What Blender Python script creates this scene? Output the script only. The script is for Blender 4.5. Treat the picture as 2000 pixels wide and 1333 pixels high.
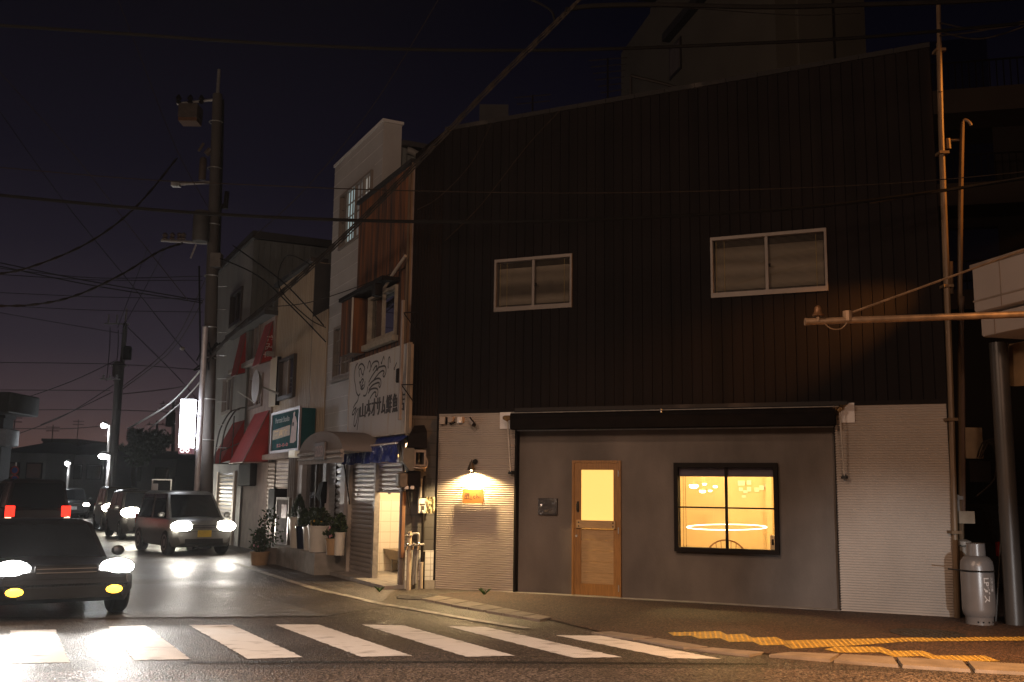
import bpy, bmesh, math, random
from mathutils import Vector, Matrix
random.seed(7)
for o in list(bpy.data.objects): bpy.data.objects.remove(o)
SC = bpy.context.scene
COL = SC.collection
R = math.radians

# ------------------------------------------------------------------ camera
FPX = 1944.0            # focal length in pixels of the 2000 px wide photograph (35 mm lens)
CAMH = 1.6
PITCH = math.atan(295/FPX); ROLL = .0137
F_ = Vector((0, math.cos(PITCH), math.sin(PITCH)))
U0 = Vector((0, -math.sin(PITCH), math.cos(PITCH))); X0 = Vector((1, 0, 0))
X_ = X0*math.cos(ROLL)+U0*math.sin(ROLL); U_ = U0*math.cos(ROLL)-X0*math.sin(ROLL)
CP = Vector((0, 0, CAMH))
cd = bpy.data.cameras.new('camera'); cam = bpy.data.objects.new('camera', cd); COL.objects.link(cam)
cam.matrix_world = Matrix(((X_.x, U_.x, -F_.x, 0), (X_.y, U_.y, -F_.y, 0), (X_.z, U_.z, -F_.z, CAMH), (0, 0, 0, 1)))
cd.sensor_width = 36; cd.lens = 36*FPX/2000; cd.clip_end = 2000; cd.clip_start = .05
SC.camera = cam
SC.view_settings.view_transform = 'Standard'; SC.view_settings.look = 'None'
SC.view_settings.exposure = 0; SC.view_settings.gamma = 1
try:
    SC.cycles.use_denoising = True
    SC.cycles.max_bounces = 6; SC.cycles.caustics_reflective = False; SC.cycles.caustics_refractive = False
    SC.cycles.sample_clamp_indirect = 4
except Exception: pass

# ------------------------------------------------------------------ night sky (dusk glow low in the street's direction)
w = bpy.data.worlds.new('World'); SC.world = w; w.use_nodes = True
nt = w.node_tree; nt.nodes.clear()
def N(t, k, **kw):
    n = t.nodes.new(k)
    for a, b in kw.items(): setattr(n, a, b)
    return n
tc = N(nt, 'ShaderNodeTexCoord'); sx = N(nt, 'ShaderNodeSeparateXYZ'); nt.links.new(tc.outputs['Generated'], sx.inputs[0])
rmp = N(nt, 'ShaderNodeValToRGB'); nt.links.new(sx.outputs['Z'], rmp.inputs[0])
el = rmp.color_ramp.elements
el[0].position = 0; el[0].color = (.105, .052, .040, 1)
el[1].position = .6; el[1].color = (.0008, .0007, .0016, 1)
for p, c in ((.03, (.088, .047, .039, 1)), (.075, (.050, .032, .036, 1)), (.13, (.025, .0185, .026, 1)), (.22, (.0098, .0076, .0138, 1)),
             (.30, (.0046, .0038, .0085, 1)), (.44, (.0017, .0016, .0042, 1))):
    e = el.new(p); e.color = c
dt = N(nt, 'ShaderNodeVectorMath', operation='DOT_PRODUCT'); nt.links.new(tc.outputs['Generated'], dt.inputs[0])
dt.inputs[1].default_value = (-.55, .835, 0)
mr = N(nt, 'ShaderNodeMapRange'); nt.links.new(dt.outputs['Value'], mr.inputs[0])
mr.inputs[1].default_value = .35; mr.inputs[2].default_value = .97; mr.inputs[3].default_value = .42; mr.inputs[4].default_value = 1
bg = N(nt, 'ShaderNodeBackground'); nt.links.new(rmp.outputs[0], bg.inputs[0]); nt.links.new(mr.outputs[0], bg.inputs[1])
wo = N(nt, 'ShaderNodeOutputWorld'); nt.links.new(bg.outputs[0], wo.inputs[0])

# ------------------------------------------------------------------ assumed street lighting of the crossing, with one added fill
def lamp(name, kind, loc, watts, col, target=None, angle=60, blend=.4, size=.12, parent=None):
    l = bpy.data.lights.new(name, kind); l.energy = watts; l.color = col; l.shadow_soft_size = size
    o = bpy.data.objects.new(name, l); COL.objects.link(o); o.location = loc
    if kind == 'SPOT':
        l.spot_size = R(angle); l.spot_blend = blend
        o.rotation_euler = (Vector(target)-Vector(loc)).to_track_quat('-Z', 'Y').to_euler()
    if parent is not None:
        o.location = Vector(loc)-worldloc(parent); o.parent = parent
    return o
def worldloc(o):
    v = Vector((0, 0, 0))
    while o is not None: v += o.location; o = o.parent
    return v
SOD = (1, .36, .06)
lamp('assumed_street_light_white', 'POINT', (-6.5, 3.0, 6.8), 1500, (1, .71, .52), size=.9)       # unseen lamp assumed across the road
lamp('assumed_street_light_near', 'SPOT', (2.5, -2.0, 6.5), 1500, (1, .64, .44), (2.4, 15, .3), 80, 1.0, .9)       # lamp assumed behind the camera, no fixture built
lamp('assumed_street_light_far', 'POINT', (-14.5, 17.5, 6.5), 240, (1, .80, .66), size=.4)       # assumed lamp up the street, out of view
lamp('assumed_sodium_wall', 'SPOT', (7.05, 12.55, 5.15), 1700, SOD, (3.7, 14.85, 3.65), 27, 1.0, .05)  # assumed sodium lamp out of view, for the orange band on the boards
lamp('crossing_fill', 'SPOT', (-1.8, 5.6, 8.2), 3000, (1, .67, .47), (-1.2, 10.3, 0), 82, .9, .3)       # added fill over the crossing, in place of passing headlights
lamp('assumed_sodium_high', 'SPOT', (9.73, 11.93, 8.4), 900, SOD, (6.1, 13.8, 6.6), 40, .6, .1)  # second assumed sodium lamp, unseen, lighting the corner pipes
lamp('assumed_sodium_ground', 'SPOT', (6.3, 5.2, 6.5), 7500, (1, .47, .15), (4.6, 9.2, 0), 50, 1.0, .12)  # third sodium lamp, also assumed and unseen, for the orange pavement
# assumed headlamp beam from behind the camera, lighting the cladding foot; no car built
lamp('assumed_car_beam', 'SPOT', (3.2, -7.0, .7), 5200, (.93, .97, 1), (5.4, 14.0, -.05), 12, .8, .07)

# ------------------------------------------------------------------ frames: u along a wall, d into it, z up
class Fr:
    def __init__(s, o, u):
        s.o = Vector((o[0], o[1], 0)); s.u = Vector((u[0], u[1], 0)).normalized(); s.n = Vector((-s.u.y, s.u.x, 0))
    def P(s, u, d, z): return s.o+s.u*u+s.n*d+Vector((0, 0, z))
    def m(s, x, y, d=0):
        r = ray(x, y); c = s.o+s.n*d
        t = (c-CP).dot(s.n)/r.dot(s.n); p = CP+r*t
        return (p-s.o).dot(s.u), p.z
def ray(x, y): return F_*FPX+X_*(x-1000)-U_*(y-666.5)
def hz(x): return 666.5+(F_.z*FPX+X_.z*(x-1000))/U_.z
def gnd(x, y, z=0.):
    r = ray(x, y); t = (z-CAMH)/r.z; return CP+r*t
def at(x, y, Y):
    r = ray(x, y); return CP+r*(Y/r.y)
def vpd(x):
    r = ray(x, hz(x)); r.z = 0; return r.normalized()
WF = Fr((0, 0), (1, 0))
_u1 = -vpd(-3600); _P = gnd(1165, 1168); _t = Fr((_P.x, _P.y), (_u1.x, _u1.y))
_a = _t.P(_t.m(852, 1000)[0], 0, 0)
MF = Fr((_a.x, _a.y), (_u1.x, _u1.y))                 # the corner shop's front
_u2 = -vpd(0); _P = gnd(784, 1150.7); SF = Fr((_P.x, _P.y), (_u2.x, _u2.y))     # the row of shops up the street

# ------------------------------------------------------------------ materials
MATS = {}
def mat(name, rgb, rough=.6, metal=0, var=.15, scale=6, stretch=(1, 1, 1), bump=0, bscale=None, emit=0, ecol=None, rgb2=None, spec=.5, detail=4, lo=.3, hi=.7):
    if name in MATS: return MATS[name]
    m = bpy.data.materials.new(name); m.use_nodes = True; t = m.node_tree
    b = t.nodes['Principled BSDF']; b.inputs['Roughness'].default_value = rough; b.inputs['Metallic'].default_value = metal
    b.inputs['Specular IOR Level'].default_value = spec
    c2 = rgb2 or tuple(min(1, c*(1+var)) for c in rgb); c1 = rgb if rgb2 else tuple(c*(1-var) for c in rgb)
    g = N(t, 'ShaderNodeNewGeometry'); mp = N(t, 'ShaderNodeMapping'); mp.inputs['Scale'].default_value = stretch
    t.links.new(g.outputs['Position'], mp.inputs[0])
    nz = N(t, 'ShaderNodeTexNoise'); nz.inputs['Scale'].default_value = scale; nz.inputs['Detail'].default_value = detail
    t.links.new(mp.outputs[0], nz.inputs['Vector'])
    r = N(t, 'ShaderNodeValToRGB'); t.links.new(nz.outputs['Fac'], r.inputs[0])
    r.color_ramp.elements[0].position = lo; r.color_ramp.elements[0].color = (*c1, 1)
    r.color_ramp.elements[1].position = hi; r.color_ramp.elements[1].color = (*c2, 1)
    t.links.new(r.outputs[0], b.inputs['Base Color'])
    if bump:
        n2 = N(t, 'ShaderNodeTexNoise'); n2.inputs['Scale'].default_value = bscale or scale*6; n2.inputs['Detail'].default_value = 5
        t.links.new(mp.outputs[0], n2.inputs['Vector'])
        bp = N(t, 'ShaderNodeBump'); bp.inputs['Strength'].default_value = bump; bp.inputs['Distance'].default_value = .01
        t.links.new(n2.outputs['Fac'], bp.inputs['Height']); t.links.new(bp.outputs[0], b.inputs['Normal'])
    if emit:
        b.inputs['Emission Color'].default_value = (*(ecol or rgb), 1); b.inputs['Emission Strength'].default_value = emit
    MATS[name] = m; return m
def glass(name, tint=(.9, .95, 1), alpha=.12, rough=.02):
    """thin window pane: lets most through, mirrors a little"""
    if name in MATS: return MATS[name]
    m = bpy.data.materials.new(name); m.use_nodes = True; t = m.node_tree; t.nodes.clear()
    o = N(t, 'ShaderNodeOutputMaterial'); mx = N(t, 'ShaderNodeMixShader'); tr = N(t, 'ShaderNodeBsdfTransparent'); gl = N(t, 'ShaderNodeBsdfGlossy')
    tr.inputs[0].default_value = (*tint, 1); gl.inputs['Roughness'].default_value = rough
    fr = N(t, 'ShaderNodeLayerWeight'); fr.inputs[0].default_value = .15
    ma = N(t, 'ShaderNodeMath', operation='ADD'); ma.inputs[1].default_value = alpha; t.links.new(fr.outputs['Fresnel'], ma.inputs[0])
    t.links.new(ma.outputs[0], mx.inputs[0]); t.links.new(tr.outputs[0], mx.inputs[1]); t.links.new(gl.outputs[0], mx.inputs[2])
    t.links.new(mx.outputs[0], o.inputs[0]); MATS[name] = m; return m
def tiles(name, c1, c2, mortar, sc, rough=.35, msize=.02, vec='uz'):
    """square tiles laid on an upright wall or block courses"""
    if name in MATS: return MATS[name]
    m = bpy.data.materials.new(name); m.use_nodes = True; t = m.node_tree; b = t.nodes['Principled BSDF']; b.inputs['Roughness'].default_value = rough
    g = N(t, 'ShaderNodeNewGeometry'); s = N(t, 'ShaderNodeSeparateXYZ'); t.links.new(g.outputs['Position'], s.inputs[0])
    c = N(t, 'ShaderNodeCombineXYZ')
    d = N(t, 'ShaderNodeVectorMath', operation='DOT_PRODUCT'); t.links.new(g.outputs['Position'], d.inputs[0]); d.inputs[1].default_value = (.8, .6, 0) if vec == 'uz' else vec
    t.links.new(d.outputs['Value'], c.inputs[0]); t.links.new(s.outputs['Z'], c.inputs[1])
    br = N(t, 'ShaderNodeTexBrick'); t.links.new(c.outputs[0], br.inputs['Vector']); br.offset = sc[2]
    br.inputs['Scale'].default_value = 1; br.inputs['Brick Width'].default_value = sc[0]; br.inputs['Row Height'].default_value = sc[1]
    br.inputs['Mortar Size'].default_value = msize*sc[1]; br.inputs['Color1'].default_value = (*c1, 1); br.inputs['Color2'].default_value = (*c2, 1); br.inputs['Mortar'].default_value = (*mortar, 1)
    t.links.new(br.outputs['Color'], b.inputs['Base Color'])
    MATS[name] = m; return m
def emis(name, rgb, s): return mat(name, rgb, .5, 0, 0, emit=s, ecol=rgb)

# ------------------------------------------------------------------ mesh building
class MB:
    def __init__(s, fr=WF): s.fr = fr; s.v = []; s.f = []
    def pt(s, p): s.v.append(s.fr.P(*p)); return len(s.v)-1
    def face(s, pts): s.f.append([s.pt(p) for p in pts]); return s
    def box(s, u0, u1, d0, d1, z0, z1):
        k = [s.pt(p) for p in ((u0, d0, z0), (u1, d0, z0), (u1, d1, z0), (u0, d1, z0), (u0, d0, z1), (u1, d0, z1), (u1, d1, z1), (u0, d1, z1))]
        for q in ((3, 2, 1, 0), (4, 5, 6, 7), (0, 1, 5, 4), (1, 2, 6, 5), (2, 3, 7, 6), (3, 0, 4, 7)): s.f.append([k[i] for i in q])
        return s
    def bbox(s, u0, u1, d0, d1, z0, z1, b=.01):
        """box with chamfered upright and level edges"""
        A = [(u0+b, z0), (u1-b, z0), (u1, z0+b), (u1, z1-b), (u1-b, z1), (u0+b, z1), (u0, z1-b), (u0, z0+b)]
        ins = [(u0+b+b*.4, z0+b*.6), (u1-b*1.4, z0+b*.6), (u1-b*.6, z0+b*1.4), (u1-b*.6, z1-b*1.4), (u1-b*1.4, z1-b*.6), (u0+b*1.4, z1-b*.6), (u0+b*.6, z1-b*1.4), (u0+b*.6, z0+b*1.4)]
        sg = 1 if d1 > d0 else -1
        r = [[s.pt((p[0], d, p[1])) for p in L] for d, L in ((d0, ins), (d0+sg*b, A), (d1-sg*b, A), (d1, ins))]
        for a in range(3):
            for i in range(8): s.f.append([r[a][i], r[a][(i+1) % 8], r[a+1][(i+1) % 8], r[a+1][i]])
        s.f.append(r[0][::-1]); s.f.append(r[3]); return s
    def prism(s, poly, d0, d1):
        a = [s.pt((p[0], d0, p[1])) for p in poly]; b = [s.pt((p[0], d1, p[1])) for p in poly]; n = len(poly)
        s.f.append(a); s.f.append(b[::-1])
        for i in range(n): s.f.append([a[i], b[i], b[(i+1) % n], a[(i+1) % n]])
        return s
    def slab(s, poly, z0, z1):
        a = [s.pt((p[0], p[1], z0)) for p in poly]; b = [s.pt((p[0], p[1], z1)) for p in poly]; n = len(poly)
        s.f.append(a[::-1]); s.f.append(b)
        for i in range(n): s.f.append([a[i], a[(i+1) % n], b[(i+1) % n], b[i]])
        return s
    def tube(s, pts, r, n=6, closed=False):
        P = [s.fr.P(*p) for p in pts]; rings = []; m = len(P)
        rr = r if isinstance(r, (list, tuple)) else [r]*m
        prev = None
        for i, p in enumerate(P):
            if closed: t = P[(i+1) % m]-P[i-1]
            else: t = P[min(i+1, m-1)]-P[max(i-1, 0)]
            t.normalize()
            if prev is None:
                h = Vector((0, 0, 1)) if abs(t.z) < .9 else Vector((1, 0, 0)); a = t.cross(h).normalized()
            else: a = (prev-t*prev.dot(t)).normalized()
            prev = a; b = t.cross(a); k = []
            for j in range(n):
                q = 2*math.pi*j/n; s.v.append(p+(a*math.cos(q)+b*math.sin(q))*rr[i]); k.append(len(s.v)-1)
            rings.append(k)
        for i in range(m if closed else m-1):
            A, B = rings[i], rings[(i+1) % m]
            for j in range(n): s.f.append([A[j], A[(j+1) % n], B[(j+1) % n], B[j]])
        if not closed: s.f.append(rings[0][::-1]); s.f.append(rings[-1])
        return s
    def cyl(s, p0, p1, r, n=12, r1=None): return s.tube([p0, p1], [r, r if r1 is None else r1], n)
    def lathe(s, c, prof, n=20, axis='z'):
        rings = []
        for r, h in prof:
            k = []
            for j in range(n):
                q = 2*math.pi*j/n; a, b = r*math.cos(q), r*math.sin(q)
                o = (a, b, h) if axis == 'z' else ((a, h, b) if axis == 'd' else (h, a, b))
                k.append(s.pt((c[0]+o[0], c[1]+o[1], c[2]+o[2])))
            rings.append(k)
        for A, B in zip(rings, rings[1:]):
            for j in range(n): s.f.append([A[j], A[(j+1) % n], B[(j+1) % n], B[j]])
        s.f.append(rings[0][::-1]); s.f.append(rings[-1]); return s
    def ball(s, c, a, b=None, h=None, n=12, m=7):
        b = b or a; h = h or a; rings = []
        for i in range(m+1):
            q = math.pi*i/m; rr = max(math.sin(q), .02)
            rings.append([s.pt((c[0]+a*rr*math.cos(2*math.pi*j/n), c[1]+b*rr*math.sin(2*math.pi*j/n), c[2]-h*math.cos(q))) for j in range(n)])
        for A, B in zip(rings, rings[1:]):
            for j in range(n): s.f.append([A[j], A[(j+1) % n], B[(j+1) % n], B[j]])
        return s
    def loft(s, rings, cap=True):
        K = [[s.pt(p) for p in r] for r in rings]; n = len(K[0])
        for A, B in zip(K, K[1:]):
            for j in range(n): s.f.append([A[j], A[(j+1) % n], B[(j+1) % n], B[j]])
        if cap: s.f.append(K[0][::-1]); s.f.append(K[-1])
        return s
    def stroke(s, pts, wd, d, th=.004):
        """a painted line on a wall: flat ribbon in the u-z plane"""
        n = len(pts)
        L, Rr = [], []
        for i in range(n):
            a = pts[max(i-1, 0)]; b = pts[min(i+1, n-1)]; tx, tz = b[0]-a[0], b[1]-a[1]; l = math.hypot(tx, tz) or 1
            ww = wd*.5
            L.append((pts[i][0]-tz/l*ww, pts[i][1]+tx/l*ww)); Rr.append((pts[i][0]+tz/l*ww, pts[i][1]-tx/l*ww))
        for i in range(n-1):
            s.face([(L[i][0], d, L[i][1]), (Rr[i][0], d, Rr[i][1]), (Rr[i+1][0], d, Rr[i+1][1]), (L[i+1][0], d, L[i+1][1])])
        return s
    def text(s, body, u, z, d, size, wid=None, bold=0., shear=0, align='CENTER', hgt=None):
        c = bpy.data.curves.new('lettering', 'FONT'); c.body = body; c.size = 1; c.align_x = 'LEFT'; c.offset = bold; c.shear = shear
        o = bpy.data.objects.new('lettering', c); COL.objects.link(o)
        bpy.context.view_layer.update(); dg = bpy.context.evaluated_depsgraph_get(); e = o.evaluated_get(dg); me = e.to_mesh()
        V = [v.co.copy() for v in me.vertices]; Fs = [list(p.vertices) for p in me.polygons]; e.to_mesh_clear()
        bpy.data.objects.remove(o); bpy.data.curves.remove(c)
        if not V: return s
        x0 = min(v.x for v in V); x1 = max(v.x for v in V); y0 = min(v.y for v in V); y1 = max(v.y for v in V)
        kx = (wid/(x1-x0)) if wid else size; ky = (hgt/(y1-y0)) if hgt else size
        base = len(s.v)
        for v in V: s.pt((u+(v.x-(x0+x1)/2)*kx if align == 'CENTER' else u+(v.x-x0)*kx, d, z+(v.y-(y0+y1)/2)*ky))
        for f in Fs: s.f.append([i+base for i in f])
        return s
    def build(s, name, m, parent=None, smooth=35):
        me = bpy.data.meshes.new(name)
        if parent is None:
            lo = Vector([min(v[i] for v in s.v) for i in range(3)]); hi = Vector([max(v[i] for v in s.v) for i in range(3)])
            off = Vector(((lo.x+hi.x)/2, (lo.y+hi.y)/2, lo.z))
        else: off = worldloc(parent)
        me.from_pydata([v-off for v in s.v], [], s.f)
        bm = bmesh.new(); bm.from_mesh(me); bmesh.ops.recalc_face_normals(bm, faces=bm.faces); bm.to_mesh(me); bm.free()
        if smooth:
            me.polygons.foreach_set('use_smooth', [True]*len(me.polygons))
            try: me.set_sharp_from_angle(angle=R(smooth))
            except Exception: pass
        me.materials.append(m)
        o = bpy.data.objects.new(name, me); COL.objects.link(o)
        if parent is None: o.location = off
        else: o.parent = parent
        return o
def thing(name, label, cat, loc, group=None):
    o = bpy.data.objects.new(name, None); COL.objects.link(o); o.location = loc; o.empty_display_size = .2
    return tag(o, label, cat, group)
def tag(o, label, cat, group=None):
    o['label'] = label; o['category'] = cat
    if group: o['group'] = group
    return o
def struct(o, kind='structure'): o['kind'] = kind; return o
def dup(root, loc, label=None):
    r = root.copy(); COL.objects.link(r); r.location = loc
    if label: r['label'] = label
    for ch in list(root.children):
        c = ch.copy(); COL.objects.link(c); c.parent = r
        for g in list(ch.children):
            e = g.copy(); COL.objects.link(e); e.parent = c
    return r
def crom(P, k=8):
    """smooth curve through points"""
    P = [Vector(p) for p in P]; out = []
    for i in range(len(P)-1):
        a = P[max(i-1, 0)]; b = P[i]; c = P[i+1]; d = P[min(i+2, len(P)-1)]
        for j in range(k):
            t = j/k
            out.append(.5*((2*b)+(c-a)*t+(2*a-5*b+4*c-d)*t*t+(3*b-a-3*c+d)*t**3))
    out.append(P[-1]); return out
# ------------------------------------------------------------------ palette
M = dict(
    siding=mat('dark_siding', (.0088, .0062, .0060), .75, 0, .28, 5, (1, 1, .04), .12, 30, spec=.12),
    edge=mat('weathered_flashing', (.012, .009, .008), .8, 0, 0, 1.3, rgb2=(.075, .06, .05), lo=.60, hi=.72),
    corr=mat('cream_corrugated_steel', (.37, .315, .27), .75, 0, .14, 1.1, (1, 1, .6), spec=.2),
    plaster=mat('grey_plaster', (.125, .102, .087), .85, 0, .34, 1.5, (1, 1, .5), .35, 45, detail=8),
    dark=mat('dark_trim', (.011, .008, .007), .7, 0, .2, spec=.12),
    black=mat('black_canvas', (.007, .005, .0045), .85, 0, .3, 5, (1, 1, 2), spec=.1),
    alu=mat('aluminium_frame', (.20, .165, .14), .5, .1, .08, 5),
    alu_d=mat('bronze_frame', (.06, .05, .045), .4, .5, .1),
    galv=mat('galvanised_steel', (.42, .40, .38), .42, .6, .2, 14),
    rustpipe=mat('painted_pipe', (.46, .40, .34), .5, .1, .3, 9, (1, 1, .2)),
    white=mat('white_plate', (.72, .68, .66), .5, 0, .05),
    oak=mat('oiled_oak', (.27, .125, .03), .45, 0, .22, 9, (6, 6, .5), .08, 40),
    oak_l=mat('pale_oak', (.36, .22, .095), .5, 0, .16, 7, (1, 1, 9), .06, 40),
    blackmetal=mat('black_metal', (.012, .011, .010), .4, .3, .2),
    cream=mat('cream_interior', (.80, .66, .42), .8, 0, .03, 2),
    wood_in=mat('bent_wood', (.25, .11, .04), .4, 0, .2, 12),
    slat=mat('blind_slat', (.34, .25, .165), .45, 0, .06),
    conc=mat('old_concrete', (.26, .235, .21), .85, 0, .25, 4, bump=.4, bscale=40),
    block=tiles('concrete_block', (.055, .05, .047), (.045, .041, .039), (.03, .027, .025), (.4, .2, .5), .7, .05),
    blocktile=tiles('small_white_tile', (.55, .54, .52), (.5, .49, .48), (.25, .24, .23), (.1, .1, 0), .3, .05),
    rust=mat('rusted_sheet', (.165, .055, .013), .75, 0, 0, 2.2, (4, 4, .22), .2, 40, rgb2=(.024, .010, .006), lo=.36, hi=.62, detail=8),
    signw=mat('stained_sign_board', (.42, .385, .36), .6, 0, 0, 2.2, (3.2, 3.2, .35), rgb2=(.36, .25, .15), lo=.56, hi=.78),
    ink=mat('sign_paint', (.035, .028, .026), .7, 0, .2),
    shutter=mat('shutter_steel', (.34, .30, .275), .42, .3, .12, 2, (1, 1, .3)),
    shutter_l=mat('pale_shutter', (.46, .455, .45), .4, .3, .1, 2),
    blue=mat('blue_tarpaulin', (.022, .035, .17), .3, 0, .3, 8, (1, 1, 1), .5, 14, spec=.7),
    wtile=tiles('white_wall_tile', (.78, .70, .60), (.76, .68, .58), (.60, .50, .40), (.2, .2, 0), .25, .03),
    rough_cream=mat('stained_plaster', (.72, .60, .44), .85, 0, .15, 2),
    wpanel=mat('white_wall_panel', (.36, .335, .32), .6, 0, .08, 1.5),
    joint=mat('panel_joint', (.50, .47, .45), .6, 0, .05),
    beige=mat('beige_sheet', (.33, .255, .175), .55, 0, .12, 2, (2, 2, .3)),
    greycorr=mat('grey_green_sheet', (.12, .125, .12), .6, 0, .15, 2, (2, 2, .3)),
    pinkwall=mat('brown_mortar_wall', (.22, .16, .135), .85, 0, .2, 3, bump=.3),
    red=mat('red_awning_cloth', (.25, .017, .015), .9, 0, .15, 3),
    tealsign=mat('teal_sign', (.018, .075, .085), .9, 0, .25, 2, spec=.08),
    yellow=mat('yellow_lettering', (.52, .30, .07), .6, 0, .25, 14),
    pinkpaint=mat('pale_pink_paint', (.45, .32, .29), .6, 0, .12, 8),
    roof=mat('dark_roof', (.03, .027, .027), .7, 0, .2, 3),
    glass=glass('window_glass'), glass_d=glass('dark_window_glass', (.6, .6, .6), .2),
    room=mat('dark_room', (.02, .018, .016), .9, 0, .1),
    terr=mat('pale_concrete_wall', (.13, .112, .085), .8, 0, .12, .8, bump=.1),
    rubber=mat('black_rubber', (.012, .012, .012), .7, 0, .2),
    leaf=mat('dark_leaves', (.035, .055, .022), .7, 0, .5, 12),
    far=mat('dim_house_wall', (.16, .15, .145), .85, 0, .15, 1.2),
    cable=mat('black_cable', (.009, .008, .0075), .8, 0, .2, spec=.1),
    cable_b=mat('weathered_cable', (.030, .021, .015), .8, 0, .3, 12, spec=.15),
    poleconc=mat('pole_concrete', (.085, .072, .064), .85, 0, .18, 3, (1, 1, .3), .3, 60),
)
def cuts(lo, hi, holes, a, b, extra=()):
    s = {lo, hi}
    for h in holes:
        for v in (h[a], h[b]):
            if lo < v < hi: s.add(v)
    for e in extra:
        if lo < e < hi: s.add(e)
    return sorted(s)
def sheet(mb, u0, u1, z0, z1, d, holes=()):
    us = cuts(u0, u1, holes, 0, 1)
    for a, b in zip(us, us[1:]):
        c = (a+b)/2; hs = [h for h in holes if h[0] < c < h[1]]
        zs = cuts(z0, z1, hs, 2, 3)
        for e, f in zip(zs, zs[1:]):
            g = (e+f)/2
            if any(h[2] < g < h[3] for h in hs): continue
            mb.face([(a, d, e), (b, d, e), (b, d, f), (a, d, f)])
    return mb
def boards(mb, prof, z0, ztop, holes=()):
    """upright profiled cladding: prof is a line of (u, d) along the wall"""
    P = []
    hs = sorted({h[k] for h in holes for k in (0, 1)})
    for (a, da), (b, db) in zip(prof, prof[1:]):
        P.append((a, da))
        for h in hs:
            if a < h < b: P.append((h, da+(db-da)*(h-a)/(b-a)))
    P.append(prof[-1])
    for (a, da), (b, db) in zip(P, P[1:]):
        c = (a+b)/2; hh = [h for h in holes if h[0] < c < h[1]]
        za, zb = ztop(a), ztop(b)
        spans = [(z0, None)]
        for h in sorted(hh, key=lambda h: h[2]):
            l = spans.pop(); spans += [(l[0], h[2]), (h[3], None)]
        for lo, hi in spans:
            mb.face([(a, da, lo), (b, db, lo), (b, db, zb if hi is None else hi), (a, da, za if hi is None else hi)])
    return mb
def vgroove(u0, u1, pitch, d=0, dep=.014, wd=.016):
    P = []; n = max(1, round((u1-u0)/pitch)); p = (u1-u0)/n
    for i in range(n):
        a = u0+i*p; b = a+p
        P += [(a, d), (b-wd, d), (b-wd*.6, d+dep), (b-wd*.4, d+dep)]
    P.append((u1, d)); return P
def ribs(u0, u1, pitch, d=0, dep=.02):
    P = []; n = max(1, round((u1-u0)/pitch)); p = (u1-u0)/n
    for i in range(n):
        a = u0+i*p; P += [(a, d), (a+p*.45, d), (a+p*.55, d+dep), (a+p*.9, d+dep)]
    P.append((u1, d)); return P
def rows(mb, u0, u1, z0, z1, pitch, d, amp, kind='wave', seg=6):
    """level corrugation or roller shutter slats"""
    n = max(1, round((z1-z0)/pitch)); p = (z1-z0)/n; L = []
    for i in range(n):
        if kind == 'wave':
            for j in range(seg): L.append((z0+(i+j/seg)*p, d-amp*math.sin(2*math.pi*j/seg)))
        else:
            L += [(z0+i*p, d+amp), (z0+(i+.1)*p, d+amp), (z0+(i+.2)*p, d), (z0+(i+.62)*p, d-amp*.5), (z0+(i+.95)*p, d)]
    L.append((z1, d))
    for (a, da), (b, db) in zip(L, L[1:]): mb.face([(u0, da, a), (u1, da, a), (u1, db, b), (u0, db, b)])
    return mb
def frame(mb, u0, u1, z0, z1, w, d0, d1, wb=None, wt=None):
    wb = wb or w; wt = wt or w
    mb.box(u0, u0+w, d0, d1, z0, z1); mb.box(u1-w, u1, d0, d1, z0, z1)
    mb.box(u0+w, u1-w, d0, d1, z0, z0+wb); mb.box(u0+w, u1-w, d0, d1, z1-wt, z1); return mb
def shell(mb, u0, u1, d0, d1, z0, z1, front=False, zr=None):
    """side walls, back and roof of a building behind its front"""
    zr = z1 if zr is None else zr
    mb.face([(u0, d0, z0), (u0, d1, z0), (u0, d1, zr), (u0, d0, z1)]); mb.face([(u1, d0, z0), (u1, d1, z0), (u1, d1, zr), (u1, d0, z1)])
    mb.face([(u0, d1, z0), (u1, d1, z0), (u1, d1, zr), (u0, d1, zr)]); mb.face([(u0, d0, z1), (u1, d0, z1), (u1, d1, zr), (u0, d1, zr)])
    if front: mb.face([(u0, d0, z0), (u1, d0, z0), (u1, d0, z1), (u0, d0, z1)])
    return mb
def room(mb, u0, u1, d0, d1, z0, z1):
    mb.face([(u0, d0, z0), (u0, d1, z0), (u0, d1, z1), (u0, d0, z1)]); mb.face([(u1, d0, z0), (u1, d1, z0), (u1, d1, z1), (u1, d0, z1)])
    mb.face([(u0, d1, z0), (u1, d1, z0), (u1, d1, z1), (u0, d1, z1)]); mb.face([(u0, d0, z1), (u1, d0, z1), (u1, d1, z1), (u0, d1, z1)])
    return mb

# ================================================================== the dark corner shop
UR = 7.96                                               # its far end along the front
ztop = lambda u: 7.95+.028*u
B = thing('corner_building', 'two storey corner shop clad in dark upright boards above a grey plastered shopfront', 'building', MF.P(4, 0, 0))
def mpx(x0, y0, x1, y1, d=0):
    a = MF.m(x0, y0, d); b = MF.m(x1, y1, d); return a[0], b[0], b[1], a[1]
W1 = (1.01, 2.40, 4.595, 5.495); W2 = (4.68, 6.41, 4.60, 5.555)
mb = MB(MF); boards(mb, vgroove(0, UR, .157), 2.93, ztop, [W1, W2]).build('siding', M['siding'], B, 0)
CB = Vector((SF.P(.02, .02, 0))) - MF.o                 # where the splayed corner meets the fish shop
CF = Fr((MF.P(CB.dot(MF.u), CB.dot(MF.n), 0).x, MF.P(CB.dot(MF.u), CB.dot(MF.n), 0).y), (MF.o.x-SF.P(.02, .02, 0).x, MF.o.y-SF.P(.02, .02, 0).y))
CL = (MF.o-CF.o).length
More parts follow.
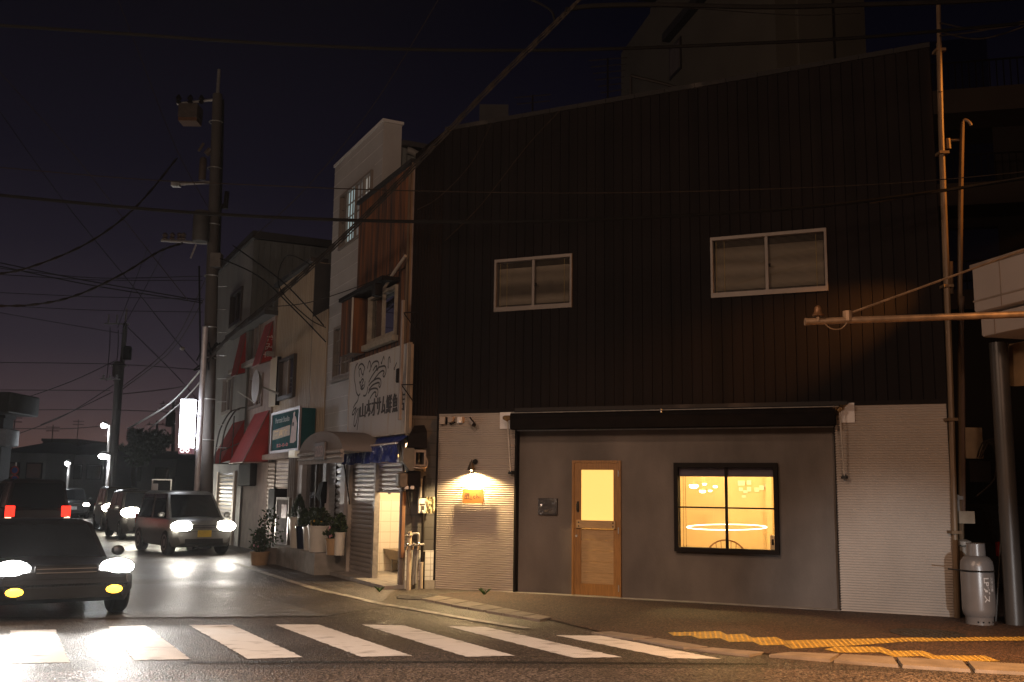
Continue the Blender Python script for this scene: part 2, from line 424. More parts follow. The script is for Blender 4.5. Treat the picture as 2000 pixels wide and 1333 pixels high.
mb = MB(CF); boards(mb, ribs(0, CL, .055, 0, .012), 2.86, lambda u: 7.45+.5*u/CL).build('corner_siding', M['siding'], B, 0)
mb = MB(CF); mb.face([(0, .01, .62), (CL, .01, .62), (CL, .01, 2.86), (0, .01, 2.86)]).build('block_wall', M['block'], B)
mb = MB(CF); mb.box(.02, CL-.03, -.012, .0, .14, .62).build('tile_dado', M['blocktile'], B)
mb = MB(CF); mb.box(0, CL, -.02, .01, -.15, .14).build('plinth', M['conc'], B)
mb = MB(MF)
shell(mb, 0, UR, .02, 8.5, 2.9, 7.9)
mb.face([(0, .02, 2.9), (0, 8.5, 2.9), (0, 8.5, -.15), (0, .02, -.15)]); mb.face([(UR, .0, 8.17), (UR, 8.5, 7.9), (UR, 8.5, -.15), (UR, .0, -.15)])
mb.build('side_walls', M['siding'], B)
mb = MB(MF)
for i in range(16):
    a, b = UR*i/16, UR*(i+1)/16; mb.prism([(a, ztop(a)-.03), (b-.006, ztop(b)-.03), (b-.006, ztop(b)+.045), (a, ztop(a)+.045)], -.03, .2)
mb.build('roof_flashing', M['edge'], B)
mb = MB(MF); mb.box(0, UR, -.018, .05, 2.90, 2.965); mb.build('belt_trim', M['dark'], B)
# steel cladding beside the shopfront
mb = MB(MF); rows(mb, .0, 1.43, -.14, 2.90, .036, 0, .0052); mb.build('corrugated_cladding', M['corr'], B)
mb = MB(MF); rows(mb, 6.43, 7.94, -.14, 2.90, .036, 0, .0052); mb.build('corrugated_cladding', M['corr'], B)
for a, b, c, e in ((1.418, 1.45, -.012, .14), (6.415, 6.44, .0, .14), (7.925, 7.965, -.014, .05), (-.02, .012, -.014, .05)):
    mb = MB(MF); mb.box(a, b, c, e, -.14, 2.9); mb.build('corner_trim', M['dark'], B)
# plastered shopfront
DR = mpx(1119, 900, 1214.5, 1170, .12); DR = (DR[0], DR[1], -.15, DR[3])
WN = mpx(1318, 904.5, 1524, 1084, .12)
mb = MB(MF); sheet(mb, 1.45, 6.416, -.14, 2.60, .12, [DR, WN]); mb.build('plaster_wall', M['plaster'], B)
mb = MB(MF); mb.box(1.45, 6.416, .0, .12, 2.60, 2.9); mb.build('lintel_board', M['pinkwall'], B)
mb = MB(MF); mb.box(1.45, 6.416, -.006, .02, 2.588, 2.606); mb.build('lintel_strip', M['galv'], B)
mb = MB(MF); mb.box(1.25, 6.43, -.05, .14, -.15, .018); mb.build('door_sill', M['conc'], B)
# entrance door
u0, u1, _, z1 = DR
mb = MB(MF); mb.box(u0, u0+.035, .075, .2, .02, z1); mb.box(u1-.035, u1, .075, .2, .02, z1); mb.box(u0+.035, u1-.035, .075, .2, z1-.035, z1)
DO = mb.build('door', M['oak'], B)
a, b = u0+.037, u1-.037; g0, g1, gz0, gz1 = mpx(1135.5, 918, 1198.5, 1016, .1); p0, p1, pz0, pz1 = mpx(1135.5, 1033, 1198.5, 1143, .1)
mb = MB(MF); mb.box(a, g0, .09, .13, .025, z1-.037); mb.box(g1, b, .09, .13, .025, z1-.037); mb.box(g0, g1, .09, .13, .025, pz0); mb.box(g0, g1, .09, .13, gz1, z1-.037)
mb.build('door_frame', M['oak'], DO)
mb = MB(MF)
for i in range(5):
    za = pz0+(pz1-pz0)*i/5; zb = pz0+(pz1-pz0)*(i+1)/5; mb.bbox(g0, g1, .102, .125, za+.001, zb-.001, .003)
mb.build('door_panel', M['oak_l'], DO)
r0, r1, rz0, rz1 = mpx(1126.5, 1016, 1203, 1034, .08)
mb = MB(MF); mb.bbox(r0, r1, .055, .0895, rz0, rz1, .004); mb.build('rail_board', M['oak_l'], DO)
for x in (r0+.04, r1-.04):
    for z in (rz0+.035, rz1-.035): mb = MB(MF); mb.lathe((x, .05, z), [(.010, .006), (.012, 0)], 8, 'd'); mb.build('bolt', M['blackmetal'], DO)
frost = mat('lit_frosted_pane', (.85, .62, .25), .6, 0, .04, 1.2, emit=.98, ecol=(1, .60, .145))
mb = MB(MF); mb.box(g0, g1, .104, .112, rz1-.02, gz1); mb.build('door_pane', frost, DO)
hu, hzz = MF.m(1129, 990, .09)
mb = MB(MF); mb.box(hu-.016, hu+.016, .082, .0895, hzz-.085, hzz+.085); mb.tube([(hu, .08, hzz+.06), (hu, .04, hzz+.05), (hu, .035, hzz), (hu, .04, hzz-.05), (hu, .08, hzz-.06)], .011, 8); mb.build('door_handle', M['blackmetal'], DO)
hu, hzz = MF.m(1126, 1047, .09); mb = MB(MF); mb.lathe((hu, .09, hzz), [(.018, -.012), (.022, 0)], 12, 'd'); mb.build('door_lock', M['galv'], DO)
for y in (925, 1037, 1150):
    z = MF.m(1211, y, .07)[1]; mb = MB(MF); mb.cyl((u1-.036, .07, z-.05), (u1-.036, .07, z+.05), .009, 8); mb.build('hinge', M['galv'], DO)
# shop window
u0, u1, z0, z1 = WN
mb = MB(MF); frame(mb, u0, u1, z0, z1, .062, .03, .2, .065, .07)
WI = mb.build('shop_window', M['dark'], B)
um = MF.m(1419, 990, .1)[0]; zm = MF.m(1419, 992.5, .1)[1]
mb = MB(MF); mb.box(um-.019, um+.019, .08, .125, z0+.065, z1-.07); mb.build('mullion', M['dark'], WI)
mb = MB(MF); mb.box(u0+.062, um-.019, .085, .12, zm-.012, zm+.012); mb.box(um+.019, u1-.062, .085, .12, zm-.012, zm+.012); mb.build('glazing_bar', M['dark'], WI)
for a, b in ((u0+.062, um-.019), (um+.019, u1-.062)):
    for c, e in ((z0+.065, zm-.012), (zm+.012, z1-.07)):
        mb = MB(MF); mb.face([(a, .105, c), (b, .105, c), (b, .105, e), (a, .105, e)]); mb.build('pane', M['glass'], WI)
mb = MB(MF); mb.box(u0+.062, u1-.062, .14, .3, MF.m(1400, 931, .14)[1], z1-.04); mb.build('blind_case', mat('plum_blind', (.10, .065, .07), .6), WI)
mb = MB(MF); cz = MF.m(1338, 1070, .2)[1]
cu, cv = MF.m(1334.5, 1000, .2)[0], MF.m(1340, 1000, .2)[0]; zt = MF.m(1338, 925, .2)[1]
mb.tube(crom([(cu+.005, .2, zt), (cu, .2, cz+.1), (cu-.005, .2, cz+.05), ((cu+cv)/2, .2, cz), (cv+.005, .2, cz+.05), (cv, .2, cz+.1), (cv-.005, .2, zt)], 5), .0035, 5); mb.build('blind_cord', M['wood_in'], WI)
# room behind the shopfront
mb = MB(MF); room(mb, 1.6, 7.3, .14, 3.4, .02, 2.62)
sheet(mb, 1.6, 7.3, .02, 2.62, .205, [DR, (WN[0], WN[1], WN[2], WN[3])])
mb.box(4.92, 5.02, 3.30, 3.4, .02, 2.6)
mb.build('interior_wall', M['cream'], B)
mb = MB(MF); mb.face([(1.6, .2, .019), (7.3, .2, .019), (7.3, 3.4, .019), (1.6, 3.4, .019)]); mb.build('interior_floor', M['oak_l'], B)
WARM = (1, .66, .25)
for u, d, z, p in ((4.2, 1.7, 2.35, 170), (6.2, 1.9, 2.35, 140), (2.6, 1.8, 2.3, 12)):
    lamp('shop_room_light', 'POINT', MF.P(u, d, z), p, WARM, size=.12)
# upstairs sliding windows
def slider(wd, mid, hook):
    u0, u1, z0, z1 = wd
    mb = MB(MF); frame(mb, u0, u1, z0, z1, .035, -.035, .1, .075, .05); f = mb.build('sliding_window', M['alu'], B)
    um = u0+(u1-u0)*mid
    mb = MB(MF); mb.box(um-.022, um+.022, -.012, .03, z0+.075, z1-.05); mb.build('meeting_stile', M['alu'], f)
    mb = MB(MF); mb.box(um+.03, um+.06, -.02, .0, (z0+z1)/2-.05, (z0+z1)/2+.0); mb.build('catch', M['dark'], f)
    for a, b, d in ((u0+.035, um-.022, .035), (um+.022, u1-.035, .01)):
        mb = MB(MF); mb.face([(a, d, z0+.075), (b, d, z0+.075), (b, d, z1-.05), (a, d, z1-.05)]); mb.build('pane', M['glass'], f)
    mb = MB(MF); n = 46; h = (z1-z0-.12)/n; rnd = random.Random(int(u0*100))
    band = [rnd.uniform(-.9, .9) for _ in range(8)]
    for i in range(n):
        z = z0+.07+h*i; t = i/n*7; k = int(t); q = band[k]*(1-(t-k))+band[k+1]*(t-k)
        if i < 3 or i > n-7: q = 1.25
        a = .55+.5*q
        mb.face([(u0+.05, .07, z), (u1-.05, .07, z), (u1-.05, .07+.016*math.sin(a)*1.2, z+h*1.04*max(.25, math.cos(a*.8))), (u0+.05, .07+.016*math.sin(a)*1.2, z+h*1.04*max(.25, math.cos(a*.8)))])
    mb.build('venetian_blind', M['slat'], f)
    mb = MB(MF)
    for c in (u0+.075, u0+.2, u1-.16): mb.cyl((c, .055, z0+.09), (c, .055, z1-.05), .0035, 5)
    mb.build('blind_cord', mat('yellow_cord', (.5, .33, .10), .6), f)
    mb = MB(MF); room(mb, u0, u1, .1, .8, z0, z1); mb.face([(u0, .1, z0), (u1, .1, z0), (u1, .8, z0), (u0, .8, z0)]); mb.build('dark_room', M['room'], f)
slider(W1, .505, 1); slider(W2, .49, 1)

# ---- roller awning above the shopfront
za = MF.m(1003, 805, -.15)[1]
AW = thing('awning', 'rolled-up black shop awning with a long metal cover rail and folded arms', 'awning', MF.P(3.9, -.1, 2.6))
uL = MF.m(998, 822, -.2)[0]; uR = MF.m(1632, 800, -.2)[0]
mb = MB(MF); mb.tube([(uL, -.17, 2.80), (uR, -.17, 2.80)], .085, 14); mb.bbox(uL, uR, -.26, -.09, 2.60, 2.79, .02)
for i in range(60):
    u = uL+(uR-uL)*(i+.5)/60
mb.build('rolled_canvas', M['black'], AW)
mb = MB(MF); mb.box(uL+.1, uR+.17, -.27, .0, 2.925, 2.945); mb.box(uL+.1, uR+.17, -.28, -.262, 2.885, 2.935); mb.build('cover_rail', M['edge'], AW)
mb = MB(MF); mb.tube([(uL+.02, -.262, 2.868), (uR+.05, -.262, 2.868)], .008, 6); mb.build('front_bar', M['galv'], AW)
for (x0, y0, x1, y1, s) in ((978, 806, 1005, 838, 1), (1641, 788, 1670, 826, -1)):
    a = MF.m(x0, y0); b = MF.m(x1, y1); mb = MB(MF); mb.box(a[0], b[0], -.028, -.013, b[1], a[1]); mb.build('mounting_plate', M['white'], AW)
for (x, y, x2, y2, px) in ((991, 819, 997, 922, 1), (1640, 800, 1649, 930, -1)):
    p = MF.m(x, y, -.2); q = MF.m(x2, y2, -.12)
    mb = MB(MF); mb.tube([(p[0], -.2, p[1]), (q[0], -.12, q[1])], .012, 8); am = mb.build('arm', M['rustpipe'], AW)
    mb = MB(MF); mb.tube([(p[0]-.05, -.2, p[1]+.02), (p[0]+.09*px, -.2, p[1]+.02)], .04, 10); mb.tube([(p[0]-.02, -.2, p[1]-.03), (p[0]+.02, -.2, p[1]+.03)], .03, 8); mb.tube([(p[0]-.075, -.2, p[1]+.02), (p[0]-.04, -.2, p[1]+.02)], .028, 10); mb.build('gear_box', mat('brass_gear', (.20, .12, .05), .45, .5, .3, 20), am)
    mb = MB(MF); mb.box(q[0]-.025, q[0]+.025, -.13, -.01, q[1]-.04, q[1]+.02); mb.cyl((q[0]-.05, -.09, q[1]-.02), (q[0]+.05, -.09, q[1]-.02), .016, 8); mb.build('elbow', M['blackmetal'], am)
mb = MB(MF); mm = MF.m(1291, 801, -.28); mb.ball((mm[0], -.285, mm[1]), .02); mb.cyl((mm[0], -.28, mm[1]), (mm[0], -.28, mm[1]-.04), .014, 8); mb.build('rail_clip', M['galv'], AW)

# ---- lamp over the wooden name board
LD = -.125
lu, lz = MF.m(920.5, 919, LD); ru, rz = MF.m(929, 902, -.02)
WL = thing('wall_lamp', 'small dark cone-shaded wall lamp glowing over the wooden name board', 'wall lamp', MF.P(lu, 0, lz))
mb = MB(MF); mb.lathe((lu, LD, lz), [(.072, 0), (.066, .02), (.048, .075), (.032, .11), (.026, .135), (.012, .145), (.006, .175)], 20)
mb.build('shade', mat('aged_brass', (.055, .04, .025), .5, .4, .2), WL)
mb = MB(MF); mb.tube(crom([(ru, -.03, rz), (ru-.02, -.08, rz+.02), (lu+.03, LD+.005, lz+.12), (lu, LD, lz+.11)], 5), .008, 8); mb.lathe((ru, -.03, rz), [(.042, .0), (.042, .012), (.03, .03)], 16, 'd'); mb.build('wall_bracket', M['blackmetal'], WL)
mb = MB(MF); mb.ball((lu, LD, lz+.02), .03); mb.build('bulb', emis('warm_bulb', (1, .72, .38), 60), WL)
lamp('name_board_light', 'SPOT', MF.P(lu, LD, lz-.015), 460, (1, .70, .33), MF.P(lu+.01, LD+.05, lz-1), 152, .35, .035, WL)

# ---- wooden name board
a0, a1, b0, b1 = mpx(904, 956, 944.5, 984.5, -.06)
NB = thing('name_board', 'small orange-brown wooden board with burnt-in lettering under the glowing wall lamp', 'sign', MF.P((a0+a1)/2, 0, b0))
mb = MB(MF); mb.bbox(a0, a1, -.075, -.055, b0, b1, .003); mb.build('board', mat('varnished_board', (.25, .095, .014), .6, 0, .16, 9, (1, 1, 7), .05, 40), NB)
mb = MB(MF)
for u in (a0-.022, a1+.02):
    mb.cyl((u, -.066, b0-.02), (u, -.066, b1+.025), .004, 6)
for u in (a0+.03, a1-.03):
    mb.cyl((u, -.01, b1+.012), (u, -.066, b1+.012), .005, 6); mb.cyl((u, -.01, b0-.012), (u, -.066, b0-.012), .005, 6)
    mb.cyl((u, -.066, b1+.02), (u, -.066, b1-.01), .004, 6)
for u in (a0-.022, a1+.02): mb.cyl((u, -.01, b1), (u, -.066, b1), .004, 6); mb.cyl((u, -.01, b0), (u, -.066, b0), .004, 6)
mb.build('bracket', M['blackmetal'], NB)
mb = MB(MF); W_, H_ = a1-a0, b1-b0; q = lambda x, y: (a0+W_*x, b0+H_*y)
burn = mat('burnt_lettering', (.035, .010, .003), .8)
for pts in ([(.13, .34), (.14, .68), (.32, .72)], [(.21, .36), (.22, .69)], [(.32, .72), (.31, .38)], [(.11, .52), (.30, .54)], [(.10, .32), (.20, .34), (.36, .33), (.46, .31)], [(.20, .62), (.30, .63)],
            [(.42, .38), (.42, .52)], [(.62, .51), (.56, .53), (.52, .47), (.53, .40), (.58, .37), (.63, .39)], [(.69, .38), (.69, .66)], [(.69, .46), (.73, .51), (.77, .48), (.77, .38)], [(.84, .40), (.84, .50)], [(.42, .57), (.42, .585)], [(.84, .55), (.84, .565)]):
    mb.stroke([q(*p) for p in pts], .013, -.0765)
for x, y in ((.06, .9), (.94, .9), (.06, .1), (.94, .1)):
    c = q(x, y); mb.lathe((c[0], -.0775, c[1]), [(.004, 0), (.006, .003)], 8, 'd')
mb.build('lettering', burn, NB)

# ---- small fittings high on the cream cladding
def fitting(name, label, cat, x, y, kind):
    u, z = MF.m(x, y, -.05); t = thing(name, label, cat, MF.P(u, 0, z))
    if kind == 'box':
        mb = MB(MF); mb.bbox(u-.052, u+.052, -.075, -.01, z-.065, z+.065, .012); mb.build('housing', mat('aged_plastic', (.42, .34, .28), .5), t)
        mb = MB(MF); mb.box(u+.054, u+.066, -.07, -.01, z-.06, z+.06); mb.cyl((u-.01, -.03, z-.065), (u-.01, -.03, z-.085), .008, 6); mb.build('gasket', M['dark'], t)
    elif kind == 'hood':
        mb = MB(MF); mb.lathe((u, -.06, z+.01), [(.05, -.04), (.052, .02), (.04, .05)], 14, 'd'); mb.bbox(u-.05, u+.05, -.05, -.01, z-.03, z+.06, .01); mb.build('housing', mat('aged_plastic2', (.36, .28, .23), .5), t)
        mb = MB(MF); mb.tube(crom([(u-.03, -.05, z-.05), (u, -.07, z-.07), (u+.04, -.06, z-.06), (u+.06, -.03, z-.03)], 4), .012, 6); mb.build('lead', M['dark'], t)
    elif kind == 'sensor':
        mb = MB(MF); mb.bbox(u-.043, u+.043, -.07, -.01, z-.055, z+.055, .008); mb.build('housing', M['white'], t)
        mb = MB(MF); mb.ball((u, -.072, z-.03), .028, .018, .022); mb.build('lens', mat('pearl_lens', (.8, .8, .8), .15), t)
        mb = MB(MF); mb.box(u+.045, u+.066, -.06, -.01, z-.05, z+.05); mb.build('back_box', mat('tan_plastic', (.35, .24, .16), .6), t)
    else:
        ax = Vector((.13, -.10, -.10)).normalized(); c = Vector((u-.035, -.06, z+.02)); e = c+ax*.17
        mb = MB(MF); mb.tube([c, e], .034, 12); mb.build('camera_body', mat('silver_plastic', (.45, .40, .37), .35, .3), t)
        mb = MB(MF); mb.tube([e, e+ax*.02], [.036, .03], 12); mb.tube([c+Vector((0, 0, .037)), c+ax*.19+Vector((0, 0, .037))], .014, 6); mb.build('hood', M['dark'], t)
        mb = MB(MF); mb.tube([(u-.06, -.012, z+.02), (u-.05, -.05, z+.02), tuple(c+ax*.03)], .013, 8); mb.build('mount', M['galv'], t)
fitting('junction_box', 'boxy aged plastic fitting on the cream cladding, nearest the corner', 'junction box', 865, 822, 'box')
fitting('outdoor_socket', 'rounded brownish fitting with a dark lead on the cream cladding', 'outdoor socket', 882, 821, 'hood')
fitting('sensor_light', 'small square white fitting with a shiny lens on the cream cladding', 'sensor', 898, 821, 'sensor')
fitting('security_camera', 'short silver camera aimed down from the cream cladding', 'security camera', 922, 823, 'cam')

# ---- picture panel wrapped in film beside the door
a0, a1, b0, b1 = mpx(1051.5, 973, 1088, 1006, .08)
PP = thing('wrapped_panel', 'dark square panel wrapped in shiny clear film on the grey plaster wall', 'panel', MF.P((a0+a1)/2, .1, b0))
mb = MB(MF); mb.bbox(a0, a1, .07, .118, b0, b1, .006); mb.build('panel_board', mat('slate_panel', (.07, .06, .058), .3), PP)
mb = MB(MF); rnd = random.Random(4); G = [[(a0+(a1-a0)*i/8, .062-rnd.random()*.02, b0+(b1-b0)*j/8) for i in range(9)] for j in range(9)]
for j in range(8):
    for i in range(8): mb.face([G[j][i], G[j][i+1], G[j+1][i+1], G[j+1][i]])
mb.build('film', glass('crumpled_film', (.9, .9, .9), .10, .12), PP)

# ---- inside the shop
def chair(u, d):
    t = thing('spindle_chair', 'wooden chair with a rounded spindle back seen through the shop window', 'chair', MF.P(u, d, .02))
    mb = MB(MF); mb.lathe((u, d, .44), [(.29, 0), (.32, .012), (.31, .03)], 20); mb.build('seat', M['wood_in'], t)
    for a, b in ((-1, -1), (1, -1), (-1, 1), (1, 1)):
        mb = MB(MF); mb.cyl((u+a*.2, d+b*.2, .44), (u+a*.27, d+b*.27, .021), .016, 8, .012); mb.build('leg', M['wood_in'], t)
    arc = [(u+.35*math.cos(q), d-.17-.03*math.sin(q), .46+.44*math.sin(q)**.8) for q in [math.pi*i/16 for i in range(17)]]
    mb = MB(MF); mb.tube(arc, .013, 8); mb.build('backrest', M['wood_in'], t)
    for k in (-.24, -.16, -.08, 0, .08, .16, .24):
        q = math.acos(k/.35); mb = MB(MF); mb.cyl((u+k*.8, d-.17, .46), (u+k, d-.2, .46+.44*math.sin(q)**.8), .006, 6); mb.build('spindle', M['wood_in'], t)
cu = MF.m(1418, 1065, .9)[0]; chair(cu, 1.1)
uu = MF.m(1516, 1060, 1.3)[0]
SD = thing('service_counter', 'low pale counter inside the shop carrying a grey boxy machine', 'counter', MF.P(uu+.15, 1.5, .02))
mb = MB(MF); mb.bbox(uu-.16, uu+.8, 1.15, 1.7, .02, .72, .01); mb.build('carcass', M['cream'], SD)
mb = MB(MF); mb.bbox(uu-.19, uu+.83, 1.12, 1.73, .722, .75, .006); mb.build('worktop', M['oak_l'], SD)
CM = thing('drink_machine', 'upright grey boxy machine standing on the counter behind the shop window', 'machine', MF.P(uu+.05, 1.4, .752))
zt = MF.m(1512, 1046, 1.3)[1]
mb = MB(MF); mb.bbox(uu-.09, uu+.2, 1.25, 1.6, .752, zt, .015); mb.build('body', mat('grey_casing', (.34, .30, .26), .5), CM)
mb = MB(MF); mb.box(uu-.06, uu-.03, 1.235, 1.249, .83, zt-.06); mb.box(uu+.02, uu+.16, 1.235, 1.249, .77, .86); mb.build('front_panel', M['dark'], CM)
bulb = emis('pendant_glow', (1, .82, .5), 14)
for i, (x, y, r) in enumerate(((1355, 950, .075), (1372, 960, .055), (1376, 946, .04), (1397, 951, .04), (1387, 959, .035))):
    d = (1.3, 1.9, 2.5, 2.7, 2.9)[i]; u, z = MF.m(x, y, d)
    t = thing('pendant_lamp', ('largest glowing pendant bowl inside the shop window', 'second largest glowing pendant bowl, hung lower beside the biggest one', 'small glowing pendant above and between the two big bowls', 'small glowing pendant beside the window mullion, higher of two', 'smallest glowing pendant beside the window mullion, lower of two')[i], 'pendant lamp', MF.P(u, d, z), 'pendant lamps inside the shop')
    mb = MB(MF); mb.lathe((u, d, z-r*.5), [(r*.25, 0), (r*.7, r*.12), (r*.95, r*.4), (r, r*.75), (r*.85, r*.8)], 16); mb.build('bowl', bulb, t)
    mb = MB(MF); mb.cyl((u, d, z+r*.3), (u, d, 2.62), .003, 5); mb.build('cord', M['cream'], t)
# glowing oval tube, built in place of a headlamp reflection in the glass
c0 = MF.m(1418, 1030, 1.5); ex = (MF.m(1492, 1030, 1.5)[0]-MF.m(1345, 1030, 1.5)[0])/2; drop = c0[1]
t = thing('reflection_ring', 'thin glowing oval tube standing in for a headlamp reflection in the shop window', 'window reflection', MF.P(c0[0], 1.5, drop))
mb = MB(MF); mb.tube([(c0[0]+ex*math.cos(q), 1.6+1.15*math.sin(q), drop+.012*math.sin(q)) for q in [2*math.pi*i/60 for i in range(60)]], .0065, 6, True); mb.build('reflection_tube', emis('reflection_glow', (1, .86, .66), 6), t)
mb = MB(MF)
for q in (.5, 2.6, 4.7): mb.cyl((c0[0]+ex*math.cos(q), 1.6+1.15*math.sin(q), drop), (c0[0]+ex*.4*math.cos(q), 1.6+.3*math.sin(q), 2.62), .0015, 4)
mb.build('added_tube_wires', M['cream'], t)  # thin support wires, added with the glowing tube
# paper cards on the shop's rear wall
cards = ((1448, 944, 14, 10), (1463, 943, 9, 9), (1447, 956, 8, 7), (1456, 961, 9, 6), (1463, 956, 8, 9), (1478, 957, 9, 9), (1488, 953, 10, 9), (1499, 950, 9, 8), (1453, 970, 8, 5))
paper = mat('white_paper', (.95, .93, .88), .8, 0, .02)
t = thing('card_display', 'scattered white paper cards pinned to the rear wall inside the shop', 'paper cards', MF.P(5.5, 3.38, 1.6))
for x, y, a, b in cards:
    u, z = MF.m(x, y, 3.37); k = 3.37; s = .0092
    mb = MB(MF); mb.box(u-a*s*.5, u+a*s*.5, 3.365, 3.37, z-b*s*.5, z+b*s*.5); mb.build('card', paper, t)
# ================================================================== the row of shops up the street
def spx(x0, y0, x1, y1, d=0):
    a = SF.m(x0, y0, d); b = SF.m(x1, y1, d); return a[0], b[0], b[1], a[1]
su = lambda x, y, d=0: SF.m(x, y, d)[0]
sz = lambda x, y, d=0: SF.m(x, y, d)[1]
# ---------------- fish shop
FT = 7.31; FL = -2.98
FS = thing('fish_shop', 'narrow shop with a rusted orange-brown sheet metal upper storey and roller shutters', 'shop building', SF.P(-1.5, 0, 0))
fw = spx(717, 596, 776, 668); fw = (su(722, 640), su(776, 620), 4.30, 5.22)
SH0 = su(680, 1000); PO = su(729, 1040); OP1 = su(781, 1040)
zt = sz(726, 892)                                           # shutter head height
mb = MB(SF); boards(mb, ribs(FL, 0, .075, 0, .012), 4.0, lambda u: FT, [fw]).build('rusted_cladding', M['rust'], FS, 0)
mb = MB(SF); sheet(mb, FL, 0, zt+.0, 4.0, 0).build('lower_fascia', mat('stained_fascia', (.30, .26, .23), .7, 0, 0, 3, (4, 4, .5), rgb2=(.22, .12, .06), lo=.5, hi=.75), FS)
mb = MB(SF); shell(mb, FL, 0, 0, 6, 2.6, FT, zr=FT-.5); sheet(mb, FL, SH0, 0, zt, 0); sheet(mb, OP1+.03, 0, 0, zt, 0); mb.build('side_wall', M['pinkwall'], FS)
mb = MB(SF); mb.prism([(FL-.05, FT-.02), (.03, FT-.02), (.03, FT+.05), (FL-.05, FT+.05)], -.06, .2); mb.build('eaves_trim', M['edge'], FS)
mb = MB(SF); mb.box(-.012, .0, -.03, -.0, 2.3, FT); mb.box(-.16, -.13, -.03, -.0, 4.1, FT-.1); mb.build('corner_strip', mat('rusty_strip', (.13, .085, .05), .7, 0, .3, 9, (1, 1, .2)), FS)
mb = MB(SF); frame(mb, *fw, .045, -.05, .08, .09, .05); wf = mb.build('upper_window', mat('worn_cream_frame', (.30, .25, .19), .6, 0, .2, 9), FS)
um = (fw[0]+fw[1])/2
mb = MB(SF); mb.box(um-.025, um+.025, -.02, .03, fw[2]+.09, fw[3]-.05); mb.build('meeting_stile', MATS['worn_cream_frame'], wf)
for a, b, d in ((fw[0]+.045, um-.025, .03), (um+.025, fw[1]-.045, .01)):
    mb = MB(SF); mb.face([(a, d, fw[2]+.09), (b, d, fw[2]+.09), (b, d, fw[3]-.05), (a, d, fw[3]-.05)]); mb.build('pane', M['glass_d'], wf)
mb = MB(SF); room(mb, fw[0], fw[1], .08, .7, fw[2], fw[3]); mb.face([(fw[0], .08, fw[2]), (fw[1], .08, fw[2]), (fw[1], .7, fw[2]), (fw[0], .7, fw[2])]); mb.build('dark_room', M['room'], wf)
mb = MB(SF); mb.box(fw[0]-.1, fw[1]+.08, -.12, -.0, fw[2]-.1, fw[2]-.0); mb.build('window_sill', MATS['worn_cream_frame'], wf)
mb = MB(SF); mb.prism([(fw[0]-.95, fw[3]+.04), (fw[1]+.1, fw[3]+.04), (fw[1]+.1, fw[3]+.11), (fw[0]-.95, fw[3]+.11)], -.34, -.005); mb.build('window_hood', M['dark'], FS)
s0, s1 = fw[0]-.93, fw[0]-.22
mb = MB(SF); boards(mb, [(a, b-.28) for a, b in ribs(s0, s1, .08, 0, .01)], 4.18, lambda u: fw[3]+.03); mb.face([(s0, -.28, 4.18), (s0, 0, 4.18), (s0, 0, fw[3]+.03), (s0, -.28, fw[3]+.03)]); mb.face([(s1, -.28, 4.18), (s1, 0, 4.18), (s1, 0, fw[3]+.03), (s1, -.28, fw[3]+.03)]); mb.face([(s0, -.28, 4.18), (s1, -.28, 4.18), (s1, 0, 4.18), (s0, 0, 4.18)])
mb.build('shutter_case', M['rust'], FS, 0)
mb = MB(SF); mb.box(s1-.01, s1+.02, -.295, -.27, 4.18, fw[3]+.03); mb.build('case_trim', M['rustpipe'], FS)
# roller shutters and the lit opening
mb = MB(SF); rows(mb, SH0+.04, PO-.05, .02, zt-.04, .085, .05, .012, 'slat'); RS = mb.build('roller_shutter', M['shutter'], FS, 0)
zo = sz(757, 959)
mb = MB(SF); rows(mb, PO+.05, OP1-.0, zo, zt-.04, .085, .05, .012, 'slat'); mb.build('raised_shutter', M['shutter'], FS, 0)
mb = MB(SF); mb.box(PO+.05, OP1, .03, .07, zo-.035, zo); mb.box((PO+OP1)/2-.03, (PO+OP1)/2+.03, .02, .05, zo-.06, zo-.035); mb.build('shutter_bottom_bar', M['alu'], FS)
mb = MB(SF); mb.box(PO-.05, PO+.05, -.01, .09, 0, zt-.04); mb.build('middle_post', M['galv'], FS)
mb = MB(SF); mb.box(OP1, OP1+.07, -.02, .12, 0, zo+.05); mb.build('end_post', M['alu'], FS)
mb = MB(SF); mb.box(SH0-.02, SH0+.04, -.02, .09, 0, zt); mb.build('guide_post', M['rustpipe'], FS)
mb = MB(SF); mb.box(OP1+.075, OP1+.16, -.03, .05, .5, zo); mb.build('timber_jamb', mat('old_timber', (.16, .07, .03), .7, 0, .25, 6, (4, 4, .4)), FS)
# room inside
mb = MB(SF); mb.face([(PO-1.4, 1.45, 0), (-.005, 1.45, 0), (-.005, 1.45, 1.42), (PO-1.4, 1.45, 1.42)]); mb.face([(PO-1.4, .1, 0), (PO-1.4, 1.45, 0), (PO-1.4, 1.45, 1.42), (PO-1.4, .1, 1.42)]); mb.face([(.0, .1, 0), (.0, 1.45, 0), (.0, 1.45, 1.42), (.0, .1, 1.42)])
mb.build('tiled_wall', M['wtile'], FS)
mb = MB(SF); mb.face([(PO-1.4, 1.455, 1.42), (-.005, 1.455, 1.42), (-.005, 1.455, 2.4), (PO-1.4, 1.455, 2.4)]); mb.face([(PO-1.4, .1, 1.42), (PO-1.4, 1.45, 1.42), (PO-1.4, 1.45, 2.4), (PO-1.4, .1, 2.4)]); mb.face([(.0, .1, 1.42), (.0, 1.45, 1.42), (.0, 1.45, 2.4), (.0, .1, 2.4)]); mb.face([(PO-1.4, .1, 2.4), (-.005, .1, 2.4), (-.005, 1.45, 2.4), (PO-1.4, 1.45, 2.4)]); mb.build('inner_plaster', M['rough_cream'], FS)
mb = MB(SF); mb.box(FL, .02, -.32, 2.0, -.15, .06); mb.box(PO+.05, OP1, -.02, 1.44, .0601, .063); mb.build('floor_slab', M['conc'], FS)
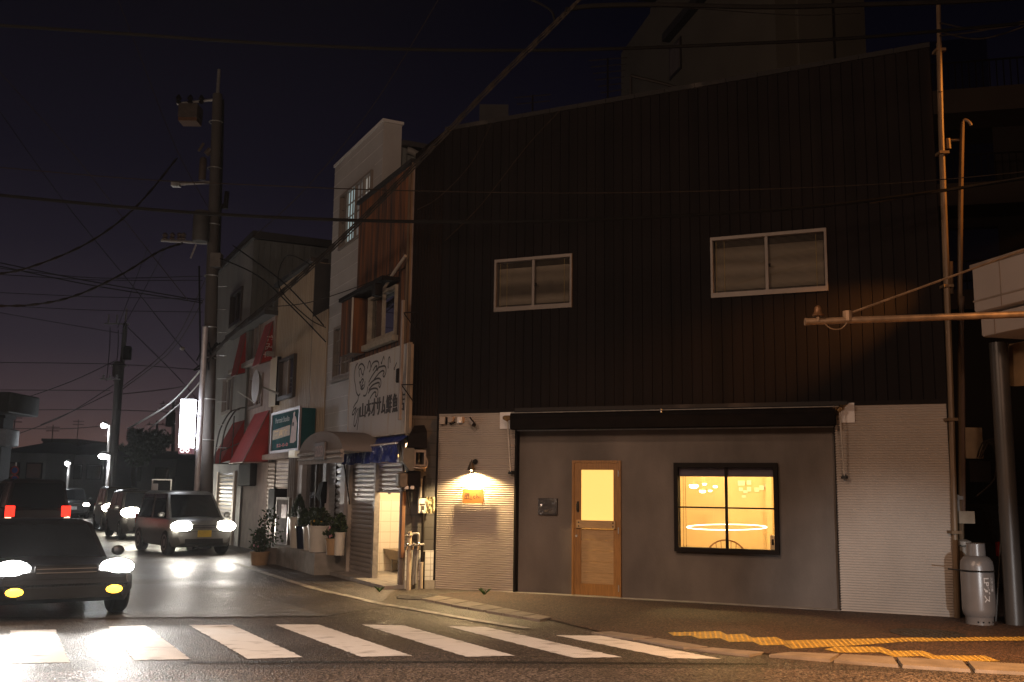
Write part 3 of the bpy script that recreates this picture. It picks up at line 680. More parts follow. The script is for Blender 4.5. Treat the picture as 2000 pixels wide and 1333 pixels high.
lamp('fish_shop_light', 'POINT', SF.P(PO+.25, .55, 2.15), 230, (1, .74, .42), size=.06)
D = 1.43
p = SF.m(767, 1025, D-.01); a0, a1, b0, b1 = spx(760, 1012, 773, 1028, D-.01)
t = thing('first_aid_sign', 'small green and white square sign with a ring emblem on the tiled wall', 'sign', SF.P(p[0], D, b0))
mb = MB(SF); mb.box(a0, a1, D-.012, D, b0, b1); mb.build('sign_plate', mat('sign_white', (.8, .8, .72), .5, 0, .02), t)
gr = mat('sign_green', (.03, .26, .06), .5, 0, .05); c, e, r = (a0+a1)/2, b0+(b1-b0)*.36, (a1-a0)*.24
mb = MB(SF); mb.box(a0, a1, D-.0145, D-.0125, b1-.02, b1); mb.box(a0, a0+.012, D-.0145, D-.0125, b0, b1-.02); mb.box(a1-.012, a1, D-.0145, D-.0125, b0, b1-.02); mb.stroke([(c+r*math.cos(q), e+r*math.sin(q)) for q in [2*math.pi*i/20 for i in range(21)]], r*.75, D-.0135); mb.box(a0+.02, c-.02, D-.0145, D-.0125, b0+(b1-b0)*.68, b0+(b1-b0)*.74); mb.box(c+.02, a1-.02, D-.0145, D-.0125, b0+(b1-b0)*.68, b0+(b1-b0)*.74); mb.build('emblem', gr, t)
hp = [SF.m(x, y, D-.06) for x, y in ((738, 1028), (746, 1032), (748.5, 1036), (748, 1050), (745, 1072), (742, 1087))]
t = thing('hose_reel', 'green hose hanging from a wall tap on the tiled wall of the fish shop', 'hose', SF.P(hp[0][0], D, hp[-1][1]))
mb = MB(SF); mb.tube(crom([(u, D-.06, z) for u, z in hp], 5), .016, 8); mb.build('hose', mat('green_hose', (.02, .20, .06), .4), t)
mb = MB(SF); u, z = SF.m(739, 1024, D-.05); mb.bbox(u-.07, u+.05, D-.1, D-.001, z-.10, z+.12, .015); mb.tube([(u, D-.1, z), (u+.08, D-.1, z-.02)], .02, 8); mb.build('tap_holder', mat('dark_green_plastic', (.03, .09, .04), .5, 0, .4, 30), t)
a0, a1, b0, b1 = spx(767, 1072, 800, 1124, .9)
t = thing('steel_sink', 'tapered grey sink standing inside the lit opening of the fish shop', 'sink', SF.P(a0+.3, 1.0, .07))
mb = MB(SF); zz = sz(770, 1072, .9)
mb.loft([[(a0+.18, .75, .30), (a0+.8, .75, .30), (a0+.8, 1.3, .30), (a0+.18, 1.3, .30)], [(a0, .7, zz), (a0+.9, .7, zz), (a0+.9, 1.38, zz), (a0, 1.38, zz)]]); mb.build('basin', mat('dull_steel', (.22, .17, .12), .5, .3, .1), t)
for u in (a0+.25, a0+.75):
    for d in (.8, 1.25): mb = MB(SF); mb.cyl((u, d, .065), (u, d, .30), .02, 8); mb.build('leg', M['galv'], t)
a0, a1, b0, b1 = spx(763, 1042, 800, 1063, 1.25)
t = thing('wall_shelf', 'small shelf board fixed to the tiled wall above the grey sink', 'shelf', SF.P(a0+.2, 1.3, b0))
mb = MB(SF); mb.prism([(a0, b0+.05), (a0+.05, b0), (a0+.9, b0), (a0+.9, b1), (a0+.04, b1)], 1.2, 1.42); mb.build('shelf_board', mat('brown_board', (.25, .15, .08), .6), t)
a0, z = SF.m(784, 972, 1.3)
t = thing('round_basket', 'round shallow pan hung on the plastered wall inside the fish shop', 'pan', SF.P(a0, 1.3, z-.2))
mb = MB(SF); mb.lathe((a0, 1.30, z), [(.10, -.07), (.2, -.06), (.235, .0), (.245, .07), (.24, .1)], 28, 'd'); mb.build('pan_body', mat('tan_pan', (.38, .26, .15), .6), t)
mb = MB(SF); q = [SF.m(x, y, 1.42) for x, y in ((787, 993), (774, 993), (765, 1005), (758, 1022), (759, 1035), (766, 1052))]
mb.tube(crom([(u, 1.42, zz) for u, zz in q], 5), .006, 5); o = mb.build('wall_lead', M['cable_b']); tag(o, 'thin dark lead looping down the tiled wall beside the green sign', 'cable')

# ---- painted sign board of the fish shop
a0, a1 = -3.02, su(794, 750, -.06)+.17; b0, b1 = 2.56, 4.06
t = thing('fish_shop_sign', 'large rust-stained white sign board with dark painted waves and lettering', 'sign', SF.P((a0+a1)/2, -.1, b0))
mb = MB(SF); mb.box(a0, a1-.17, -.06, -.0025, b0, b1); mb.build('board', M['signw'], t)
mb = MB(SF); mb.box(a1-.165, a1-.09, -.055, -.0025, b0-.05, b1+.02); mb.box(a1-.088, a1-.03, -.05, -.0025, b0-.02, b1-.02); mb.build('end_panel', mat('worn_end_panel', (.20, .155, .115), .6, 0, .2, 5), t)
mb = MB(SF); frame(mb, a0-.015, a1-.168, b0-.015, b1+.015, .02, -.07, -.05); mb.build('edging', M['rustpipe'], t)
mb = MB(SF)
LT = [('山', 702.5, 715), ('本', 715.5, 725), ('オ', 725.5, 734.5), ('サ', 735, 744.5), ('ム', 745, 753.5), ('鮮', 754, 766), ('魚', 766.5, 777.5), ('店', 778, 791)]
for ch, x0, x1 in LT:
    xm = (x0+x1)/2; yb = 818-(xm-702)*.165; yt = 785-(xm-702)*.245+ (0 if ch not in '山' else 4)
    ua, ub = su(x0, (yb+yt)/2, -.06), su(x1, (yb+yt)/2, -.06); za, zb = sz(xm, yb, -.06), sz(xm, yt, -.06)
    [mb.text(ch, (ua+ub)/2+q_*.016, (za+zb)/2, -.0635-.0004*q_, 1, (ub-ua)*.88, .008, hgt=(zb-za)*.96) for q_ in (-1.5, -.5, .5, 1.5)]
mb.build('lettering', M['ink'], t, 0)
mb = MB(SF)
def zl(pts, w=.034):      # outlines read off the 150 x 180 px close-up of the board
    q = crom([(*SF.m(670+x/7.407, 680+y/7.407, -.06), 0) for x, y in pts], 5)
    mb = MB(SF); mb.stroke([(p[0], p[1]) for p in q], w, -.064); mb.build('wave_stroke' if w > .031 and len(pts) > 2 else 'note_stroke', M['ink'], t, 0)
zl([(215, 220), (180, 290), (165, 420), (185, 560), (195, 640), (225, 690), (250, 660)]); zl([(222, 300), (240, 250), (275, 230), (305, 260), (318, 300)]); zl([(240, 420), (235, 330), (258, 300), (275, 370), (295, 385), (305, 330), (320, 290)])
zl([(262, 430), (268, 425)]); zl([(288, 400), (294, 405)]); zl([(245, 485), (258, 500), (268, 470), (285, 450), (300, 465), (285, 500), (275, 540), (285, 550), (300, 530)]); zl([(255, 580), (280, 600), (310, 560), (322, 480)]); zl([(240, 490), (262, 560), (285, 580)])
zl([(360, 560), (350, 640), (325, 690), (295, 690)]); zl([(355, 300), (372, 220), (385, 190), (400, 225), (402, 300), (380, 350)]); zl([(402, 300), (430, 225), (470, 195), (510, 200), (522, 260), (500, 320), (485, 300), (495, 265), (470, 270), (435, 330)])
zl([(375, 500), (420, 410), (500, 300), (570, 265), (615, 270), (625, 340), (600, 415), (580, 395), (598, 350), (575, 330), (520, 370), (450, 460)]); zl([(372, 550), (420, 490), (490, 445), (540, 450), (552, 510), (535, 570), (520, 545), (530, 510), (500, 505), (430, 540), (375, 610)])
zl([(365, 660), (400, 605), (450, 585), (500, 595), (508, 650), (490, 705), (470, 690), (480, 650), (455, 640), (415, 690), (390, 740)]); zl([(225, 700), (215, 760), (175, 820), (150, 870)]); zl([(195, 860), (155, 900), (135, 960), (160, 955), (195, 870)]); zl([(215, 880), (175, 980), (160, 1110), (180, 1125), (210, 1010), (225, 870)]); zl([(240, 870), (225, 1040), (205, 1190)])
zl([(560, 225), (590, 125), (598, 170)], .03); zl([(550, 222), (568, 215)], .05); zl([(655, 280), (660, 160), (678, 135), (685, 215)], .03); zl([(650, 285), (660, 272)], .05); zl([(780, 210), (745, 300)], .03); zl([(738, 305), (752, 298)], .05)
# ---- things fixed to the fish shop's front
a0 = su(783, 700, -.2)
t = thing('service_pole', 'slim grey square pole bracketed out in front of the painted sign board', 'pole', SF.P(a0, -.22, 2.8))
mb = MB(SF); mb.bbox(a0-.025, a0+.025, -.215, -.165, sz(786, 820, -.2), sz(790, 585, -.2), .006); mb.build('shaft', mat('dull_pole', (.20, .175, .165), .5, .2, .15, 4), t)
z = sz(780, 733, -.22); mb = MB(SF); mb.bbox(a0-.12, a0-.03, -.24, -.17, z-.12, z+.12, .015); mb.build('switch_box', M['dark'], t)
for y in (750, 610):
    z = sz(790, y, -.2)
    mb = MB(SF); mb.tube([(a0, -.19, z), (a0+.1, -.14, z), (a0+.2, -.01, z)], .010, 6); mb.build('strut', M['dark'], t)
    mb = MB(SF); mb.tube([(a0, -.19, z+.02), (a0+.18, -.01, z-.3)], .010, 6); mb.build('strut', M['dark'], t)

u, z = SF.m(742, 566, -.3)
t = thing('flood_light', 'small dark flood lamp with a bowed pale conduit above the upper window', 'flood lamp', SF.P(u, -.2, z))
mb = MB(SF); mb.bbox(u-.1, u+.1, -.42, -.28, z-.13, z+.1, .02); mb.build('housing', M['dark'], t)
mb = MB(SF); mb.tube([(u, -.28, z), (u, -.01, z+.05)], .02, 6); mb.build('mount', M['galv'], t)
q = [SF.m(x, y, -.12) for x, y in ((738, 574), (745, 577), (752, 568), (770, 535), (792, 500))]
mb = MB(SF); mb.tube(crom([(a, -.2+.02*i, b) for i, (a, b) in enumerate(q)], 5), .028, 7); mb.build('conduit', mat('pale_conduit', (.33, .28, .235), .5), t)
# blue tarpaulin strip
a0, a1 = su(668, 880, -.2), su(777, 865, -.2); z1 = sz(722, 872, -.2)
t = thing('blue_awning', 'crinkled narrow blue tarpaulin awning on a pale rail above the roller shutters', 'awning', SF.P((a0+a1)/2, -.3, z1-.2))
mb = MB(SF); rnd = random.Random(9); n = 70
G = []
for j in range(7):
    G.append([(a0+.08+(a1-a0-.1)*i/n, -.21+.035*math.sin(i*.9+j*.35+2*math.sin(i*.31))*(j/6)+rnd.uniform(-.012, .012), z1-.30*j/6+.015*math.sin(i*.35)*(j/6)) for i in range(n+1)])
for j in range(6):
    for i in range(n): mb.face([G[j][i], G[j][i+1], G[j+1][i+1], G[j+1][i]])
mb.build('valance', M['blue'], t)
mb = MB(SF); K = [[(a0+.08+(a1-a0-.1)*i/n, -.2+.2*j/4, z1+.16*j/4+rnd.uniform(-.012, .012)) for i in range(n+1)] for j in range(5)]
for j in range(4):
    for i in range(n): mb.face([K[j][i], K[j][i+1], K[j+1][i+1], K[j+1][i]])
mb.build('top_sheet', M['blue'], t)
mb = MB(SF); mb.tube([(a0, -.215, z1+.005), (a1, -.215, z1+.005)], .018, 8); mb.build('rail', mat('pale_rail', (.50, .42, .38), .5), t)
for u, yy in ((a0, 0), (a1+.1, 0)):
    mb = MB(SF); mb.tube([(u, -.2, z1), (u+.05, -.02, z1-1.05)], .013, 6); mb.build('strut', M['dark'], t)

# ---------------- black covers, meters and pipes on the splayed corner
cm = lambda x, y, d=0: CF.m(x, y, d)
def cbox(mbx, x0, y0, x1, y1, d0, d1, b=.02):
    a = cm(x0, y0, d0); c = cm(x1, y1, d0); mbx.bbox(a[0], c[0], d0, d1, c[1], a[1], b); return a, c
u, z = cm(812, 850, -.2)
t = thing('corner_hood', 'bulky black hood wrapped in torn sheeting at the head of the dark corner', 'hood', CF.P(u, -.2, z-.4))
mb = MB(CF); a = cm(790, 875, -.35); c = cm(832, 832, -.35); mb.loft([[(a[0], -.5, a[1]), (c[0], -.5, a[1]), (c[0], -.02, a[1]), (a[0]+.15, -.02, a[1])], [(a[0]+.06, -.45, c[1]-.15), (c[0], -.45, c[1]-.1), (c[0], -.02, c[1]-.05), (a[0]+.2, -.02, c[1]-.1)], [(a[0]+.16, -.3, c[1]), (c[0], -.2, c[1]+.02), (c[0], -.02, c[1]+.02), (a[0]+.25, -.02, c[1])]]); mb.build('hood_shell', M['black'], t)
t = thing('outdoor_unit', 'dim boxy unit with an open round hoop below the black hood', 'outdoor unit', CF.P(u-.05, -.3, z-.9))
mb = MB(CF); a = cm(783, 920, -.3); c = cm(806, 876, -.3); mb.prism([(a[0], c[1]), (a[0], a[1]+.15), (a[0]+.12, a[1]), (c[0], a[1]), (c[0], c[1])], -.48, -.03); mb.build('casing', mat('dull_olive_casing', (.10, .085, .065), .5, 0, .2, 6), t)
mb = MB(CF); a = cm(805, 911, -.3); c = cm(829, 880, -.3); frame(mb, a[0], c[0], a[1], c[1], .03, -.45, -.03, .025, .04); mb.build('guard_frame', mat('worn_steel', (.22, .18, .15), .35, .5, .2), t)
mb = MB(CF); a = cm(804, 913, -.35); c = cm(831, 913, -.35); mb.tube(crom([(a[0], -.46, a[1]), ((a[0]+c[0])/2, -.49, a[1]-.015), (c[0]-.02, -.46, a[1]), (c[0]+.01, -.44, a[1]+.08), (c[0]-.02, -.42, a[1]+.17)], 5), .018, 8); mb.build('hoop', mat('bright_steel', (.5, .42, .36), .25, .8), t)
t = thing('meter_cover', 'black boxy cover hung below the dim unit beside the raised shutter', 'cover', CF.P(u-.05, -.25, z-1.3))
mb = MB(CF); cbox(mb, 797, 920, 822, 952, -.4, -.03); mb.build('cover_shell', M['black'], t)
mb = MB(CF); cbox(mb, 780, 923, 797, 953, -.42, -.05, .03); mb.build('wrapped_end', mat('grubby_wrap', (.12, .095, .07), .5, 0, .3, 14), t)
mb = MB(CF)
for x in (794, 805): p = cm(x, 953, -.38); mb.bbox(p[0]-.03, p[0]+.03, -.41, -.34, p[1]-.025, p[1]+.03, .008)
mb.build('fixing', M['white'], t)
a = cm(817, 1003, -.1); c = cm(833, 974, -.1)
t = thing('entry_panel', 'small white intercom box with a dark portrait plate on the block wall', 'intercom', CF.P((a[0]+c[0])/2, -.05, a[1]))
mb = MB(CF); mb.bbox(a[0], c[0], -.1, .0, a[1], c[1], .008); mb.build('box', mat('off_white_plastic', (.6, .57, .52), .35), t)
mb = MB(CF); h = c[1]-a[1]; w_ = c[0]-a[0]; mb.box(a[0]+.02, c[0]-.02, -.106, -.1, c[1]-h*.45, c[1]-h*.36); mb.box(a[0]+w_*.35, c[0]-w_*.25, -.106, -.1, a[1]+h*.2, a[1]+h*.5); mb.build('plate', M['ink'], t)
mb = MB(CF); mb.ball((a[0]+w_*.5, -.11, a[1]+.03), .02); mb.build('button', M['galv'], t)
a = cm(832, 1003, -.1); c = cm(850, 971, -.1)
t = thing('film_bag', 'crumpled clear plastic cover beside the white intercom box', 'plastic cover', CF.P((a[0]+c[0])/2, -.05, a[1]))
mb = MB(CF); rnd = random.Random(3); G = [[(a[0]+(c[0]-a[0])*i/6, -.06-rnd.random()*.06, a[1]+(c[1]-a[1])*j/7) for i in range(7)] for j in range(8)]
for j in range(7):
    for i in range(6): mb.face([G[j][i], G[j][i+1], G[j+1][i+1], G[j+1][i]])
for j in range(7):
    mb.face([G[j][0], G[j+1][0], (G[j+1][0][0], -.0, G[j+1][0][2]), (G[j][0][0], 0, G[j][0][2])])
mb.build('crumpled_film_sheet', mat('cloudy_film', (.34, .30, .19), .15, .2, .4, 18, spec=1), t, 0)
# pipes
def cpipe(name, label, pts, r, m, d=-.1, cat='pipe', group=None):
    q = [cm(x, y, d) for x, y in pts]; mb = MB(CF); mb.tube(crom([(p[0], d, max(p[1], .0)) for p in q], 4), r, 9); o = mb.build(name, m); return tag(o, label, cat, group)
cpipe('stand_pipe', 'thick pale upright pipe beside the lit opening of the fish shop', ((797.5, 1165), (798, 1120), (799.5, 1047), (800, 1042)), .04, mat('cream_pipe', (.42, .34, .25), .5, 0, .1), -.16)
cpipe('dark_hose', 'lagged dark hose dropping beside the thick pale pipe', ((806, 1143), (808, 1110), (810, 1080), (811, 1073)), .032, mat('grey_lagging', (.12, .115, .115), .55, 0, .2, 20), -.12)
cpipe('thin_pipe', 'thin grey pipe bent over at its top between two dark hoses', ((812, 1140), (813, 1110), (816, 1075), (818, 1046), (812, 1042), (803, 1044)), .018, M['galv'], -.14)
cpipe('capped_pipe', 'pale pipe that turns black higher up on the tiled dado', ((822.5, 1150), (823, 1118), (824, 1098)), .026, MATS['cream_pipe'], -.1)
cpipe('black_conduit', 'black conduit running up the block wall above the pale capped pipe', ((824, 1098), (825, 1060), (826.5, 1000), (828, 950), (830, 930)), .024, M['dark'], -.07)
cpipe('slim_conduit', 'slim black conduit next to the capped pipe on the tiled dado', ((827.5, 1150), (828, 1110), (829, 1078)), .014, M['dark'], -.06)
cpipe('pale_conduit', 'short grey ribbed conduit above the white intercom box', ((820, 972), (821, 950), (822, 935)), .03, mat('grey_conduit', (.16, .145, .14), .5), -.1)
cpipe('ceramic_stub', 'short pale stub hanging by the open steel hoop', ((829, 921), (831, 908)), .018, MATS['cream_pipe'], -.14)
u, z = cm(805, 1066, -.2)
t = thing('tap_manifold', 'shiny brass-grey taps in a row on the pipes at the corner', 'tap', CF.P(u, -.2, z))
mb = MB(CF); mb.tube([(u-.12, -.2, z-.01), (u+.2, -.18, z+.02)], .02, 8); mb.build('body_pipe', M['galv'], t)
for k in (-.08, .02, .1):
    mb = MB(CF); mb.ball((u+k, -.22, z+.02), .03); mb.tube([(u+k, -.22, z+.03), (u+k-.02, -.27, z+.06)], .012, 6); mb.tube([(u+k, -.22, z), (u+k-.02, -.24, z-.07)], .014, 6); mb.build('tap', mat('chrome', (.7, .66, .6), .2, .9), t)
u, z = cm(800, 1046, -.2); mb = MB(CF); mb.ball((u, -.2, z), .035); mb.tube([(u-.08, -.22, z), (u+.05, -.2, z)], .014, 6); o = mb.build('stop_valve', MATS['chrome']); tag(o, 'single stop valve at the head of the thick pale pipe', 'valve')

# ---------------- tall white panelled building
DW = .12
wt = SF.m(655, 318, DW); wr = SF.m(750, 228, DW); WLx, WRx, WT = wt[0], wr[0], 8.75
bl = SF.m(640, 1000, DW)[0]
T = thing('white_building', 'tall three storey building faced in pale square panels with small-paned windows', 'building', SF.P(-4, DW, 0))
v3 = spx(666, 385, 727, 490, DW); v3 = (su(666, 430, DW), su(727, 400, DW), sz(668, 488, DW), sz(668, 384, DW))
v2 = (su(654, 690, DW), su(692, 690, DW), sz(668, 737, DW), sz(668, 636, DW))
WL0 = min(WLx, bl)-.0
mb = MB(SF); sheet(mb, WL0, WRx, 2.3, WT, DW, [v3, v2]); mb.build('panel_front', M['wpanel'], T)
mb = MB(SF)
z = 2.6
while z < WT-.1:
    mb.box(WL0, WRx, DW-.008, DW+.01, z-.007, z+.007); z += .30
mb2 = MB(SF); sheet(mb2, WL0, v3[0]-.02, 2.3, WT, DW+.2)
# keep the joints clear of the windows
mb = MB(SF); z = 2.6
while z < WT-.1:
    sp = [(WL0, WRx)]
    for h in (v3, v2):
        if h[2]-.08 < z < h[3]+.08:
            sp = [s for a, b in sp for s in ((a, h[0]-.07), (h[1]+.07, b)) if s[1] > s[0]]
    for a, b in sp: mb.box(a, b, DW-.006, DW-.001, z-.006, z+.006)
    z += .30
mb.build('panel_joints', M['joint'], T)
mb = MB(SF); shell(mb, WL0, WRx, DW, .5, 2.3, WT); shell(mb, WL0, FL-.03, .3, 7, 0, 8.0, True); mb.build('side_wall', M['wpanel'], T)
mb = MB(SF); mb.box(WL0-.02, WRx+.03, DW-.03, .53, WT, WT+.06); mb.build('parapet_cap', M['joint'], T)
mb = MB(SF); boards(mb, [(a, b) for a, b in ((WRx-.06, .5), (WRx-.06, 5.5))], 6, lambda u: 8.2)
s = MB(Fr(SF.P(WRx-.05, .5, 0), SF.n)); boards(s, ribs(0, 5, .3, 0, .03), 6.0, lambda u: 8.32-.09*u).build('side_cladding', M['greycorr'], T, 0)
mb = MB(SF); mb.slab([(WL0, .5), (WRx+.1, .5), (WRx+.1, 5.6), (WL0, 5.6)], 8.32, 8.42); mb.build('rear_roof', M['roof'], T)
mb = MB(SF); u = WRx+.0; mb.tube(crom([(u+.02, .62, 8.25), (u+.03, .75, 8.22), (u+.04, 1.2, 8.05), (u+.04, 1.45, 7.9), (u+.04, 1.5, 7.6), (u+.04, 1.5, 6.6)], 5), .07, 10); mb.build('downpipe', mat('grey_downpipe', (.20, .19, .175), .5), T)
def panes(th, wd, d, cols, rws, m_frame, m_pane, w_=.05, bar=.018, name='grid_window', holes=None, room_d=.5, lit=None):
    mb = MB(SF); frame(mb, *wd, w_, d-.05, d+.08); f = mb.build(name, m_frame, th)
    n = len(cols)
    mb = MB(SF); u0 = wd[0]+w_; U = wd[1]-w_-u0
    for c in cols[1:-1]: mb.box(u0+U*c-.03, u0+U*c+.03, d-.03, d+.03, wd[2]+w_, wd[3]-w_)
    mb.build('mullion', m_frame, f)
    for i in range(len(cols)-1):
        a, b = u0+U*cols[i]+.03, u0+U*cols[i+1]-.03; mb = MB(SF)
        for k in range(1, rws): z = wd[2]+w_+(wd[3]-wd[2]-2*w_)*k/rws; mb.box(a, b, d-.012, d+.012, z-bar/2, z+bar/2)
        k = 2 if b-a > .5 else 1
        for q in range(1, k+1): c = a+(b-a)*q/(k+1); mb.box(c-bar/2, c+bar/2, d-.0125, d+.0125, wd[2]+w_, wd[3]-w_)
        mb.build('glazing_bar', m_frame, f)
        mp = m_pane[i] if isinstance(m_pane, (list, tuple)) else m_pane
        mb = MB(SF); mb.face([(a, d+.02, wd[2]+w_), (b, d+.02, wd[2]+w_), (b, d+.02, wd[3]-w_), (a, d+.02, wd[3]-w_)]); mb.build('pane', mp, f)
    mb = MB(SF); room(mb, wd[0], wd[1], d+.1, d+.1+room_d, wd[2], wd[3]); mb.face([(wd[0], d+.1, wd[2]), (wd[1], d+.1, wd[2]), (wd[1], d+.1+room_d, wd[2]), (wd[0], d+.1+room_d, wd[2])]); mb.build('dark_room', M['room'] if not lit else lit, f)
    return f
litp = mat('lit_window_pane', (.4, .5, .5), .3, 0, .3, 1.1, emit=.34, ecol=(.62, .82, .84))
dimp = mat('dim_lit_pane', (.25, .25, .25), .3, 0, .3, 1.1, emit=.05, ecol=(.9, .85, .8))
mid3 = mat('half_lit_pane', (.4, .4, .38), .3, 0, .3, 1.1, emit=.16, ecol=(1, .96, .86))
panes(T, v3, DW, [0, .19, .50, .76, 1], 4, M['alu'], [M['glass_d'], litp, dimp, mid3])
curt = mat('curtained_pane', (.17, .14, .12), .25, 0, .2, 4, (3, 3, .2))
panes(T, v2, DW, [0, .4, 1], 4, M['alu'], [M['glass_d'], curt])
mb = MB(SF); z = v2[2]-.05; mb.box(v2[0]-.05, v2[1]+.05, DW-.08, DW, z-.03, z+.03); mb.build('window_sill', M['alu'], T)
# arched entrance canopy and shop entrance below it
a0, a1 = su(584, 890, -.75), su(669, 880, -.75); zb = sz(626, 885, -.75); zt2 = sz(626, 843, -.75)
arc = [((a0+a1)/2-(a1-a0)/2*math.cos(q), zb+(zt2-zb)*math.sin(q)) for q in [math.pi*i/20 for i in range(21)]]
t = thing('arched_canopy', 'taupe half-round fabric canopy over the potted entrance with a small name plate', 'canopy', SF.P((a0+a1)/2, -.4, zb))
mb = MB(SF); mb.prism(arc, -.75, -.02); mb.build('canopy_cloth', mat('taupe_cloth', (.20, .165, .15), .75, 0, .08, 2), t)
mb = MB(SF); mb.tube([(a0, -.76, zb), (a1, -.76, zb)], .035, 8); mb.tube([(a0, -.76, zb-.09), (a1, -.76, zb-.09)], .03, 8); mb.box(a0, a1, -.74, -.72, zb-.2, zb-.02); mb.build('rail', mat('steel_rail', (.30, .26, .24), .7, .0, spec=.2), t)
c, z = SF.m(626.5, 882, -.78)
mb = MB(SF); mb.bbox(c-.33, c+.33, -.81, -.765, z-.16, z+.17, .01); mb.build('name_plate', mat('taupe_plate', (.12, .095, .085), .5), t)
mb = MB(SF); mb.text('GOLDEN', c, z, -.8125, 1, .52, .02, hgt=.2); mb.build('lettering', M['pinkpaint'], t, 0)
e0, e1 = su(589, 980), su(678, 1000)
GF = thing('shop_entrance', 'white framed shop entrance with glass doors and a pale half shutter under the arched canopy', 'shop entrance', SF.P((e0+e1)/2, 0, .3))
zc = zb-.1; base = .42
ue = [su(x, 980) for x in (583, 592, 633, 639, 644, 668, 677)]
mb = MB(SF)
for a, b in ((ue[0], ue[1]), (ue[2], ue[3]), (ue[5], ue[6])): mb.box(a, b, -.05, .12, base, zc)
mb.box(ue[0], ue[6], -.05, .12, zc, zc+.35); mb.box(ue[1], ue[2], -.03, .1, base, base+.08)
mb.build('entrance_frame', mat('white_frame', (.42, .39, .39), .4, 0, .08), GF)
mb = MB(SF); rows(mb, ue[3], ue[4]+(ue[5]-ue[4])*.3, base, zc, .09, .03, .008, 'slat'); rows(mb, ue[4]+(ue[5]-ue[4])*.34, ue[5], base, zc, .13, .05, .03, 'slat'); mb.build('louvre_shutter', M['shutter_l'], GF, 0)
um = (ue[1]+ue[2])/2+.1
mb = MB(SF); mb.face([(ue[1], .05, base+.08), (ue[2], .05, base+.08), (ue[2], .05, zc), (ue[1], .05, zc)]); mb.build('door_glass', glass('entrance_glass', (.85, .8, .75), .3, .04), GF)
mb = MB(SF); mb.box(um-.05, um+.05, .0, .045, base+.08, zc); mb.box(ue[1]+.05, ue[1]+.2, .055, .08, base+.08, zc); mb.build('door_stile', M['alu_d'], GF)
mb = MB(SF); room(mb, ue[1]-.3, ue[2]+.2, .12, 1.8, base, zc); mb.box(ue[1]+.3, ue[1]+.6, 1.2, 1.5, base, base+1.1); mb.face([(ue[1]-.3, .12, base), (ue[2]+.2, .12, base), (ue[2]+.2, 1.8, base), (ue[1]-.3, 1.8, base)]); mb.build('dim_interior', mat('dim_interior_wall', (.16, .115, .085), .7, 0, .3, 1.5), GF)
mb = MB(SF); mb.box(ue[0]-.35, FL-.02, -.62, .6, -.1, .40); mb.build('entrance_step', M['conc'], GF)
lamp('entrance_light', 'POINT', SF.P(ue[1]+.5, .8, 1.0), 7, (1, .75, .45), size=.05)
u, z = SF.m(605, 1022, .35); mb = MB(SF); mb.lathe((u, .3, z-.25), [(.10, 0), (.13, .02), (.13, .42), (.10, .45)], 14); o = mb.build('lantern', emis('lantern_glow', (1, .80, .5), 1.6)); tag(o, 'softly glowing paper-white lantern behind the entrance glass', 'lantern')
# dark umbrella/jacket hung by the door
u, z = SF.m(627, 960, -.1); mb = MB(SF); mb.loft([[(u-.16, -.1, z+.16), (u+.14, -.1, z+.2), (u+.14, -.02, z+.2), (u-.16, -.02, z+.16)], [(u-.17, -.16, z-.1), (u+.16, -.16, z-.08), (u+.16, -.02, z-.08), (u-.17, -.02, z-.1)], [(u+.0, -.12, z-.22), (u+.13, -.12, z-.25), (u+.13, -.02, z-.25), (u+.0, -.02, z-.22)], [(u+.02, -.1, z-.75), (u+.1, -.1, z-.75), (u+.1, -.03, z-.75), (u+.02, -.03, z-.75)]])
o = mb.build('hanging_bag', M['black']); tag(o, 'black bag hanging on the white door post beside the louvred shutter', 'bag')

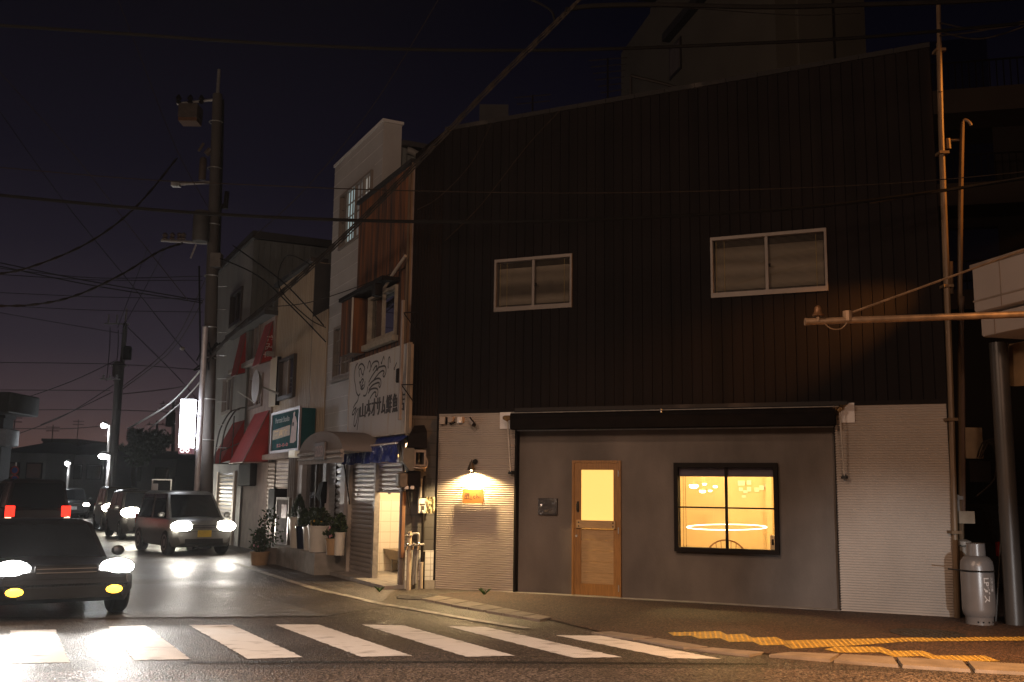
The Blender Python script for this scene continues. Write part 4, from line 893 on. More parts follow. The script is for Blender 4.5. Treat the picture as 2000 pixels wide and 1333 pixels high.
# ---------------- plants and pots at the entrance
def pot(name, label, x, y, r, h, m, d=-.35, taper=.75, plant=None, ph=.6, group='pots at the shop entrance', zb=.40):
    u = su(x, y, d); t = thing(name, label, 'plant pot', SF.P(u, d, zb), group)
    mb = MB(SF); mb.lathe((u, d, zb), [(r*taper, 0), (r*taper*1.02, .02), (r*.97, h-.03), (r*1.05, h-.03), (r*1.05, h), (r*.9, h), (r*.85, h-.05)], 20); mb.build('pot', m, t)
    rnd = random.Random(int(x))
    mb = MB(SF); lf = MB(SF); fl = MB(SF)
    if plant == 'cone':
        mb.cyl((u, d, zb+h-.05), (u, d, zb+h+ph*.8), .012, 6, .004)
        for i in range(700):
            q = rnd.random(); a = rnd.uniform(0, 6.28); rr = r*1.05*(1-q)**.8*rnd.uniform(.5, 1.05); c = (u+rr*math.cos(a), d+rr*math.sin(a), zb+h+ph*q)
            s_ = .045; lf.face([(c[0]-s_*.4, c[1], c[2]), (c[0]+s_*.4, c[1]+rnd.uniform(-.02, .02), c[2]), (c[0]+rnd.uniform(-.02, .02)+math.cos(a)*.02, c[1]+math.sin(a)*.02, c[2]+s_*2)])
    elif plant:
        for i in range(9): 
            a = rnd.uniform(0, 6.28); k = rnd.uniform(.3, 1); mb.cyl((u+.3*r*math.cos(a), d+.3*r*math.sin(a), zb+h-.05), (u+r*k*math.cos(a), d+r*k*math.sin(a), zb+h+ph*rnd.uniform(.6, 1)), .006, 5, .003)
        for i in range(260 if ph > .7 else 420):
            q = rnd.random()**1.1; a = rnd.uniform(0, 6.28); rr = r*(.40+.62*math.sin(math.pi*min(1, q+.15)))*rnd.uniform(.2, 1.1); c = Vector((u+rr*math.cos(a), d+rr*math.sin(a), zb+h+ph*q))
            v = Vector((rnd.uniform(-1, 1), rnd.uniform(-1, 1), rnd.uniform(-.2, 1))).normalized()*.085; wv = v.cross(Vector((rnd.random(), rnd.random(), .3))).normalized()*.024
            lf.face([tuple(c), tuple(c+v*.5+wv), tuple(c+v), tuple(c+v*.5-wv)])
    if mb.v: mb.build('stems', mat('plant_stem', (.06, .045, .025), .8), t)
    if lf.v: lf.build('foliage', M['leaf'], t, 0)
    if plant in ('pansy', 'mixed'):
        for i in range(7 if plant == 'mixed' else 4):
            fl = MB(SF); a = rnd.uniform(0, 6.28); c = (u+r*.7*math.cos(a), d-abs(r*.7*math.sin(a)), zb+h+rnd.uniform(.02, .1 if plant == 'pansy' else ph)); fl.ball(c, .035, .02, .03, 8, 4)
            fl.build('flower', mat('yellow_petals', (.65, .36, .02), .6) if plant == 'pansy' else mat('pink_petals', (.55, .25, .28), .6), t)
    return t
cer = mat('white_glazed_pot', (.58, .54, .48), .3, 0, .06)
pot('potted_plant', 'tall white tapering pot with a pointed conifer at the end of the step', 581, 1060, .20, .62, cer, -.42, .72, 'cone', .42)
pot('potted_plant', 'dark blue glazed pot standing between the white pots', 592, 1075, .17, .45, mat('navy_glaze', (.012, .016, .035), .15), -.40, .72, 'cone', .3)
pot('potted_plant', 'white glazed pot with drooping dark foliage beside the navy pot', 609, 1085, .2, .46, cer, -.36, .8, 'bush', .34)
pot('potted_plant', 'widest white glazed pot with yellow pansies at its rim', 622, 1085, .23, .5, cer, -.38, .78, 'pansy', .30)
pot('potted_plant', 'small brown wooden pot of mixed flowers nearest the roller shutter', 651, 1098, .16, .3, mat('terracotta_box', (.34, .22, .12), .7), -.38, .8, 'mixed', .22)
pot('potted_plant', 'slim white planter with sparse tall stems against the shutter post', 662, 1095, .10, .42, cer, -.32, .9, 'bush', .3)

# ---------------- beige photo studio
DB = .10
CR, CLf = WL0, su(533, 800, DB)
Z1, Z2 = sz(540, 563, DB), sz(616, 514, DB); UA = su(616, 514, DB)
ST = thing('studio_building', 'beige ribbed two storey building carrying a teal portrait studio sign', 'building', SF.P((CR+CLf)/2, DB, 0))
cw = (su(549, 735, DB), su(579, 730, DB), sz(560, 780, DB), sz(560, 700, DB))
zg = 2.45
mb = MB(SF); boards(mb, ribs(CLf, UA, .16, DB, .012), zg, lambda u: (Z1+Z2)/2, [cw]); boards(mb, ribs(UA, CR, .12, DB, .03), zg, lambda u: sz(625, 612, DB)); mb.build('ribbed_front', M['beige'], ST, 0)
mb = MB(SF); shell(mb, CLf, UA-.03, DB, 5, 0, (Z1+Z2)/2); shell(mb, UA, CR, DB+.05, 5, 0, sz(625, 612, DB));  mb.build('side_wall', M['beige'], ST)
mb = MB(SF); mb.box(UA-.03, UA, DB, 4.9, 2.5, (Z1+Z2)/2-.02); mb.build('end_cladding', M['roof'], ST)
mb = MB(SF); mb.box(CLf-.1, UA+.03, DB-.12, .4, (Z1+Z2)/2, (Z1+Z2)/2+.09); mb.build('eaves', M['edge'], ST)
f = None
mb = MB(SF); frame(mb, *cw, .06, DB-.08, DB+.1, .09); f = mb.build('upper_window', M['alu_d'], ST); um = (cw[0]+cw[1])/2
mb = MB(SF); mb.box(um-.03, um+.03, DB-.02, DB+.03, cw[2]+.09, cw[3]-.06); mb.build('meeting_stile', M['alu'], f)
for a, b, d, m_ in ((cw[0]+.06, um-.03, DB+.03, curt), (um+.03, cw[1]-.06, DB+.01, M['glass_d'])):
    mb = MB(SF); mb.face([(a, d, cw[2]+.09), (b, d, cw[2]+.09), (b, d, cw[3]-.06), (a, d, cw[3]-.06)]); mb.build('pane', m_, f)
mb = MB(SF); room(mb, cw[0], cw[1], DB+.1, .8, cw[2], cw[3]); mb.build('dark_room', M['room'], f)
c0 = su(527, 740, 0); c1 = su(540, 740, 0)
mb = MB(SF); mb.box(c0, c1, -.0, DB-.001, cw[2]-.1, cw[3]+.1); mb.build('shutter_case', M['beige'], ST)
mb = MB(SF); mb.box(c1-.001, c1+.02, -.005, DB-.002, cw[2]-.1, cw[3]+.1); mb.build('case_side', M['dark'], ST)
# ground floor of the studio: shutters and cabinets
g0 = su(537, 960, DB); g1 = su(583, 960, DB)
mb = MB(SF); sheet(mb, CLf, CR, 0, zg, DB+.06); mb.box(CLf, CR, -.12, DB+.05, zg-.12, zg); mb.build('ground_floor_wall', M['pinkwall'], ST)
q = [su(x, 940, .04) for x in (538, 567, 571)]
mb = MB(SF); rows(mb, su(505, 940, .04), su(534, 940, .04), .3, sz(520, 905, .04), .10, .06, .012, 'slat'); mb.build('roller_shutter', mat('tan_shutter', (.27, .21, .175), .5, .2, .1), ST, 0)
mb = MB(SF); rows(mb, su(537, 940, .04), su(564, 940, .04), sz(552, 952, .04), sz(552, 898, .04), .10, .06, .012, 'slat'); mb.build('roller_shutter', MATS['tan_shutter'], ST, 0)
# pillar of ribbed polished steel
mb = MB(SF)
for k, x in enumerate((567.5, 571, 574.5, 578)):
    u = su(x, 960, -.05); mb.cyl((u, -.05, 0), (u, -.05, sz(573, 893, -.05)), .075, 10)
mb.build('fluted_pillar', mat('polished_pillar', (.18, .15, .13), .35, .4, .15), ST)
mb = MB(SF); a0, a1, b0, b1 = spx(568, 880, 580, 893, -.25); mb.bbox(a0, a1, -.3, -.1, b0, b1, .02); mb.build('lit_lamp_box', mat('pale_lamp_box', (.75, .68, .55), .4, 0, .15, 9, emit=.12, ecol=(1, .9, .7)), ST)
# teal sign
a0, a1 = su(532, 850, -.25), su(585.5, 840, -.25); b0, b1 = sz(584, 876, -.25), sz(584, 797, -.25)
t = thing('studio_sign', 'teal sign with pale lettering, a yellow band and a white figure emblem', 'sign', SF.P((a0+a1)/2, -.25, b0))
mb = MB(SF); mb.bbox(a0, a1, -.26, DB-.01, b0, b1, .01); mb.build('board', M['tealsign'], t)
mb = MB(SF); frame(mb, a0-.04, a1+.06, b0-.05, b1+.03, .06, -.29, -.24); mb.build('sign_frame', mat('mauve_frame', (.27, .23, .23), .4, .3, .1), t)
S = lambda x, y: (a0+(a1-a0)*x, b0+(b1-b0)*y)
mb = MB(SF); c = S(.38, .80); mb.text('Portrait Studio', c[0], c[1], -.2625, 1, (a1-a0)*.52, .012, hgt=(b1-b0)*.14); mb.build('lettering', mat('pale_teal_paint', (.30, .36, .36), .6), t, 0)
mb = MB(SF); mb.prism([S(.03, .30), S(.68, .36), S(.68, .62), S(.03, .56)], -.2615, -.2605); mb.build('yellow_band', mat('tan_band', (.28, .19, .085), .6, 0, .35, 16), t)
mb = MB(SF); c = S(.355, .46); mb.text('写真館', c[0], c[1], -.2645, 1, (a1-a0)*.5, .02, hgt=(b1-b0)*.17); mb.build('band_lettering', M['yellow'], t, 0)
mb = MB(SF); c = S(.42, .135); mb.text('52-0-0', c[0], c[1], -.2625, 1, (a1-a0)*.42, .02, hgt=(b1-b0)*.085); mb.build('number_lettering', mat('red_paint', (.38, .06, .06), .6), t, 0)
mb = MB(SF); mb.prism([S(*p) for p in ((.70, .16), (.70, .22), (.735, .60), (.75, .74), (.78, .82), (.77, .89), (.80, .93), (.835, .91), (.825, .83), (.87, .78), (.92, .62), (.90, .40), (.905, .20), (.82, .15))], -.2625, -.2615); mb.build('figure_emblem', M['pinkpaint'], t)
mb = MB(SF); c = S(.785, .62); mb.ball((c[0], -.265, c[1]), .07, .006, .05); mb.build('emblem_button', M['ink'], t)

# ---------------- brown mortar house with red awnings
DD = .05
D0, D1 = su(458, 700, DD), CLf
ZD = sz(500, 640, DD)
RB = thing('awning_house', 'brown mortar two storey house with red awnings above its shutters', 'building', SF.P((D0+D1)/2, DD, 0))
dw = (su(505, 660, DD), su(519, 660, DD), sz(512, 705, DD), sz(512, 630, DD)); dw2 = (su(489, 765, DD), su(514, 765, DD), sz(500, 797, DD), sz(500, 735, DD))
dw = (su(487, 670, DD), su(509, 660, DD), sz(500, 704, DD), sz(500, 622, DD))
mb = MB(SF); sheet(mb, D0, D1, 0, ZD, DD, [dw, dw2]); shell(mb, D0, D1, DD, 5, 0, ZD); mb.build('mortar_wall', M['pinkwall'], RB)
mb = MB(SF); mb.box(D0-.1, D1+.05, -.25, .5, ZD, ZD+.12); mb.build('eaves', M['roof'], RB)
mb = MB(SF); mb.box(D0, D1, -.12, DD-.001, sz(500, 712, DD), sz(500, 712, DD)+.12); mb.build('string_course', mat('pale_mortar', (.24, .2, .18), .8), RB)
for i, wd in enumerate((dw, dw2)):
    mb = MB(SF); frame(mb, *wd, .07, DD-.05, DD+.08); f = mb.build('upper_window', mat('brown_frame', (.17, .13, .11), .5), RB); um = (wd[0]+wd[1])/2
    mb = MB(SF); mb.box(um-.04, um+.04, DD-.02, DD+.02, wd[2]+.07, wd[3]-.07); mb.build('meeting_stile', MATS['brown_frame'], f)
    mb = MB(SF); mb.face([(wd[0]+.07, DD+.03, wd[2]+.07), (wd[1]-.07, DD+.03, wd[2]+.07), (wd[1]-.07, DD+.03, wd[3]-.07), (wd[0]+.07, DD+.03, wd[3]-.07)]); mb.build('pane', curt if i == 0 else M['glass_d'], f)
    mb = MB(SF); room(mb, wd[0], wd[1], DD+.1, .8, wd[2], wd[3]); mb.build('dark_room', M['room'], f)
def cloth_tri(name, label, pts, d, grp, depth=.0):
    t = thing(name, label, 'awning', SF.P(*[(lambda p: (p[0], d, p[1]))(SF.m(*pts[-1], d))][0]), grp); return t
# steep red side-cloths: seen edge on along the street as tall triangles, each hung between wall and a front bar
def red_awning(label, apex, foot_wall, foot_out, w0, letters=False):
    """apex & foot_wall on the wall, foot_out standing out from it; all read off the photograph"""
    ua, za = SF.m(*apex, DD); uf, zf = SF.m(*foot_wall, DD)
    out = 0.9
    # find how far out the foot stands so that it projects onto foot_out
    best = min(((abs(SF.m(foot_out[0], foot_out[1], DD-k*.02)[0]-uf), k*.02) for k in range(1, 120)))
    out = best[1]; zo = SF.m(foot_out[0], foot_out[1], DD-out)[1]
    t = thing('red_awning', label, 'awning', SF.P(uf, DD, zf), 'red awnings on the brown house')
    U2 = uf-w0
    mb = MB(SF); n = 6
    mb.prism
    A = (ua, DD-.01, za); Bq = (uf, DD-.01, zf); Cq = (uf, DD-out, zo)
    mb.face([A, Bq, Cq]); mb.face([(A[0]-.015, A[1], A[2]), (Cq[0]-.015, Cq[1], Cq[2]), (Bq[0]-.015, Bq[1], Bq[2])]); mb.face([Bq, Cq, (Cq[0]-.015, Cq[1], Cq[2]), (Bq[0]-.015, Bq[1], Bq[2])]); mb.face([A, Cq, (Cq[0]-.015, Cq[1], Cq[2]), (A[0]-.015, A[1], A[2])])
    mb.build('side_cloth', M['red'], t, 0)
    A2 = (A[0]-w0, A[1], A[2]); C2 = (Cq[0]-w0, Cq[1], Cq[2])
    mb = MB(SF); mb.face([A, Cq, C2, A2]); mb.face([(A[0], A[1], A[2]+.012), (A2[0], A2[1], A2[2]+.012), (C2[0], C2[1]-.01, C2[2]+.008), (Cq[0], Cq[1]-.01, Cq[2]+.008)]); mb.build('top_cloth', mat('red_top_cloth', (.22, .015, .014), .9, 0, .15, 3), t, 0)
    mb = MB(SF); mb.tube([Cq, C2], .02, 6); mb.tube([A, Cq], .015, 6); mb.tube([(uf, DD-.01, zf), Cq], .015, 6); mb.build('awning_frame', mat('red_brown_bar', (.12, .05, .04), .5), t)
    return t, A, Bq, Cq
r1 = red_awning('lower red awning with a big triangular side cloth beside the teal sign', (527, 802), (524, 903), (474, 903), 1.7)
r2 = red_awning('upper red awning with pale lettering down its side cloth', (534, 628), (532, 704), (508, 711), .9)
red_awning('narrow upper red awning on the far side of the brown house window, without lettering', (485, 636), (482, 728), (463, 732), .8)
mb = MB(SF); A, Bq, Cq = r2[1:]
for i, ch in enumerate('さみせ'):
    k = .35+.2*i; c = Vector(Bq)+(Vector(A)-Vector(Bq))*(.62-.22*i)*.9; o_ = Vector(Cq)-Vector(Bq)
    p = c+o_*(.12+.16*i); fr2 = Fr(SF.P(p.x+.004, p.y, 0), SF.n); tb = MB(fr2); tb.text(ch, 0, p.z, 0, 1, .22, .01, hgt=.2); mb.v += [v for v in tb.v] if False else []
    base = len(mb.v); mb.v += tb.v; mb.f += [[q+base for q in f] for f in tb.f]
mb.build('lettering', M['pinkpaint'], r2[0], 0)

# ---------------- grey house beyond, with the arched red awning frame
E1 = su(497, 455, 0); E0 = -18.3; ZE = 8.98
GH = thing('grey_house', 'tall grey three storey house with a ribbed side wall rising behind the row', 'building', SF.P((E0+E1)/2, 0, 0))
ew = (su(452, 600), su(474, 590), sz(462, 634), sz(462, 570)); ew2 = (su(437, 770), su(455, 765), sz(446, 808), sz(446, 738))
ew3 = (su(424, 950), su(457, 950), sz(440, 1030), sz(440, 925))
mb = MB(SF); sheet(mb, E0, E1, 0, ZE, 0, [ew, ew2]); mb.build('front_wall', mat('cool_grey_wall', (.26, .255, .25), .6, 0, .15, 1.5, (1, 1, .4)), GH)
s = MB(Fr(SF.P(E1, 0, 0), SF.n)); boards(s, ribs(0, 7, .33, 0, .04), 3, lambda u: ZE-.25+.01*u).build('ribbed_side', M['greycorr'], GH, 0)
mb = MB(SF); shell(mb, E0, E1-.02, .02, 7, 0, ZE-.1); mb.build('rear_wall', M['greycorr'], GH)
mb = MB(SF); mb.slab([(E0-.1, -.08), (E1+.15, -.08), (E1+.25, 7.2), (E0-.1, 7.2)], ZE-.2, ZE+.02); mb.build('roof', M['roof'], GH)
for i, wd in enumerate((ew, ew2)):
    mb = MB(SF); frame(mb, *wd, .09, -.06, .08); f = mb.build('upper_window', M['alu_d'] if i == 0 else M['alu'], GH); um = (wd[0]+wd[1])/2
    mb = MB(SF); mb.box(um-.05, um+.05, -.03, .02, wd[2]+.09, wd[3]-.09); mb.build('meeting_stile', M['alu_d'] if i == 0 else M['alu'], f)
    mb = MB(SF); mb.face([(wd[0]+.09, .03, wd[2]+.09), (wd[1]-.09, .03, wd[2]+.09), (wd[1]-.09, .03, wd[3]-.09), (wd[0]+.09, .03, wd[3]-.09)]); mb.build('pane', M['glass_d'], f)
    mb = MB(SF); room(mb, wd[0], wd[1], .1, .8, wd[2], wd[3]); mb.build('dark_room', M['room'], f)
mb = MB(SF); rows(mb, su(426, 950, -.03), su(456, 950, -.03), .25, sz(440, 925, -.03), .12, -.01, .02, 'slat'); mb.build('roller_shutter', mat('bronze_shutter', (.30, .25, .19), .3, .6, .15), GH, 0)
for a, b in ((424, 426), (456, 459)): mb = MB(SF); mb.box(su(a, 950, -.03), su(b, 950, -.03), -.06, -.0, 0, sz(440, 922, -.03)); mb.build('shutter_post', M['rustpipe'], GH)
# awning frame with red cloth
t = thing('framed_red_awning', 'red awning under an arched pipe frame next to the utility pole', 'awning', SF.P(su(470, 905), 0, sz(470, 905)), 'red awnings on the brown house')
uw, zw = SF.m(473, 893, -.02); zt3 = sz(472, 822, -.02)
out = min(((abs(SF.m(429, 905, -k*.02)[0]-uw), k*.02) for k in range(1, 150)))[1]; zo = SF.m(429, 905, -out)[1]
mb = MB(SF); mb.face([(uw, -.01, zt3), (uw, -.01, zw), (uw, -out, zo)]); mb.face([(uw, -.01, zt3), (uw, -out, zo), (uw-1.6, -out, zo), (uw-1.6, -.01, zt3)]); mb.face([(uw-.02, -.01, zt3), (uw-.02, -out, zo), (uw-.02, -.01, zw)]); mb.build('red_cloth', M['red'], t, 0)
mb = MB(SF)
for k in (0.03, -.75):
    mb.tube(crom([(uw+k, -.01, zt3+.35), (uw+k, -out*.45, zt3+.25), (uw+k, -out*.85, zt3-.25), (uw+k, -out*1.0, zt3-.9), (uw+k, -out*1.02, zo)], 6), .022, 6)
    mb.tube([(uw+k, -.01, zo), (uw+k, -out*1.02, zo)], .018, 6)
mb.tube([(uw+.03, -out, zt3-.9), (uw+.03, -.01, zt3-.6)], .015, 6); mb.tube([(uw+.03, -out*.5, zo), (uw+.03, -out*.5, zt3+.1)], .015, 6)
mb.build('pipe_frame', mat('dark_pipe_frame', (.07, .06, .06), .5), t)
# small fittings on the brown house: black sign box, satellite dish
u, z = SF.m(483, 928, -.05); mb = MB(SF); mb.bbox(u-.75, u+.75, -.14, .04, z-.3, z+.3, .03); o = mb.build('dark_sign_box', M['dark']); tag(o, 'blank dark box sign on the brown wall between two shutters', 'sign')
u, z = SF.m(497, 755, -.6); t = thing('satellite_dish', 'pale round satellite dish on the front of the brown house', 'satellite dish', SF.P(u, -.3, z-.3))
mb = MB(SF); mb.lathe((u, -.55, z), [(.03, .12), (.2, .1), (.36, .03), (.42, -.03)], 20, 'd'); mb.build('dish', mat('dish_grey', (.32, .29, .28), .5), t)
mb = MB(SF); mb.tube([(u, -.45, z), (u, .0, z-.15)], .03, 6); mb.tube([(u, -.58, z-.4), (u, -1.0, z-.15)], .015, 6); mb.build('arm', M['galv'], t)
a0, a1, b0, b1 = spx(541, 952, 549, 1000, -.1); mb = MB(SF); mb.bbox(a0, su(552, 980, -.1), -.3, DD, .9, sz(548, 955, -.1), .03); o = mb.build('black_cabinet', M['dark']); tag(o, 'tall dark cabinet against the tan shutter beside the steel pillar', 'cabinet')
a0 = su(541, 1010, -.35); a1 = su(566, 1010, -.35); zt4 = sz(554, 972, -.35)
t = thing('standing_sign', 'grey standing notice board in a steel frame on the pavement edge', 'notice board', SF.P((a0+a1)/2, -.35, 0))
mb = MB(SF); mb.box(a0+.05, a1-.05, -.37, -.33, .25, zt4-.05); mb.build('board', mat('grey_notice', (.14, .12, .115), .95, spec=.05), t)
mb = MB(SF); frame(mb, a0, a1, .15, zt4, .05, -.385, -.315); mb.box(a0, a0+.05, -.38, -.32, 0, .15); mb.box(a1-.05, a1, -.38, -.32, 0, .15); mb.build('board_frame', MATS['polished_pillar'], t)
mb = MB(SF); mb.box((a0+a1)/2-.1, (a0+a1)/2+.35, -.375, -.371, zt4-.45, zt4-.15); mb.build('red_mark', mat('faded_red', (.26, .12, .10), .6), t)
# weedy shrub in a planter in front of the studio
pot('potted_shrub', 'loose thin shrub in a low planter in front of the notice board', 522, 1075, .32, .35, mat('stone_planter', (.2, .17, .15), .8), -.75, .9, 'bush', .8, None, 0)
pot('potted_shrub', 'low bushy shrub with a terracotta pot near the road edge', 507, 1092, .2, .28, MATS['terracotta_box'], -1.0, .8, 'mixed', .45, None, 0)
# low plinths along the row
for x0, x1, d0, lab, i in ((560, 580, -.55, 'short block plinth at the foot of the steel pillar', 0),):
    mb = MB(SF); mb.box(su(x0, 1080, d0), su(x1, 1085, d0)-.1, d0, 0, -.1, .32); o = mb.build('stone_plinth', M['conc']); tag(o, lab, 'plinth')
# ================================================================== ground, road, pavement
def asphalt(name, base, rough, wet=0., speck=.5, sc=170):
    m = bpy.data.materials.new(name); m.use_nodes = True; t = m.node_tree; b = t.nodes['Principled BSDF']
    g = N(t, 'ShaderNodeNewGeometry')
    n1 = N(t, 'ShaderNodeTexNoise'); n1.inputs['Scale'].default_value = .7; n1.inputs['Detail'].default_value = 5
    n2 = N(t, 'ShaderNodeTexVoronoi'); n2.inputs['Scale'].default_value = sc*.36
    n3 = N(t, 'ShaderNodeTexNoise'); n3.inputs['Scale'].default_value = sc*.25; n3.inputs['Detail'].default_value = 3
    for n in (n1, n2, n3): t.links.new(g.outputs['Position'], n.inputs['Vector'])
    r = N(t, 'ShaderNodeValToRGB'); t.links.new(n1.outputs['Fac'], r.inputs[0])
    r.color_ramp.elements[0].position = .32; r.color_ramp.elements[0].color = (*[c*.72 for c in base], 1); r.color_ramp.elements[1].position = .68; r.color_ramp.elements[1].color = (*[c*1.3 for c in base], 1)
    sp = N(t, 'ShaderNodeValToRGB'); t.links.new(n2.outputs['Color'], sp.inputs[0])
    sp.color_ramp.elements[0].position = .35; sp.color_ramp.elements[0].color = (1-speck, 1-speck, 1-speck, 1); sp.color_ramp.elements[1].position = .9; sp.color_ramp.elements[1].color = (1+speck*1.6, 1+speck*1.5, 1+speck*1.4, 1)
    mu = N(t, 'ShaderNodeMixRGB', blend_type='MULTIPLY'); mu.inputs[0].default_value = 1; t.links.new(r.outputs[0], mu.inputs[1]); t.links.new(sp.outputs[0], mu.inputs[2])
    t.links.new(mu.outputs[0], b.inputs['Base Color'])
    mr_ = N(t, 'ShaderNodeMapRange'); t.links.new(n1.outputs['Fac'], mr_.inputs[0]); mr_.inputs[1].default_value = .3; mr_.inputs[2].default_value = .7; mr_.inputs[3].default_value = rough-wet; mr_.inputs[4].default_value = rough+.08
    t.links.new(mr_.outputs[0], b.inputs['Roughness'])
    bp = N(t, 'ShaderNodeBump'); bp.inputs['Strength'].default_value = .9; bp.inputs['Distance'].default_value = .012
    ad = N(t, 'ShaderNodeMath', operation='ADD'); t.links.new(n2.outputs['Distance'], ad.inputs[0]); t.links.new(n3.outputs['Fac'], ad.inputs[1])
    t.links.new(ad.outputs[0], bp.inputs['Height']); t.links.new(bp.outputs[0], b.inputs['Normal']); b.inputs['Specular IOR Level'].default_value = .5
    MATS[name] = m; return m
A_road = asphalt('road_asphalt', (.070, .058, .050), .50, .12, .62)
A_old = asphalt('worn_asphalt', (.085, .073, .064), .42, .10, .42, 130)
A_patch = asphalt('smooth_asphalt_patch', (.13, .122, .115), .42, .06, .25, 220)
A_walk = asphalt('brown_pavement', (.060, .034, .024), .74, .02, .6, 150)
def flat(name, px, z, m, holes=None):
    mb = MB(); mb.face([tuple(gnd(x, y, z)) if not isinstance(x, Vector) else (x.x, x.y, z) for x, y in px]); return struct(mb.build(name, m, None, 0))
mb = MB(); mb.face([(-400, -60, 0), (300, -60, 0), (300, 900, 0), (-400, 900, 0)]); struct(mb.build('ground', A_road, None, 0))
V = lambda x, y: (Vector((x, y, 0)), 0)
A_band = asphalt('coarse_asphalt', (.115, .093, .078), .45, .08, .75, 150)
flat('asphalt_band', [(-300, 1316), (400, 1308), (900, 1305), (1500, 1306), (2400, 1330), V(9, 3), V(-9, 3)], .004, A_band)
flat('asphalt_seam', [(360, 1292), (900, 1291), (1500, 1296), (1500, 1299), (900, 1295), (360, 1296)], .003, asphalt('seam_tar', (.02, .018, .016), .5))
# carriageway up the street: older, smoother surface
flat('road', [(640, 1203), (180, 1207), (0, 1205), V(-16, 13.6), V(-62, 110), V(-48, 110), (455, 1075), (505, 1099), (560, 1122), (640, 1152), (700, 1168), (760, 1183)], .004, A_old)
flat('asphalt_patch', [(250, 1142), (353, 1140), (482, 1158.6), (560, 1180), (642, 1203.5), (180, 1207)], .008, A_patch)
# pavement in front of the shop
PV = [(847, 1161), (800, 1166), (850, 1168), (960, 1188), (1077, 1211), (1190, 1238), (1280, 1250), (1390, 1269), (1541, 1280), (1667, 1285), (1802, 1293), (2000, 1304), V(8.2, 9.4), V(9.5, 13.2), V(6.3, 14.4), V(0, 16.9)]
flat('pavement', PV, .012, A_walk)
kst = mat('kerb_stone', (.20, .165, .135), .8, 0, .2, 5, bump=.3, bscale=50)
def kerbrow(name, top, bot, n, h, gap=.02):
    mb = MB()
    def ip(L, t):
        k = t*(len(L)-1); i = min(int(k), len(L)-2); f = k-i; a = gnd(*L[i]); b = gnd(*L[i+1]); return a+(b-a)*f
    for i in range(n):
        a, b = (i+gap)/n, (i+1-gap)/n; q = [ip(top, a), ip(top, b), ip(bot, b), ip(bot, a)]
        lo = [mb.pt((p.x, p.y, -.02)) for p in q]; c = sum(q, Vector())/4
        hi = [mb.pt((p.x+(c.x-p.x)*.03, p.y+(c.y-p.y)*.06, h)) for p in q]
        mb.f.append(hi); mb.f += [[lo[j], lo[(j+1) % 4], hi[(j+1) % 4], hi[j]] for j in range(4)]
    return struct(mb.build(name, kst, None, 0))
kerbrow('kerb', [(857, 1167), (930, 1180), (1010, 1196), (1078, 1210)], [(818, 1172), (890, 1187), (970, 1201), (1055, 1215)], 7, .028)
kerbrow('kerb', [(1190, 1236), (1280, 1249), (1388, 1268), (1498, 1278)], [(1150, 1238), (1240, 1252), (1340, 1270), (1470, 1285)], 3, .02, .035)
kerbrow('kerb', [(1541, 1279), (1667, 1284), (1802, 1292), (2010, 1303), (2300, 1318)], [(1498, 1284), (1658, 1297.5), (1829, 1311), (2010, 1320), (2300, 1338)], 5, .03, .02)
paint = mat('road_paint', (.70, .68, .65), .6, 0, 0, 3.2, (1, 2.6, 1), rgb2=(.22, .20, .18), lo=.55, hi=.76, bump=.5, bscale=70, detail=10)
paint_worn = mat('worn_road_paint', (.40, .37, .33), .6, 0, 0, 7, rgb2=(.13, .12, .11), lo=.45, hi=.7, bump=.3, bscale=160)
mb = MB(); RN = random.Random(12)
for q in ([(20, 1232), (108, 1230), (137, 1294), (20, 1296)], [(212, 1224), (284, 1222), (372, 1287.5), (262, 1290)], [(369, 1221), (454, 1221), (592, 1284), (484, 1287)], [(536, 1220), (621, 1220), (805, 1281), (705, 1283)],
          [(706, 1220), (789, 1222), (1006, 1281), (911, 1283)], [(871, 1223), (949, 1225), (1214, 1284), (1120, 1285)], [(1085, 1241), (1174, 1242), (1410, 1287.5), (1311, 1286)]):
    # edges of the old paint are nibbled
    P = [gnd(x, y, .004) for x, y in q]; E = []
    for a, b in zip(P, P[1:]+P[:1]):
        l = (b-a).length; n = max(3, int(l/.035))
        for i in range(n): E.append(a+(b-a)*(i/n)+Vector((RN.gauss(0, .006), RN.gauss(0, .006), 0)))
    c = sum(P, Vector())/4; k0 = mb.pt(tuple(c)); ks = [mb.pt(tuple(e)) for e in E]
    for i in range(len(ks)): mb.f.append([k0, ks[i], ks[(i+1) % len(ks)]])
struct(mb.build('crosswalk', paint, None, 0))
mb = MB(); L = [gnd(x, y, .012) for x, y in ((455, 1098), (495, 1112), (556, 1131.6), (620, 1151), (684, 1165), (738, 1178), (796, 1187.6), (876, 1202), (940, 1213), (1030, 1227))]
L = crom(L, 4); n_ = []
for i, p in enumerate(L):
    tt = (L[min(i+1, len(L)-1)]-L[max(i-1, 0)]).normalized(); s_ = Vector((-tt.y, tt.x, 0))*.065; n_.append((p+s_, p-s_))
for a, b in zip(n_, n_[1:]): mb.face([tuple(a[0]), tuple(a[1]), tuple(b[1]), tuple(b[0])])
struct(mb.build('edge_line', paint_worn, None, 0))
